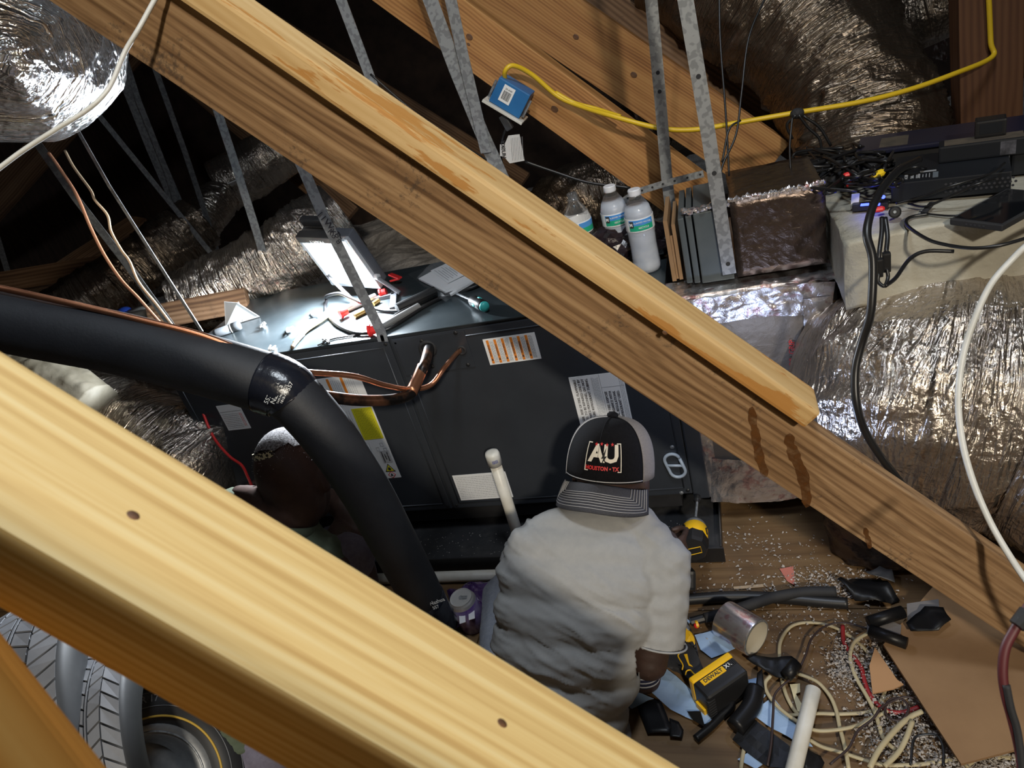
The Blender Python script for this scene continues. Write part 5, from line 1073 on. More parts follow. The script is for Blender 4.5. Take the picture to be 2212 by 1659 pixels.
romex([(1760, 1600), (1850, 1570), (1990, 1545), (2160, 1530), (2230, 1528)], 'pale cable in front of the cardboard corner', r=0.005, z=0.012)
romex([(1830, 1650), (1920, 1600), (2060, 1590), (2180, 1600), (2230, 1580)], 'second pale cable below the cardboard corner', r=0.005, z=0.014)
CRB = [(-30, 578), (150, 562), (320, 553), (520, 556), (720, 568), (900, 585), (1075, 597)]
o = MB().tube(cat(S5(CRB, 0.016), 8), 0.0145, 12).build('black_conduit', BLACK, None, 'thick black conduit lying across the floor behind the tape roll', smooth=True); tag(o, None, 'conduit')
o = MB().tube(cat(S5([(150, 690), (300, 650), (400, 620), (520, 580), (620, 552), (800, 524), (1000, 522)], 0.030), 8), [0.012]*6+[0.0135]*43, 12).build('black_conduit', BLACKM, None, 'second black conduit bending away behind the shiny tape roll', smooth=True); tag(o, None, 'conduit')
cb = thing('cable_connector', 'black cable end with red and yellow fitting beside the drill head', 'connector', S5([(90, 720)])[0])
MB().tube(S5([(150, 690), (60, 715)], 0.02), 0.011, 10).build('sleeve', BLACK, cb); MB().tube(S5([(108, 728), (92, 732)], 0.022), 0.0085, 10).build('ring', YEL, cb); MB().ball(S5([(98, 738)], 0.018)[0], 0.0075, 2).build('button', RED, cb)
# PVC offcut
p0, p1 = onz(1757, 1490, 0.030), onz(1708, 1690, 0.030)
pv = thing('pvc_offcut', 'white plastic pipe offcut pointing down the bottom edge among the cables', 'pipe', p0); MB().tube([p0, p1], 0.0158, 20, cap=False).build('pipe', PVC, pv, smooth=True); MB().lathe([(0.0158, 0), (0.012, 0.0004), (0.012, 0.02), (0.0, 0.021)], p0, p1-p0, 20, cap=False).build('bore', mat('pvc_inner', (0.35, 0.33, 0.3)), pv)
# cardboard sheet
q = [onz(1908, 1392, 0.05), onz(2076, 1650, 0.05), onz(2420, 1560, 0.05), onz(2250, 1240, 0.05), onz(2030, 1250, 0.05)]
cbs = thing('cardboard_sheet', 'flat brown cardboard sheet in the lower right corner', 'cardboard', q[1]); MB().prism(q, (0, 0, -0.006)).build('sheet', CARD, cbs)
for k, (bx_, by_) in enumerate(((0.42, 1.22),)):
    tag(MB().box(V((bx_, by_, 0.0205)), (0.06, 0.05, 0.041), Matrix.Rotation(k, 3, 'Z'), 0.002).build('wood_block', W_DARK, None), 'small wood block propping the cardboard sheet up from below', 'block')
MB().prism([onz(x, y, 0.024) for x, y in ((1890, 1400), (1938, 1470), (1952, 1480), (1930, 1490), (1885, 1500), (1878, 1440))], (0, 0, 0.003)).build('cardboard_scrap', mat('card_orange', (0.45, 0.25, 0.12), rough=0.8), None); tag(D.objects['cardboard_scrap'], 'torn orange brown cardboard scrap beside the sheet edge', 'cardboard')
# loose insulation
def flakes(name, n, regs, lab, smin, smax, m, seed, zmax=0.012):
    rr = random.Random(seed); mb = MB()
    for k in range(n):
        cx, cy, sx, sy = regs[rr.randrange(len(regs))]; p = onz(rr.gauss(cx, sx), rr.gauss(cy, sy), 0.0); s_ = rr.uniform(smin, smax)
        b0 = len(mb.bm.verts); c_ = p+V((0, 0, rr.random()**2*zmax+s_*0.3))
        vs = [mb.bm.verts.new(c_+V((rr.uniform(-1, 1), rr.uniform(-1, 1), rr.uniform(-.35, .6)))*s_) for _ in range(5)]
        for f in ((0, 1, 2), (0, 2, 3), (1, 3, 4), (0, 4, 1), (2, 4, 3)): mb.bm.faces.new([vs[i] for i in f])
    o = mb.build(name, m, None); return tag(o, lab, 'insulation', kind='stuff')
FLK = mat('insulation_flake', (0.36, 0.31, 0.27), (0.52, 0.49, 0.46), 60, 0.95)
flakes('insulation_crumbs', 1100, [(1790, 1250, 60, 14), (1640, 1270, 130, 14), (1830, 1280, 40, 10), (1700, 1340, 110, 30)], 'white insulation crumbs scattered along the black conduit', 0.0012, 0.0052, FLK, 1)
flakes('insulation_crumbs', 420, [(1600, 1170, 60, 40), (1700, 1200, 60, 30), (1790, 1400, 60, 80), (1860, 1440, 50, 60)], 'fine white crumbs sprinkled over the plywood floor', 0.0015, 0.006, FLK, 2, 0.004)
flakes('insulation_heap', 5200, [(1990, 1600, 55, 50), (1930, 1560, 40, 50), (1900, 1450, 20, 40), (1830, 1440, 20, 25), (2130, 1650, 60, 12)], 'pale fluffy insulation heap beside the cardboard under the cables', 0.0012, 0.0048, FLK, 3, 0.022)
# scraps of board and paper
def scrap(nm, l, m, lab, c_, z=0.003, t=0.0012, conv=None, lift=0.0, seed=1):
    pts = [onz(x, y, z) for x, y in l] if conv is None else conv(l, z); rr = random.Random(seed)
    mb = MB().prism(pts, (0, 0, t)); 
    if lift:
        bmesh.ops.triangulate(mb.bm, faces=[f for f in mb.bm.faces if len(f.verts) > 4]); bmesh.ops.subdivide_edges(mb.bm, edges=mb.bm.edges[:], cuts=3, use_grid_fill=True)
        for v in mb.bm.verts: v.co.z += lift*max(0, fbm(V((v.co.x*16, v.co.y*16, seed)), 2)+0.25)
    return tag(mb.build(nm, m, None, lab, smooth=lift > 0.012), lab, c_)
PINK = mat('pink_paper', (0.48, 0.16, 0.12), rough=0.8)
scrap('pink_scrap', [(1684, 1230), (1714, 1226), (1717, 1266), (1700, 1255)], PINK, 'pink triangular scrap on the floor behind the conduit', 'scrap', 0.004, 0.001, lift=0.01)
scrap('wood_splinter', [(1584, 1268), (1648, 1262), (1650, 1268), (1586, 1274)], PAPER if False else mat('splinter', (0.40, 0.30, 0.2), rough=0.8), 'thin pale splinter on the floor behind the conduit', 'scrap')
# blue backed tape sheets and black pieces
LINER = mat('liner_blue', (0.30, 0.45, 0.70), (0.36, 0.51, 0.75), 10, 0.42, 0, 0.25, 25)
BUTYL = mat('butyl_black', (0.008, 0.008, 0.009), rough=0.4, bmp=0.3, bscale=40, spec=0.3)
def liner(l, lab, lift=0.012, seed=1, back=True):
    o = scrap('tape_sheet', l, LINER, lab, 'tape', 0.005, 0.0012, S6, lift, seed); o['group'] = 'blue backed tape sheets'
    return o
liner([(890, 520), (1080, 470), (1240, 430), (1420, 660), (1250, 730), (1090, 785), (960, 690)], 'blue backed tape sheet under the shiny tape roll', 0.006, 1)
liner([(370, 790), (480, 850), (860, 1190), (1150, 1530), (1020, 1590), (960, 1420), (800, 1430), (770, 1490), (600, 1400), (260, 1100)], 'large blue backed tape sheet along the left side of the drill battery', 0.010, 2)
liner([(90, 1150), (400, 1280), (330, 1300), (140, 1400), (60, 1330)], 'blue backed tape sheet beside the shirt hem', 0.012, 3)
liner([(1560, 1450), (1820, 1250), (2110, 1600), (2300, 1850), (2150, 1820), (1830, 1650)], 'blue backed tape sheet beside the white pipe offcut', 0.012, 4)
liner([(1510, 1050), (1640, 1030), (1740, 1250), (1640, 1340), (1560, 1180)], 'small blue backed tape piece right of the drill battery', 0.016, 5)
liner([(640, 300), (700, 260), (840, 350), (800, 420), (700, 360)], 'small blue backed tape piece beyond the drill head', 0.012, 6)
liner([(1560, 1900), (1700, 2060), (1620, 2120), (1400, 2000)], 'blue backed tape corner at the bottom edge', 0.01, 7)
def bl(l, lab, lift=0.02, seed=1, conv=S6, z=0.006):
    o = scrap('black_tape_piece', l, BUTYL, lab, 'tape', z, 0.002, conv, lift, seed); o['group'] = 'black tape offcuts'; return o
bl([(330, 1480), (440, 1330), (560, 1420), (700, 1525), (692, 1670), (560, 1664), (420, 1560)], 'widest black tape sheet, below the glossy roll at the bottom', 0.008, 11, S5, 0.008)
bl([(1510, 830), (1600, 790), (1760, 800), (1890, 810), (2050, 790), (2120, 830), (2100, 950), (2000, 1060), (1860, 1030), (1740, 960), (1600, 890)], 'folded black tape piece touching the cream cable loop', 0.03, 12, S6, 0.012)
bl([(210, 1390), (400, 1290), (500, 1330), (560, 1480), (640, 1700), (330, 1700)], 'black tape sheet curling by the near timber', 0.014, 13)
bl([(800, 1430), (960, 1425), (1015, 1620), (870, 1530)], 'small torn black tape piece on the blue sheet below the battery', 0.008, 14, S6, 0.012)
bl([(1640, 1000), (1700, 940), (1735, 1240), (1625, 1170)], 'narrow black tape fold right of the battery', 0.02, 15, S6, 0.014)
bl([(590, 1520), (700, 1560), (760, 1660), (740, 1760), (600, 1750)], 'ragged black tape piece lowest by the near timber', 0.02, 16)
bl([(790, 1560), (900, 1590), (925, 1640), (900, 1700), (790, 1700)], 'black tape lump right of the white pipe offcut end', 0.03, 17, S5)
bl([(1010, 500), (1100, 440), (1330, 490), (1410, 580), (1300, 620), (1120, 600)], 'crumpled black tape heap at the end of the conduits', 0.05, 18, S5)
bl([(1450, 740), (1570, 640), (1690, 650), (1740, 735), (1660, 800), (1480, 790)], 'torn black tape piece lying on the grey paper by the cardboard', 0.035, 19, S5, 0.055)
def roll(l, r, lab, conv=S6, z=None, m=BUTYL, nm='black_tape_roll'):
    o = MB().tube(cat(conv(l, z or r+0.004), 8), r, 14).build(nm, m, None, lab, smooth=True); return tag(o, lab, 'tape', 'black tape offcuts')
roll([(1610, 1150), (1560, 1360), (1370, 1610)], 0.020, 'glossy black rolled tape lying by the drill battery')
roll([(1330, 1210), (1320, 1360), (1200, 1480), (1080, 1600), (900, 1750)], 0.0085, 'thin black twisted strip running down from the battery')
roll([(1980, 1000), (2100, 850)], 0.014, 'small curled end of the folded black piece', z=0.03)
roll([(1210, 720), (1430, 650)], 0.014, 'short black roll on the cardboard, upper one', S5, 0.066)
roll([(1215, 770), (1455, 855)], 0.013, 'short black roll on the cardboard, lower one', S5, 0.066)
scrap('grey_paper', [(1455, 600), (1660, 570), (1672, 690), (1460, 740)], mat('grey_paper', (0.17, 0.16, 0.16), rough=0.8), 'grey paper square under the weathered timber on the cardboard', 'paper', 0.052, 0.001, S5, 0.004, 21)
scrap('grey_paper', [(1195, 705), (1260, 680), (1420, 740), (1415, 800), (1200, 790)], mat('grey_paper', (0.17, 0.16, 0.16)), 'grey paper under the two short black rolls', 'paper', 0.052, 0.001, S5, 0.004, 22)
scrap('grey_film', [(1190, 400), (1280, 370), (1360, 400), (1380, 480), (1240, 470)], mat('grey_film', (0.15, 0.145, 0.14), rough=0.5), 'grey crumpled film behind the black tape heap', 'scrap', 0.02, 0.001, S5, 0.06, 23)
scrap('torn_label', [(700, 1125), (765, 1115), (768, 1180), (740, 1190), (775, 1250), (768, 1305), (750, 1300)], mat('torn_cream', (0.62, 0.55, 0.35), rough=0.7), 'torn cream paper strip inside the largest cable loop', 'paper', 0.006, 0.001, S5, 0.01, 24)
# floor plywood offcut behind the black can, and bottom end of duct behind the timber
flex('flexible_duct', [onz(1830, 1245, 0.0)+V((0.10, 0.12, 0.0)), onz(1830, 1240, 0.0)+V((0.10, 0.13, 0.14)), onz(1830, 1240, 0)+V((0.12, 0.16, 0.30))], [0.12, 0.125, 0.12], 'dusty brown duct stub standing on the floor behind the weathered timber', FOILD, 0.012, 0.05, 56)
# shiny tape roll
tr = thing('foil_tape_roll', 'shiny silver tape roll lying on its side on the floor', 'tape roll', onz(1615, 1370, 0.0))
ra, rb2 = onz(1634, 1378, 0.047), onz(1580, 1346, 0.047); ax = V((rb2-ra).normalized()); Lr = 0.090
ROLLF = foil('roll_foil', (0.86, 0.82, 0.83), 0.24, 0.9, 16, 0.12, tint=(0.5, 0.05, 0.12), tint_amt=0.5, stretch=(1, 1, 1))
MB().lathe([(0.0455, 0), (0.0462, 0.003), (0.0462, Lr-0.003), (0.0455, Lr)], ra-ax*0.0, ax, 40, cap=False).build('tape', ROLLF, tr, smooth=True)
MB().lathe([(0.0455, 0.0), (0.0405, -0.0005), (0.0405, 0.0)], ra, ax, 40, cap=False).build('tape_edge', GALV, tr)
MB().lathe([(0.0405, -0.001), (0.039, -0.001), (0.038, Lr*0.98), (0.0405, Lr*0.98)], ra, ax, 40, cap=False).build('card_core', mat('core_grey', (0.42, 0.38, 0.30), rough=0.8), tr, smooth=True)
MB().lathe([(0.0395, Lr*0.6), (0.001, Lr*0.6)], ra, ax, 24, cap=False).build('core_floor', mat('core_grey', (0.42, 0.38, 0.30)), tr)

# ------------------------------------------------------------------ cordless drill lying on the floor
dr = thing('cordless_drill', 'yellow and black cordless drill lying on blue backed tape with its battery towards the viewer', 'drill', onz(1500, 1440, 0))
def sil(l, z): return S6(l, z)
def slabz(nm, l, z0, z1, m, par=dr, bev=0.004, lab=None):
    pts = [V((p.x, p.y, z0)) for p in S6(l, (z0+z1)/2)]; mb = MB().prism(pts, (0, 0, z1-z0)); 
    if bev: bmesh.ops.bevel(mb.bm, geom=mb.bm.edges[:], offset=bev, segments=3, affect='EDGES', profile=0.6)
    return mb.build(nm, m, par, lab)
slabz('handle', [(600, 700), (720, 620), (870, 640), (960, 860), (1010, 960), (930, 1080), (860, 1060), (760, 940), (700, 850), (620, 830), (480, 850), (450, 760), (480, 690)], 0.018, 0.056, BLACKM, bev=0.010)
slabz('motor_housing', [(560, 520), (650, 440), (760, 500), (860, 530), (900, 600), (915, 720), (820, 640), (700, 640), (600, 690), (520, 600)], 0.012, 0.064, YEL, bev=0.010)
slabz('gear_case', [(640, 400), (700, 350), (780, 370), (850, 470), (870, 540), (750, 530), (680, 480), (640, 450)], 0.014, 0.062, mat('gear_grey', (0.20, 0.21, 0.22), rough=0.35, metal=0.5), bev=0.012)
slabz('bumper', [(690, 340), (740, 335), (830, 430), (890, 590), (930, 720), (890, 740), (840, 560), (780, 430)], 0.010, 0.058, BLACK, bev=0.006)
slabz('trigger', [(860, 640), (920, 700), (925, 740), (880, 720)], 0.026, 0.048, BLACK, bev=0.003)
# battery: a block tipped towards the viewer
bt = [S6([q_], 0)[0] for q_ in ((990, 1360), (1480, 1090), (1380, 850), (900, 1080))]
bc = (onz(1340+1200*0.18083, 1280+1130*0.18083, 0.04)); bxd = (onz(1600, 1470, 0.04)-onz(1525, 1522, 0.04)).normalized(); bzd = V((0, 0, 1)); byd = bzd.cross(bxd)
Rbt = frame(bxd, byd)
bat = MB().box(bc+V((0, 0, 0.002))-byd*0.004, (0.112, 0.052, 0.074), Rbt, 0.010, 3).build('battery', BLACK, dr)
MB().box(bc+V((0, 0, 0.004))+byd*0.026, (0.114, 0.018, 0.076), Rbt, 0.008, 3).build('battery_collar', YEL, dr)
fr_ = -byd; tz_ = V((0, 0, 0.0395))
MB().box(bc+tz_+byd*0.006-bxd*0.010, (0.062, 0.015, 0.002), Rbt, 0.0005).build('name_strip', YEL, bat)
text('lettering', 'DEWALT', bc+tz_+V((0, 0, 0.0013))+byd*0.006-bxd*0.010, bxd, byd, 0.0125, PRINT, bat, align='CENTER', valign='CENTER', bold=0.0003)
text('lettering', 'XR', bc+tz_+V((0, 0, 0.0006))+byd*0.007+bxd*0.032, bxd, byd, 0.013, PRINTW, bat, align='CENTER', valign='CENTER', bold=0.0003)
mb = MB()
for k in range(7): mb.box(bc-bxd*0.048+V((0, 0, -0.024+0.008*k))+fr_*0.026, (0.018, 0.010, 0.003), Rbt)
for k in range(5): mb.box(bc+bxd*0.050+V((0, 0, 0.0385))+byd*0.008-bxd*0.004*k, (0.0016, 0.016, 0.004), Rbt)
tag(mb.build('ribs', BLACKM, bat), kind='stuff')
MB().box(bc+V((0, 0, -0.024))+byd*0.0-bxd*0.058, (0.008, 0.03, 0.022), Rbt, 0.003).build('latch', YEL, dr)
topz = 0.0575
for l in ([(610, 665), (680, 668), (715, 710), (690, 760), (745, 860), (740, 920)], [(780, 985), (790, 940), (830, 925), (860, 950), (900, 995)]): MB().tube(cat([p for p in S6(l, topz-0.001)], 6), 0.0016, 6).build('yellow_line', YEL, dr)
sp = MB().prism([V((p.x, p.y, topz-0.001)) for p in S6([(760, 740), (800, 735), (825, 850), (865, 885), (815, 870)], topz)], (0, 0, 0.002)).build('badge', YEL, dr)
for l in ([(735, 590), (770, 570), (790, 590), (760, 615)], [(655, 425), (690, 420), (705, 460), (680, 480)], [(830, 600), (870, 590), (890, 640), (850, 630)]): MB().prism([V((p.x, p.y, 0.0635)) for p in S6(l, 0.064)], (0, 0, 0.0015)).build('vent', BLACKM, dr)

# ------------------------------------------------------------------ can and purple bag by the pipe end
PURP = mat('purple_film', (0.030, 0.012, 0.060), (0.085, 0.04, 0.16), 6, 0.2, 0, 0.8, 28)
can = thing('drink_can', 'purple drink can with a silver end, standing at the foot of the black pipe', 'can', onz(993, 1345, 0.0)); cc = onz(1000, 1284, 0.118); cc = V((cc.x, cc.y, 0))
ax = V((-0.02, -0.10, 1)).normalized()
MB().lathe([(0.027, 0.0), (0.037, 0.008), (0.037, 0.105)], cc, ax, 28).build('can_body', mat('can_purple', (0.16, 0.08, 0.36), (0.5, 0.45, 0.6), 14, 0.25, 0.4), can, smooth=True)
MB().lathe([(0.037, 0.105), (0.034, 0.113), (0.0305, 0.118), (0.0305, 0.121), (0.0285, 0.121), (0.0280, 0.119), (0.0, 0.1185)], cc, ax, 28, cap=False).build('can_end', mat('can_silver', (0.7, 0.7, 0.7), rough=0.45, metal=0.7), can, smooth=False)
MB().lathe([(0.006, 0.1186), (0.006, 0.121)], cc, ax, 12).box(cc+ax*0.1205+V((0.009, 0, 0)), (0.018, 0.010, 0.001)).build('pull_tab', GALV, can)
mb = MB(); g = []
for j in range(15):
    row = []
    for i in range(21):
        u_, v_ = i/20, j/14; p = (onz(965, 1275, 0.03).lerp(onz(1092, 1240, 0.03), u_)).lerp(onz(980, 1360, 0.02).lerp(onz(1100, 1330, 0.02), u_), v_)
        row.append(mb.bm.verts.new(V((p.x, p.y, 0.02+0.045*(1-abs(2*u_-1))**0.5*(1-abs(2*v_-1))**0.5+0.05*fbm(p*16, 3)))))
    g.append(row)
for j in range(14):
    for i in range(20): mb.bm.faces.new((g[j][i], g[j][i+1], g[j+1][i+1], g[j+1][i]))
for v in mb.bm.verts:
    v.co.z = max(0.006, v.co.z)
pb_ = mb.build('purple_bag', PURP, None, 'crumpled purple snack bag behind the can, in front of the white drain pipe'); tag(pb_, None, 'bag')
for x0, y0 in ((992, 1330), (1012, 1322)): MB().prism([onz(x0, y0, 0.085), onz(x0+13, y0-3, 0.085), onz(x0+14, y0+14, 0.085), onz(x0+1, y0+18, 0.085)], (0, 0, 0.001)).build('print_patch', PAPER, pb_)

# ------------------------------------------------------------------ tyres in the lower left corner
TYRE = mat('tyre_rubber', (0.014, 0.0145, 0.016), (0.02, 0.021, 0.023), 16, 0.55)
TYREG = mat('tyre_grey', (0.13, 0.135, 0.15), (0.17, 0.175, 0.19), 14, 0.5)  # grey for tread blocks and sidewall marks, much paler than the carcass
def tyre(c_, axis, R_, w_, lab, tread_m=TYREG, style=0, spin=0.0):
    o = thing('car_tyre', lab, 'tyre', c_, 'tyres in the lower left corner'); axis = V(axis).normalized(); c_ = V(c_); h = w_/2
    a = V((0, 0, 1)); u_ = (a-axis*a.dot(axis)).normalized(); v_ = axis.cross(u_); n = 96
    prof = [(R_*0.63, -h*0.72), (R_*0.70, -h*0.96), (R_*0.82, -h*1.02), (R_*0.93, -h*0.97), (R_*0.968, -h*0.86)]
    side = prof+[(R_*0.972, -h*0.7), (R_*0.975, 0), (R_*0.972, h*0.7)]+[(r, -z) for r, z in prof[::-1]]
    MB().lathe(side, c_, axis, n, cap=False).build('carcass', TYRE, o, smooth=True)
    # tread blocks: curved bars round the crown, real gaps between
    mb = MB(); nb = 54
    rows = [(-0.86, -0.42, 0.10), (-0.38, -0.06, -0.05), (-0.02, 0.02, 0), (0.06, 0.38, 0.05), (0.42, 0.86, -0.10)]
    for ri, (z0, z1, sk) in enumerate(rows):
        m_ = nb if ri != 2 else 1
        if ri == 2: 
            for k in range(n): _blk(mb, c_, axis, u_, v_, R_, 2*pi*k/n, 2*pi*(k+1)/n, z0*h, z1*h, 0, 0)
            continue
        for k in range(nb):
            a0 = 2*pi*(k+0.06+0.3*(ri % 2))/nb; a1 = 2*pi*(k+0.90+0.3*(ri % 2))/nb
            _blk(mb, c_, axis, u_, v_, R_, a0, a1, z0*h, z1*h, sk*(1 if style == 0 else -1), 0.5 if abs(z0) > 0.4 or abs(z1) > 0.4 else 0)
    tag(mb.build('tread_blocks', tread_m, o), kind='stuff')
    return o, u_, v_
def _blk(mb, c_, axis, u_, v_, R_, a0, a1, z0, z1, sk, sh):
    P_ = []
    for rr_ in (0.965, 1.0):
        for a, z in ((a0, z0), (a1, z0), (a1+sk, z1), (a0+sk, z1)):
            zz = abs(z)/(abs(z0)+abs(z1)); rad = R_*rr_*(1-0.03*(abs(z)/max(abs(z0), abs(z1), 1e-6))**2*(1 if sh and abs(z) > min(abs(z0), abs(z1))+1e-6 else 0)); P_.append(c_+(u_*cos(a)+v_*sin(a))*rad+axis*z)
    mb.hexa(P_)
def stand(px, py, dep, w_, dx, lab, style, yaw=0.0):
    T = at(px, py, dep); r_ = ray(px, py).normalized(); th = math.asin(-r_.z); h_ = V((r_.x, r_.y, 0)).normalized(); ax_ = V((h_.y, -h_.x, 0)); ax_ = Matrix.Rotation(yaw, 3, 'Z') @ ax_
    R_ = T.z/(1+cos(th)); c_ = T-(h_*sin(th)+V((0, 0, cos(th))))*R_+ax_*dx
    return tyre(c_, ax_, R_, w_, lab, style=style)
stand(45, 1318, 1.52, 0.215, -0.035, 'grey tyre standing at the left edge, first of the row', 0, -0.55)
stand(148, 1428, 1.50, 0.135, 0.02, 'second standing tyre with a narrower grey tread and black shoulder', 1, -0.55)
c3 = at(303, 1722, 1.50); ax3 = (CAM-c3).normalized()*0.80+CR*0.50+CU*0.18; ax3.normalize()
w3 = thing('wheel', 'black spare wheel with yellow ring and grey steel rim leaning behind the standing tyres', 'wheel', c3, 'tyres in the lower left corner')
R3 = 0.212; h3 = 0.075
pr = [(R3*0.63, h3*0.70), (R3*0.70, h3*0.96), (R3*0.82, h3*1.0), (R3*0.93, h3*0.94), (R3*0.975, h3*0.80), (R3*0.985, 0), (R3*0.975, -h3*0.8), (R3*0.93, -h3), (R3*0.63, -h3*0.7)]
MB().lathe([(r, z) for r, z in pr], c3, ax3, 96, cap=False).build('carcass', TYRE, w3, smooth=True)
u3 = (CU-ax3*CU.dot(ax3)).normalized(); v3 = ax3.cross(u3)
mb = MB()
for k in range(72):
    for z0, z1 in ((0.86, 0.40), (0.34, -0.34), (-0.40, -0.86)): _blk(mb, c3, ax3, u3, v3, R3, 2*pi*(k+0.05)/72, 2*pi*(k+0.75)/72, z0*h3, z1*h3, 0.02, 0)
tag(mb.build('tread_blocks', TYRE, w3), kind='stuff')
def ring3(nm, r, z, t, m): 
    mb = MB(); mb.tube([c3+(u3*cos(a)+v3*sin(a))*r+ax3*z for a in [2*pi*k/96 for k in range(97)]], t, 6); return mb.build(nm, m, w3, smooth=True)
ring3('yellow_ring', R3*0.685, h3*0.93, 0.0026, mat('ring_yellow', (0.52, 0.33, 0.05), rough=0.6)); ring3('moulded_line', R3*0.78, h3*1.0, 0.001, TYREG); ring3('moulded_line', R3*0.915, h3*0.96, 0.0009, TYREG)
STEELR = mat('rim_steel', (0.22, 0.23, 0.24), (0.30, 0.31, 0.32), 30, 0.45, 0.6)
MB().lathe([(R3*0.63, h3*0.70), (R3*0.615, h3*0.74), (R3*0.56, h3*0.55), (R3*0.52, h3*0.50), (R3*0.50, -h3*0.1), (R3*0.35, -h3*0.15), (R3*0.22, 0.0), (R3*0.10, 0.0), (0.001, 0.0)], c3, ax3, 64, cap=False).build('steel_rim', STEELR, w3, smooth=True); ring3('rim_lip', R3*0.56, h3*0.58, 0.0022, GALV)
for s_, a in (('5/', 6), ('5', -2), ('5', -7.5), ('R', -13), ('17', -20), ('99H', -40)):
    an = radians(a+8); dd = u3*cos(an)-v3*sin(an)*(-1 if False else 1)
    dd = u3*cos(an)+v3*(-sin(an)) ; td = (ax3.cross(dd)); td = td if td.dot(CR) > 0 else -td
    dd2 = u3*cos(an)+ (CR-ax3*CR.dot(ax3)).normalized()*(-sin(an)); dd2.normalize(); t2 = dd2.cross(ax3); t2 = t2 if t2.dot(CR) > 0 else -t2
    text('lettering', s_, c3+dd2*R3*0.855+ax3*(h3*1.0+0.0012), t2, dd2, 0.020, TYREG, w3, align='CENTER', valign='CENTER', bold=0.0004)
for k, l in enumerate(([(268, 1495), (320, 1470), (345, 1482)], [(290, 1515), (345, 1484)], [(388, 1530), (408, 1518)])):
    cable('cream_cable', [onz(x, y, 0.006) for x, y in l], 0.004, CREAM, ['thin pale cable end on the floor beyond the standing tyres, upper one', 'thin pale cable on the floor beyond the tyres, middle one', 'thin pale cable on the floor beside the leaning wheel'][k])
tag(MB().tube([onz(212, 1463, 0.008), onz(243, 1430, 0.008)], 0.012, 8, flat=0.4).build('white_strip', WHITEP, None, 'white plastic strip on the floor beyond the standing tyres'), None, 'strip')
tag(MB().tube([onz(165, 1440, 0.05), onz(225, 1400, 0.05)], 0.05, 20).build('black_drum', BLACKM, None, 'black rounded drum lying behind the standing tyres'), None, 'drum')
# ------------------------------------------------------------------ people
SKIN2 = mat('skin_dark', (0.038, 0.020, 0.015), (0.050, 0.026, 0.019), 30, 0.62, 0, 0.15, 220)
SKIN1 = mat('skin_brown', (0.040, 0.019, 0.014), (0.055, 0.026, 0.018), 30, 0.62, 0, 0.15, 220)
TEE = mat('grey_shirt', (0.295, 0.297, 0.297), (0.32, 0.32, 0.318), 60, 0.9, 0, 0.12, 900)
DENIM = mat('denim_pale', (0.22, 0.24, 0.29), (0.28, 0.30, 0.35), 90, 0.9, 0, 0.4, 300)
GREEN = mat('green_shirt', (0.07, 0.09, 0.058), (0.085, 0.108, 0.07), 60, 0.9, 0, 0.3, 300)
JEANS = mat('grey_jeans', (0.12, 0.11, 0.15), (0.15, 0.14, 0.185), 90, 0.9, 0, 0.4, 260)
def ell(mb, px, py, d, hw, hl, hd, tilt=0.0, sub=3):
    """flattened ball given by its middle, half width and half length in the picture's scale, half depth in metres"""
    k = d/FPX; X = (CR*cos(tilt)-CU*sin(tilt)); Y = (CU*cos(tilt)+CR*sin(tilt))
    M_ = Matrix((X, Y, -FW)).transposed(); mb.ball(at(px, py, d), (hw*k, hl*k, hd), sub, M_)
def fingers(mb, wrist, palm_dir, up_dir, grip, s=1.0):
    """palm, four curled fingers of unequal length and a thumb leaving the side of the palm"""
    pd = V(palm_dir).normalized(); ud = V(up_dir); ud = (ud-pd*ud.dot(pd)).normalized(); nd = pd.cross(ud)*grip
    c_ = V(wrist)
    for t in range(6): mb.ball(c_+pd*0.013*t*s, (0.036*s, 0.030*s, 0.014*s), 2, Matrix((ud, pd, nd)).transposed())
    kn = c_+pd*0.085*s
    for i, L_ in enumerate((0.92, 1.0, 0.95, 0.76)):
        b_ = kn+ud*(0.026-0.0175*i)*s; p1 = b_+(pd*0.036+nd*0.012)*L_*s; p2 = p1+(pd*0.006+nd*0.026)*L_*s; p3 = p2+(-pd*0.016+nd*0.012)*L_*s
        limb(mb, [b_-pd*0.02*s, b_, p1, p2, p3], [0.0095*s, 0.0095*s, 0.0088*s, 0.008*s, 0.007*s], 0.7)
    tb = c_+pd*0.022*s+ud*0.028*s; limb(mb, [tb, tb+(pd*0.024+ud*0.020+nd*0.012)*s, tb+(pd*0.044+ud*0.018+nd*0.028)*s, tb+(pd*0.056+ud*0.008+nd*0.036)*s], [0.012*s, 0.0105*s, 0.009*s, 0.0075*s], 0.7)

# ---- worker in the grey shirt and cap
p2_ = thing('person', 'person in a grey t-shirt and backwards black trucker cap crouching at the air handler', 'person', at(1230, 1500, 1.62))
hc_ = at(1318, 1016, 1.60)           # head centre
Uc = (CU*0.99+CR*0.03-FW*0.10).normalized()
Fc = (-FW*0.90-CR*0.38-CU*0.06); Fc = (Fc-Uc*Fc.dot(Uc)).normalized(); Sc = Uc.cross(Fc)   # Fc: towards the peak, Sc: to the picture's right
if Sc.dot(CR) < 0: Sc = -Sc
Hm = Matrix((Sc, Fc, Uc)).transposed()
mb = MB()
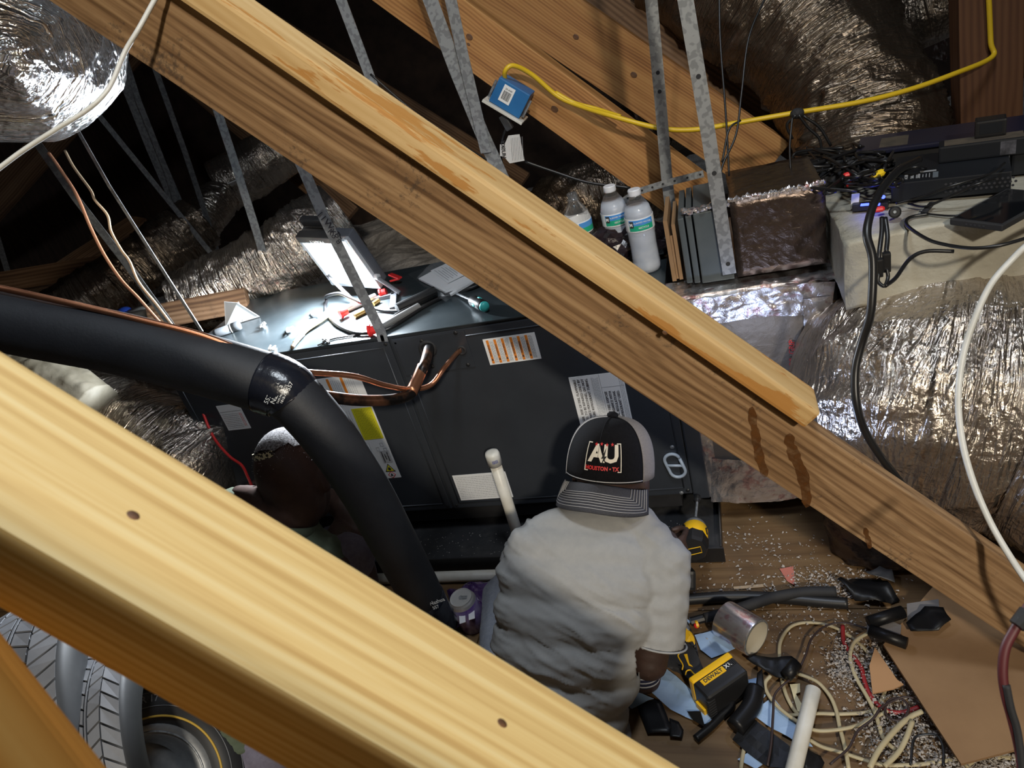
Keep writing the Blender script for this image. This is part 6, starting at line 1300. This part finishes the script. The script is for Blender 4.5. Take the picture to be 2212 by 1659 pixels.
# skull, face on the far side, jaw, neck
mb.ball(hc_+Uc*0.015, (0.079, 0.098, 0.100), 4, Hm); mb.ball(hc_-Uc*0.045-Fc*0.030, (0.066, 0.070, 0.075), 3, Hm); mb.ball(hc_-Uc*0.085-Fc*0.065, (0.042, 0.035, 0.035), 3, Hm)
mb.ball(hc_-Uc*0.02-Fc*0.100, (0.014, 0.022, 0.026), 3, Hm)   # nose
for s_ in (-1, 1):
    mb.ball(hc_+Sc*0.030*s_-Fc*0.088+Uc*0.006, (0.024, 0.012, 0.010), 2, Hm)   # brow
    mb.ball(hc_+Sc*0.079*s_-Uc*0.028-Fc*0.006, (0.010, 0.022, 0.033), 3, Hm)   # ears
    mb.ball(hc_+Sc*0.083*s_-Uc*0.046-Fc*0.000, (0.007, 0.011, 0.012), 2, Hm)
mb.ball(hc_-Uc*0.058-Fc*0.094, (0.026, 0.010, 0.011), 2, Hm)  # lips
nk = at(1310, 1105, 1.60); limb(mb, [hc_-Uc*0.05+Fc*0.01, nk, at(1290, 1150, 1.62)], [0.062, 0.060, 0.075])
# arms: shoulder > elbow > hand
shR = at(1418, 1195, 1.53); elR = at(1402, 1428, 1.55); haR = at(1442, 1190, 1.745)
limb(mb, [shR, shR.lerp(elR, 0.5), elR], [0.060, 0.054, 0.042]); wrR = elR.lerp(haR, 0.86); limb(mb, [elR, elR.lerp(wrR, 0.35), wrR], [0.043, 0.044, 0.028])
fingers(mb, wrR, (at(1500, 1165, 1.80)-wrR), CU, -1, 1.05)
shL = at(1165, 1190, 1.60); elL = at(1165, 1300, 1.80); haL = at(1235, 1270, 1.90)
limb(mb, [shL, shL.lerp(elL, 0.5), elL], [0.060, 0.054, 0.042]); wrL = elL.lerp(haL, 0.8); limb(mb, [elL, elL.lerp(wrL, 0.35), wrL], [0.043, 0.044, 0.028]); fingers(mb, wrL, haL-elL, CU, 1, 1.0)
# trunk core and legs folded under
limb(mb, [at(1285, 1150, 1.64), at(1250, 1300, 1.60), at(1215, 1500, 1.62), at(1205, 1580, 1.64)], [0.085, 0.10, 0.10, 0.11])
hipL, hipR = at(1135, 1590, 1.66), at(1285, 1590, 1.66)
knL, knR = V((-0.66, 1.28, 0.085)), V((-0.36, 1.24, 0.085)); anL, anR = V((-0.62, 0.90, 0.06)), at(1392, 1462, 1.66)
limb(mb, [hipL, knL, anL], [0.085, 0.060, 0.040]); limb(mb, [hipR, knR, anR], [0.085, 0.060, 0.040])
link('body', remesh(mb, 0.0058, 3), SKIN2, p2_)
ey_ = MB()
for s_ in (-1, 1): ey_.ball(hc_+Sc*0.031*s_-Fc*0.092-Uc*0.008, 0.011, 2)
ey_.build('eyes', WHITEP, p2_, smooth=True)
# shirt
mb = MB()
for px, py, d, hw, hl, hd in ((1300, 1112, 1.565, 78, 34, 0.060), (1285, 1150, 1.56, 150, 62, 0.085), (1268, 1195, 1.545, 176, 80, 0.105), (1258, 1250, 1.53, 186, 90, 0.118), (1250, 1320, 1.525, 184, 95, 0.125), (1236, 1390, 1.53, 176, 95, 0.125), (1224, 1460, 1.545, 162, 95, 0.122), (1216, 1530, 1.565, 146, 95, 0.12), (1210, 1600, 1.59, 150, 85, 0.125)):
    ell(mb, px, py, d, hw, hl, hd, 0.05)
limb(mb, [at(1372, 1150, 1.55), at(1428, 1215, 1.515), at(1432, 1300, 1.50), at(1422, 1400, 1.50)], [0.062, 0.066, 0.060, 0.058])
limb(mb, [at(1165, 1165, 1.58), at(1140, 1215, 1.62), at(1150, 1265, 1.72)], [0.050, 0.062, 0.060])
hemc = at(1422, 1392, 1.50); hemd = (at(1418, 1420, 1.50)-at(1430, 1300, 1.50)).normalized()
nc_ = at(1306, 1088, 1.60)
def folds(co, n):
    x = (co-CAM).dot(CR); y = -(co-CAM).dot(CU); 
    q = V((x*6+y*3.5, y*26-x*15, 2.2)); f1 = 1-abs(noise.noise(q)); q2 = V((x*12+y*6, y*52-x*24, 5.1)); f2 = 1-abs(noise.noise(q2))
    left = max(0, min(1, (-0.10-x+0.12*0)/0.06)) if False else 0
    u_ = (co-at(1070, 1330, 1.5)).dot(CR); side = max(0, 1-u_/0.055); q3 = V((x*8, y*62, 1.0)); f3 = (1-abs(noise.noise(q3)))
    m_ = max(0, min(1, 0.5+1.6*noise.noise(V((x*5, y*5, 9)))))
    return 0.010*(f1**4)*m_ + 0.004*(f2**4)*m_ + 0.007*side*(f3**3) - 0.002
def cut2(co):
    if (co-hemc).dot(hemd) > 0 and (co-hemc).length < 0.078: return True
    r_ = co-nc_; return r_.dot(Uc) > -0.002 and r_.length < 0.085
sh = link('t_shirt', remesh(mb, 0.0055, 5, folds, cut2), TEE, p2_)
sd_ = sh.modifiers.new('s', 'SOLIDIFY'); sd_.thickness = 0.0018; sd_.offset = -1
uh = (CR-hemd*CR.dot(hemd)).normalized(); vh = hemd.cross(uh)
mb = MB(); mb.tube([hemc-hemd*0.004+(uh*cos(a)+vh*sin(a))*0.0585 for a in [2*pi*k/32 for k in range(33)]], 0.0022, 6); mb.build('sleeve_hem', TEE, p2_, smooth=True)
# trousers
mb = MB(); limb(mb, [hipL, hipR], [0.105, 0.105]); limb(mb, [hipL, knL, anL+V((0, 0.05, 0))], [0.10, 0.078, 0.060]); limb(mb, [hipR, knR, anR.lerp(knR, 0.25)], [0.10, 0.078, 0.060]); ell(mb, 1290, 1600, 1.60, 75, 60, 0.09); ell(mb, 1320, 1580, 1.59, 45, 45, 0.06)
link('trousers', remesh(mb, 0.008, 4, lambda co, n: 0.004*fbm(co*24, 2)), DENIM, p2_)
# striped sock at the heel
mb = MB(); sp0, sp1 = at(1372, 1430, 1.63), at(1398, 1474, 1.645)
sk = MB().lathe([(0.030, 0), (0.034, 0.006), (0.036, 0.02), (0.034, 0.034), (0.028, 0.042)], at(1388, 1438, 1.63), (at(1392, 1480, 1.64)-at(1388, 1438, 1.63)), 24).build('sock', mat('sock_navy', (0.012, 0.015, 0.045), rough=0.9), p2_, 'navy sock with pale stripes', smooth=True)
for t in (0.012, 0.022, 0.032):
    ax = (at(1392, 1480, 1.64)-at(1388, 1438, 1.63)).normalized(); b_ = at(1388, 1438, 1.63); MB().lathe([(0.0358, t-0.002), (0.0366, t), (0.0355, t+0.002)], b_, ax, 24, cap=False).build('stripe', mat('sock_grey', (0.4, 0.4, 0.42), rough=0.9), sk)
# cap
cap = thing('cap', None, None) if False else None
CAPB = mat('cap_black', (0.0055, 0.0055, 0.007), (0.008, 0.008, 0.010), 200, 0.95, 0, 0.3, 500, spec=0.15); CAPG = mat('cap_mesh', (0.19, 0.17, 0.16), (0.24, 0.215, 0.20), 300, 0.85, 0, 0.6, 700); CAPV = mat('cap_visor', (0.035, 0.036, 0.045), (0.05, 0.05, 0.06), 300, 0.85, 0, 0.3, 500)
STCH = mat('stitch_grey', (0.45, 0.45, 0.47), rough=0.8)
cc_ = hc_+Uc*0.012
ca, cb_, ch = 0.098, 0.112, 0.128
def dome(u_, v_, k=1.0):
    """u: angle round from the peak, v: 0 rim to 1 button"""
    e = v_*pi/2; fr = max(0, cos(u_)); hh = ch*(sin(e)**(0.85)); rr_ = cos(e)**(0.62+0.10*fr)
    return cc_+(Fc*cb_*cos(u_)+Sc*ca*sin(u_))*rr_*k+Uc*(hh*k-0.018)
def crown(nm, u0, u1, m, k=1.0, nu=26, nv=18, par=None):
    mb = MB(); g = []
    for j in range(nv+1):
        g.append([mb.bm.verts.new(dome(u0+(u1-u0)*i/nu, j/nv*0.985, k)) for i in range(nu+1)])
    for j in range(nv):
        for i in range(nu): mb.bm.faces.new((g[j][i], g[j][i+1], g[j+1][i+1], g[j+1][i]))
    o = mb.build(nm, m, par or p2_, smooth=True); s_ = o.modifiers.new('s', 'SOLIDIFY'); s_.thickness = 0.002; return o
capo = crown('cap', -radians(61), radians(61), CAPB, 1.0, 34); capo['label'] = 'black front of the trucker cap with a printed badge'
crown('mesh_panel', radians(61), radians(180), CAPG, 0.998, par=capo); crown('mesh_panel', -radians(61), -radians(180), CAPG, 0.998, par=capo)
MB().ball(dome(0, 1.0)+Uc*0.004, (0.013, 0.013, 0.008), 3, Hm).build('button', CAPB, capo, smooth=True)
for uu in (-61, 0, 61): 
    MB().tube([dome(radians(uu), t/20, 1.002) for t in range(21)], 0.0011, 5).build('seam', CAPB if uu == 0 else STCH if uu < 0 else CAPB, capo, smooth=True)
MB().tube([dome(radians(-61+122*t/30), 0.0, 1.003)+Uc*0.004 for t in range(31)], 0.0012, 5).build('stitch_line', STCH, capo, smooth=True)
# peak
def peak(u_, r_):
    """u -1..1 across, r 0 at the crown to 1 at the edge"""
    a = u_*radians(74); base = dome(a, 0.0); ext = 0.070*max(0.0, (cos(a*0.98)))**0.55; wide = Sc*sin(a)*0.010*r_
    cu_ = 0.020*(abs(sin(a))**1.7)
    return base+Fc*ext*r_*0.80+wide-Uc*(cu_+0.022*r_+0.026*r_*r_)
mb = MB(); g = [[mb.bm.verts.new(peak(-1+2*i/36, j/10)) for i in range(37)] for j in range(11)]
for j in range(10):
    for i in range(36): mb.bm.faces.new((g[j][i], g[j][i+1], g[j+1][i+1], g[j+1][i]))
pk = mb.build('visor', CAPV, capo, smooth=True); s_ = pk.modifiers.new('s', 'SOLIDIFY'); s_.thickness = 0.0035; s_.offset = -1
for k in range(7):
    f = 0.90-0.075*k; w_ = 0.94-0.055*k; pts = [peak(w_, max(0.03, f*t/8)) for t in range(9)]+[peak(w_-2*w_*i/30, f) for i in range(31)]+[peak(-w_, max(0.03, f*(1-t/8))) for t in range(9)]
    nup = (Uc*0.8+Fc*0.5).normalized(); MB().tube([p+nup*0.0009 for p in pts], 0.0007, 5).build('stitch_line', STCH, capo, smooth=True)
# printed badge wrapped on the front
def onfront(me, cx=0.0, cz=0.30, dz=0.0):
    for v in me.vertices:
        x, y, z = v.co; a = x/ca*1.02+cx; 
        # height y metres above the rim centre -> dome parameter
        vv = max(0.0, min(0.95, (2/pi)*math.asin(max(0, min(1, ((cz*ch+y+0.0)/ch)))**(1/0.85)))); v.co = dome(a, vv, 1.006)+(Fc*cos(a)+Sc*sin(a))*z
CREAMP = mat('badge_cream', (0.78, 0.74, 0.66), rough=0.8)
def badge(nm, body, x, y, size, m, bold=0.0, sx=1.0, font=None):
    o = text(nm, body, (0, 0, 0), (1, 0, 0), (0, 1, 0), size, m, capo, align='CENTER', valign='BOTTOM', depth=0.0008, bold=bold)
    bm = bmesh.new(); bm.from_mesh(o.data); bmesh.ops.subdivide_edges(bm, edges=[e for e in bm.edges if e.calc_length() > 0.008], cuts=3); bmesh.ops.triangulate(bm, faces=bm.faces[:]); bm.to_mesh(o.data); bm.free()
    for v in o.data.vertices: v.co.x = v.co.x*sx+x; v.co.y += y
    onfront(o.data, BX); return o
BX = 0.12
badge('lettering', 'A', -0.0150, -0.002, 0.049, CREAMP, 0.0018, 1.0); badge('lettering', 'U', 0.0165, -0.002, 0.049, CREAMP, 0.0018, 1.0); badge('lettering', 'HOUSTON • TX', -0.002, -0.0125, 0.0115, REDP, 0.0005, 0.86)
def flatpoly(nm, pts, m, z=0.001):
    mb = MB().prism([V((x, y, z)) for x, y in pts], (0, 0, 0.0006)); bmesh.ops.triangulate(mb.bm, faces=mb.bm.faces[:]); bmesh.ops.subdivide_edges(mb.bm, edges=[e for e in mb.bm.edges if e.calc_length() > 0.008], cuts=3); bmesh.ops.triangulate(mb.bm, faces=mb.bm.faces[:])
    me = mb.mesh(nm); onfront(me, BX); return link(nm, me, m, capo)
bz_ = mat('badge_black', (0.010, 0.010, 0.011), rough=0.8)
flatpoly('lightning_bolt', [(0.006, 0.038), (-0.004, 0.014), (0.001, 0.015), (-0.004, 0.000), (0.008, 0.020), (0.003, 0.019)], bz_, 0.0016)
t_ = 0.0018; bw_, bt_, bb_ = 0.039, 0.046, -0.013
for s_ in (-1, 1):
    for q_ in ([(bw_, bb_), (bw_, bt_), (bw_-t_, bt_), (bw_-t_, bb_)], [(bw_-0.010, bt_), (bw_, bt_), (bw_, bt_-t_), (bw_-0.010, bt_-t_)], [(bw_-0.008, bb_+t_), (bw_, bb_+t_), (bw_, bb_), (bw_-0.008, bb_)]):
        flatpoly('bracket', [(x*s_, y) for x, y in q_], CREAMP)
for k in range(4):
    cx, cy = (k-1.5)*0.0125, 0.0425+0.001*(k % 2); flatpoly('star', [(cx+(0.0042 if j % 2 == 0 else 0.0017)*sin(pi*j/5), cy+(0.0042 if j % 2 == 0 else 0.0017)*cos(pi*j/5)) for j in range(10)], REDP)
cable('ear_hook', [at(1399, 1108, 1.575), at(1404, 1112, 1.57), at(1401, 1120, 1.57), at(1398, 1127, 1.57)], 0.0016, GALV, '', parent=p2_)

# ---- impact driver in that hand
idr = thing('impact_driver', 'yellow and black impact driver held bit upwards by the worker in the grey shirt', 'drill', at(1500, 1160, 1.80))
q0, q1, q2, q3 = at(1507, 1072, 1.99), at(1502, 1128, 1.885), at(1499, 1168, 1.80), at(1497, 1205, 1.73); ax = (q3-q1).normalized()
MB().lathe([(0.0035, 0), (0.0035, (q1-q0).length)], q0, q1-q0, 8).build('bit', GALV, idr); MB().lathe([(0.008, 0), (0.010, 0.01), (0.010, 0.022), (0.006, 0.03)], q0, q1-q0, 12).build('bit_socket', BLACK, idr)
MB().lathe([(0.010, -0.012), (0.013, 0), (0.020, 0.008), (0.0285, 0.024), (0.030, 0.040)], q1, ax, 24).build('nose_cone', mat('gear_grey', (0.2, 0.21, 0.22)), idr, smooth=True)
MB().lathe([(0.030, 0.038), (0.034, 0.046), (0.034, 0.085), (0.031, 0.09)], q1, ax, 24).build('body', YEL, idr, smooth=True)
bk = MB().lathe([(0.0335, 0.084), (0.0365, 0.092), (0.0365, 0.125), (0.032, 0.136), (0.0, 0.137)], q1, ax, 8).build('motor_cap', BLACK, idr); 
ua = (CR-ax*CR.dot(ax)).normalized(); va = ax.cross(ua); va = va if va.dot(CU) > 0 else -va; fc = q1+ax*0.1375
mb = MB()
rp = [(-0.017, -0.010), (0.017, -0.012), (0.020, 0.004), (-0.014, 0.007)]; mb.tube([fc+ua*(x*cos(.5)-y*sin(.5))+va*(x*sin(.5)+y*cos(.5)) for x, y in rp+rp[:1]], 0.0011, 5); mb.build('badge_outline', YEL, bk)
MB().box(q1+ax*0.075-va*0.03, (0.040, 0.030, 0.004), frame(ua, va)).build('vent', BLACK, idr)
MB().tube([q1+ax*0.085, q1+ax*0.09-CR*0.045-V((0, 0, 0.05)), q1+ax*0.09-CR*0.06-V((0, 0, 0.10))], [0.020, 0.019, 0.020], 14).build('handle', BLACKM, idr, smooth=True); MB().box(q1+ax*0.09-CR*0.064-V((0, 0, 0.125)), (0.08, 0.10, 0.05), frame(CR, FW), 0.008).build('battery', BLACK, idr)
for s_ in (-1, 1): MB().tube([q1+ax*0.05+ua*0.030*s_+va*0.017, q1+ax*0.065+ua*0.026*s_+va*0.023, q1+ax*0.082+ua*0.030*s_+va*0.017], 0.0022, 6).build('trim_line', BLACK, idr)

# ---- worker in the green shirt
p1_ = thing('person', 'person in a green shirt with short grey hair seated behind the fat black pipe', 'person', at(560, 1500, 1.75))
h1 = at(632, 1035, 1.76)
U1 = (CU*0.95-CR*0.25-FW*0.05).normalized(); F1 = (FW*0.92+CR*0.28-CU*0.30); F1 = (F1-U1*F1.dot(U1)).normalized(); S1 = F1.cross(U1); S1 = S1 if S1.dot(CR) > 0 else -S1
H1 = Matrix((S1, F1, U1)).transposed(); mb = MB()
mb.ball(h1+U1*0.022, (0.079, 0.098, 0.104), 4, H1); mb.ball(h1-U1*0.045+F1*0.030, (0.066, 0.070, 0.078), 3, H1); mb.ball(h1-U1*0.09+F1*0.065, (0.042, 0.035, 0.035), 3, H1); mb.ball(h1-U1*0.02+F1*0.102, (0.014, 0.022, 0.026), 3, H1); mb.ball(h1-U1*0.060+F1*0.095, (0.026, 0.010, 0.011), 2, H1)
for s_ in (-1, 1):
    mb.ball(h1+S1*0.030*s_+F1*0.090+U1*0.006, (0.024, 0.012, 0.010), 2, H1); mb.ball(h1+S1*0.080*s_-U1*0.020+F1*0.004, (0.010, 0.022, 0.034), 3, H1); mb.ball(h1+S1*0.083*s_-U1*0.04+F1*0.006, (0.007, 0.011, 0.012), 2, H1)
nk1 = at(622, 1125, 1.76); limb(mb, [h1-U1*0.02-F1*0.01, h1-U1*0.06-F1*0.004, nk1, at(600, 1185, 1.78)], [0.074, 0.070, 0.068, 0.085])
s1L, s1R = at(475, 1130, 1.78), at(715, 1235, 1.76); e1R = at(742, 1150, 1.98); w1R = at(705, 1075, 2.06); e1L = at(440, 1200, 1.95); w1L = at(520, 1100, 2.10)
limb(mb, [s1R, s1R.lerp(e1R, .5), e1R], [0.062, 0.054, 0.044]); limb(mb, [at(775, 1140, 1.97), at(745, 1095, 2.0), w1R], [0.044, 0.042, 0.032]); limb(mb, [e1R, at(775, 1140, 1.97)], [0.044, 0.044]); fingers(mb, w1R, w1R-at(745, 1095, 2.0), CU, 1)
limb(mb, [s1L, s1L.lerp(e1L, .5), e1L], [0.062, 0.054, 0.042]); limb(mb, [e1L, e1L.lerp(w1L, .4), w1L], [0.043, 0.042, 0.030]); fingers(mb, w1L, w1L-e1L, CU, 1)
limb(mb, [at(600, 1185, 1.78), at(560, 1350, 1.76), at(530, 1540, 1.74)], [0.09, 0.11, 0.12])
# bare neck and shoulder slope lit at the left of the head
limb(mb, [at(520, 1072, 1.79), at(562, 1084, 1.77), nk1], [0.030, 0.042, 0.066])
k1 = at(752, 1205, 1.80); hip1a, hip1b = at(570, 1600, 1.72), at(470, 1610, 1.72); a1 = at(800, 1330, 1.96); limb(mb, [hip1a, k1, V((a1.x, a1.y, 0.06))], [0.09, 0.062, 0.042]); k2 = at(600, 1330, 2.0); limb(mb, [hip1b, V((k2.x, k2.y, max(k2.z, 0.1))), V((-1.25, 1.45, 0.06))], [0.09, 0.062, 0.042])
link('body', remesh(mb, 0.006, 3), SKIN1, p1_)
ey_ = MB()
for s_ in (-1, 1): ey_.ball(h1+S1*0.031*s_+F1*0.094-U1*0.008, 0.011, 2)
ey_.build('eyes', WHITEP, p1_, smooth=True)
# cropped hair: a thin grey shell over the crown, fading down at the back, with short tufts
mb = MB(); HAIR = mat('hair_grey', (0.30, 0.29, 0.30), (0.05, 0.04, 0.04), 190, 0.9, 0, 0.8, 400)
mb.ball(h1+U1*0.026, (0.0805, 0.0995, 0.1060), 4, H1); bm = mb.bm
bmesh.ops.delete(bm, geom=[v for v in bm.verts if (v.co-h1).dot(U1) < 0.070-0.02*(v.co-h1).dot(F1)/0.1+0.010*noise.noise(v.co*60)], context='VERTS')
hr = mb.build('hair', HAIR, p1_, 'short cropped grey hair', smooth=True)
mb = MB(); rr = random.Random(12); n_ = 0
while n_ < 3200:
    a, b_ = rr.uniform(-pi, pi), rr.uniform(-0.75, 1); cr_ = sqrt(max(0, 1-b_*b_)); d_ = S1*0.0800*cr_*cos(a)+F1*0.0990*cr_*sin(a)+U1*0.1052*b_; p = h1+U1*0.024+d_; hgt = (p-h1).dot(U1)
    if hgt < 0.075 and rr.random() > max(0.0, 0.45+(hgt-0.075)*10): n_ += 1; continue
    n_ += 1; t = (d_.normalized()+V((rr.uniform(-.7, .7), rr.uniform(-.7, .7), rr.uniform(-.7, .7)))).normalized(); s_ = t.cross(d_).normalized()*0.0005
    v = [mb.bm.verts.new(q_) for q_ in (p-s_, p+s_, p+t*rr.uniform(0.003, 0.006))]; mb.bm.faces.new(v)
tag(mb.build('stubble', mat('stubble_grey', (0.42, 0.41, 0.42), rough=0.8), hr), kind='stuff')
# patterned band across the back of the head
bd = [h1+U1*(0.092-0.010*t/16)+(S1*cos(radians(200+ 10*t))*0.0 ) for t in range(1)]
pts = []
for t in range(25):
    an = radians(-176+100*t/24); pts.append(h1+U1*0.078+S1*0.0685*cos(an)*1.0+F1*0.0845*sin(an))
me = ribbon_mesh('head_band', pts, U1, 0.017, 0.003); link('head_band', me, mat('band_pattern', (0.62, 0.56, 0.36), (0.015, 0.012, 0.01), 150, 0.7, lo=0.49, hi=0.52, detail=1), p1_, 'pale and black patterned band')
mb = MB(); mb.tube(cat([h1-S1*0.090+F1*0.030+U1*0.030, h1-S1*0.096-F1*0.000+U1*0.022, h1-S1*0.095-F1*0.006-U1*0.01, h1-S1*0.088-F1*0.012-U1*0.045], 6), 0.0022, 6); mb.build('glasses_arm', GALV, p1_, smooth=True)
# shirt with collar
mb = MB()
for px, py, d, hw, hl, hd in ((598, 1170, 1.775, 95, 50, 0.075), (588, 1215, 1.76, 160, 75, 0.105), (570, 1290, 1.745, 172, 95, 0.12), (550, 1380, 1.735, 170, 100, 0.125), (530, 1470, 1.73, 160, 100, 0.125), (512, 1555, 1.725, 108, 100, 0.125), (505, 1600, 1.725, 98, 60, 0.12)): ell(mb, px, py, d, hw, hl, hd, -0.12)
limb(mb, [at(545, 1108, 1.785), at(500, 1096, 1.79), at(455, 1115, 1.80), at(440, 1180, 1.88)], [0.044, 0.050, 0.060, 0.058]); limb(mb, [at(650, 1165, 1.77), at(700, 1215, 1.765), at(735, 1250, 1.77), at(745, 1225, 1.86)], [0.058, 0.060, 0.060, 0.056])
def folds1(co, n):
    x = (co-CAM).dot(CR); y = -(co-CAM).dot(CU); f1 = 1-abs(noise.noise(V((x*10+y*4, y*26-x*10, 1.2)))); f2 = 1-abs(noise.noise(V((x*8, y*70, 4)))); return 0.006*f1**3+0.003*f2**3-0.003
r1 = (at(607, 1112, 1.76)); n1 = (U1*0.9-FW*0.3).normalized()
link('shirt', remesh(mb, 0.0065, 4, folds1, lambda co: (co-r1).dot(n1) > 0 and (co-r1).length < 0.072), GREEN, p1_)
mb = MB(); cn = at(612, 1122, 1.76); ax = (h1-at(600, 1180, 1.775)).normalized(); u_ = (CR-ax*CR.dot(ax)).normalized(); v_ = ax.cross(u_)
prev = None
for k in range(41):
    a = 2*pi*k/40; dd = u_*cos(a)*0.086+v_*sin(a)*0.080; ring = [mb.bm.verts.new(cn+dd*s_+ax*z) for s_, z in ((1.12, -0.030), (1.02, 0.006), (0.97, 0.008), (1.0, -0.028))]
    if prev:
        for j in range(4): mb.bm.faces.new((prev[j], prev[(j+1) % 4], ring[(j+1) % 4], ring[j]))
    prev = ring
mb.build('collar', GREEN, p1_, smooth=True)
mb = MB(); limb(mb, [hip1a, k1, V((a1.x, a1.y, 0.16))], [0.105, 0.066, 0.052]); limb(mb, [hip1b, V((k2.x, k2.y, max(k2.z, 0.12))), V((-1.25, 1.45, 0.16))], [0.105, 0.080, 0.06]); limb(mb, [hip1a, hip1b], [0.11, 0.11])
link('trousers', remesh(mb, 0.0075, 4, lambda co, n: 0.006*(1-abs(noise.noise(V((co.x*46+co.z*20, co.y*12, co.z*12)))))**3-0.002), JEANS, p1_)
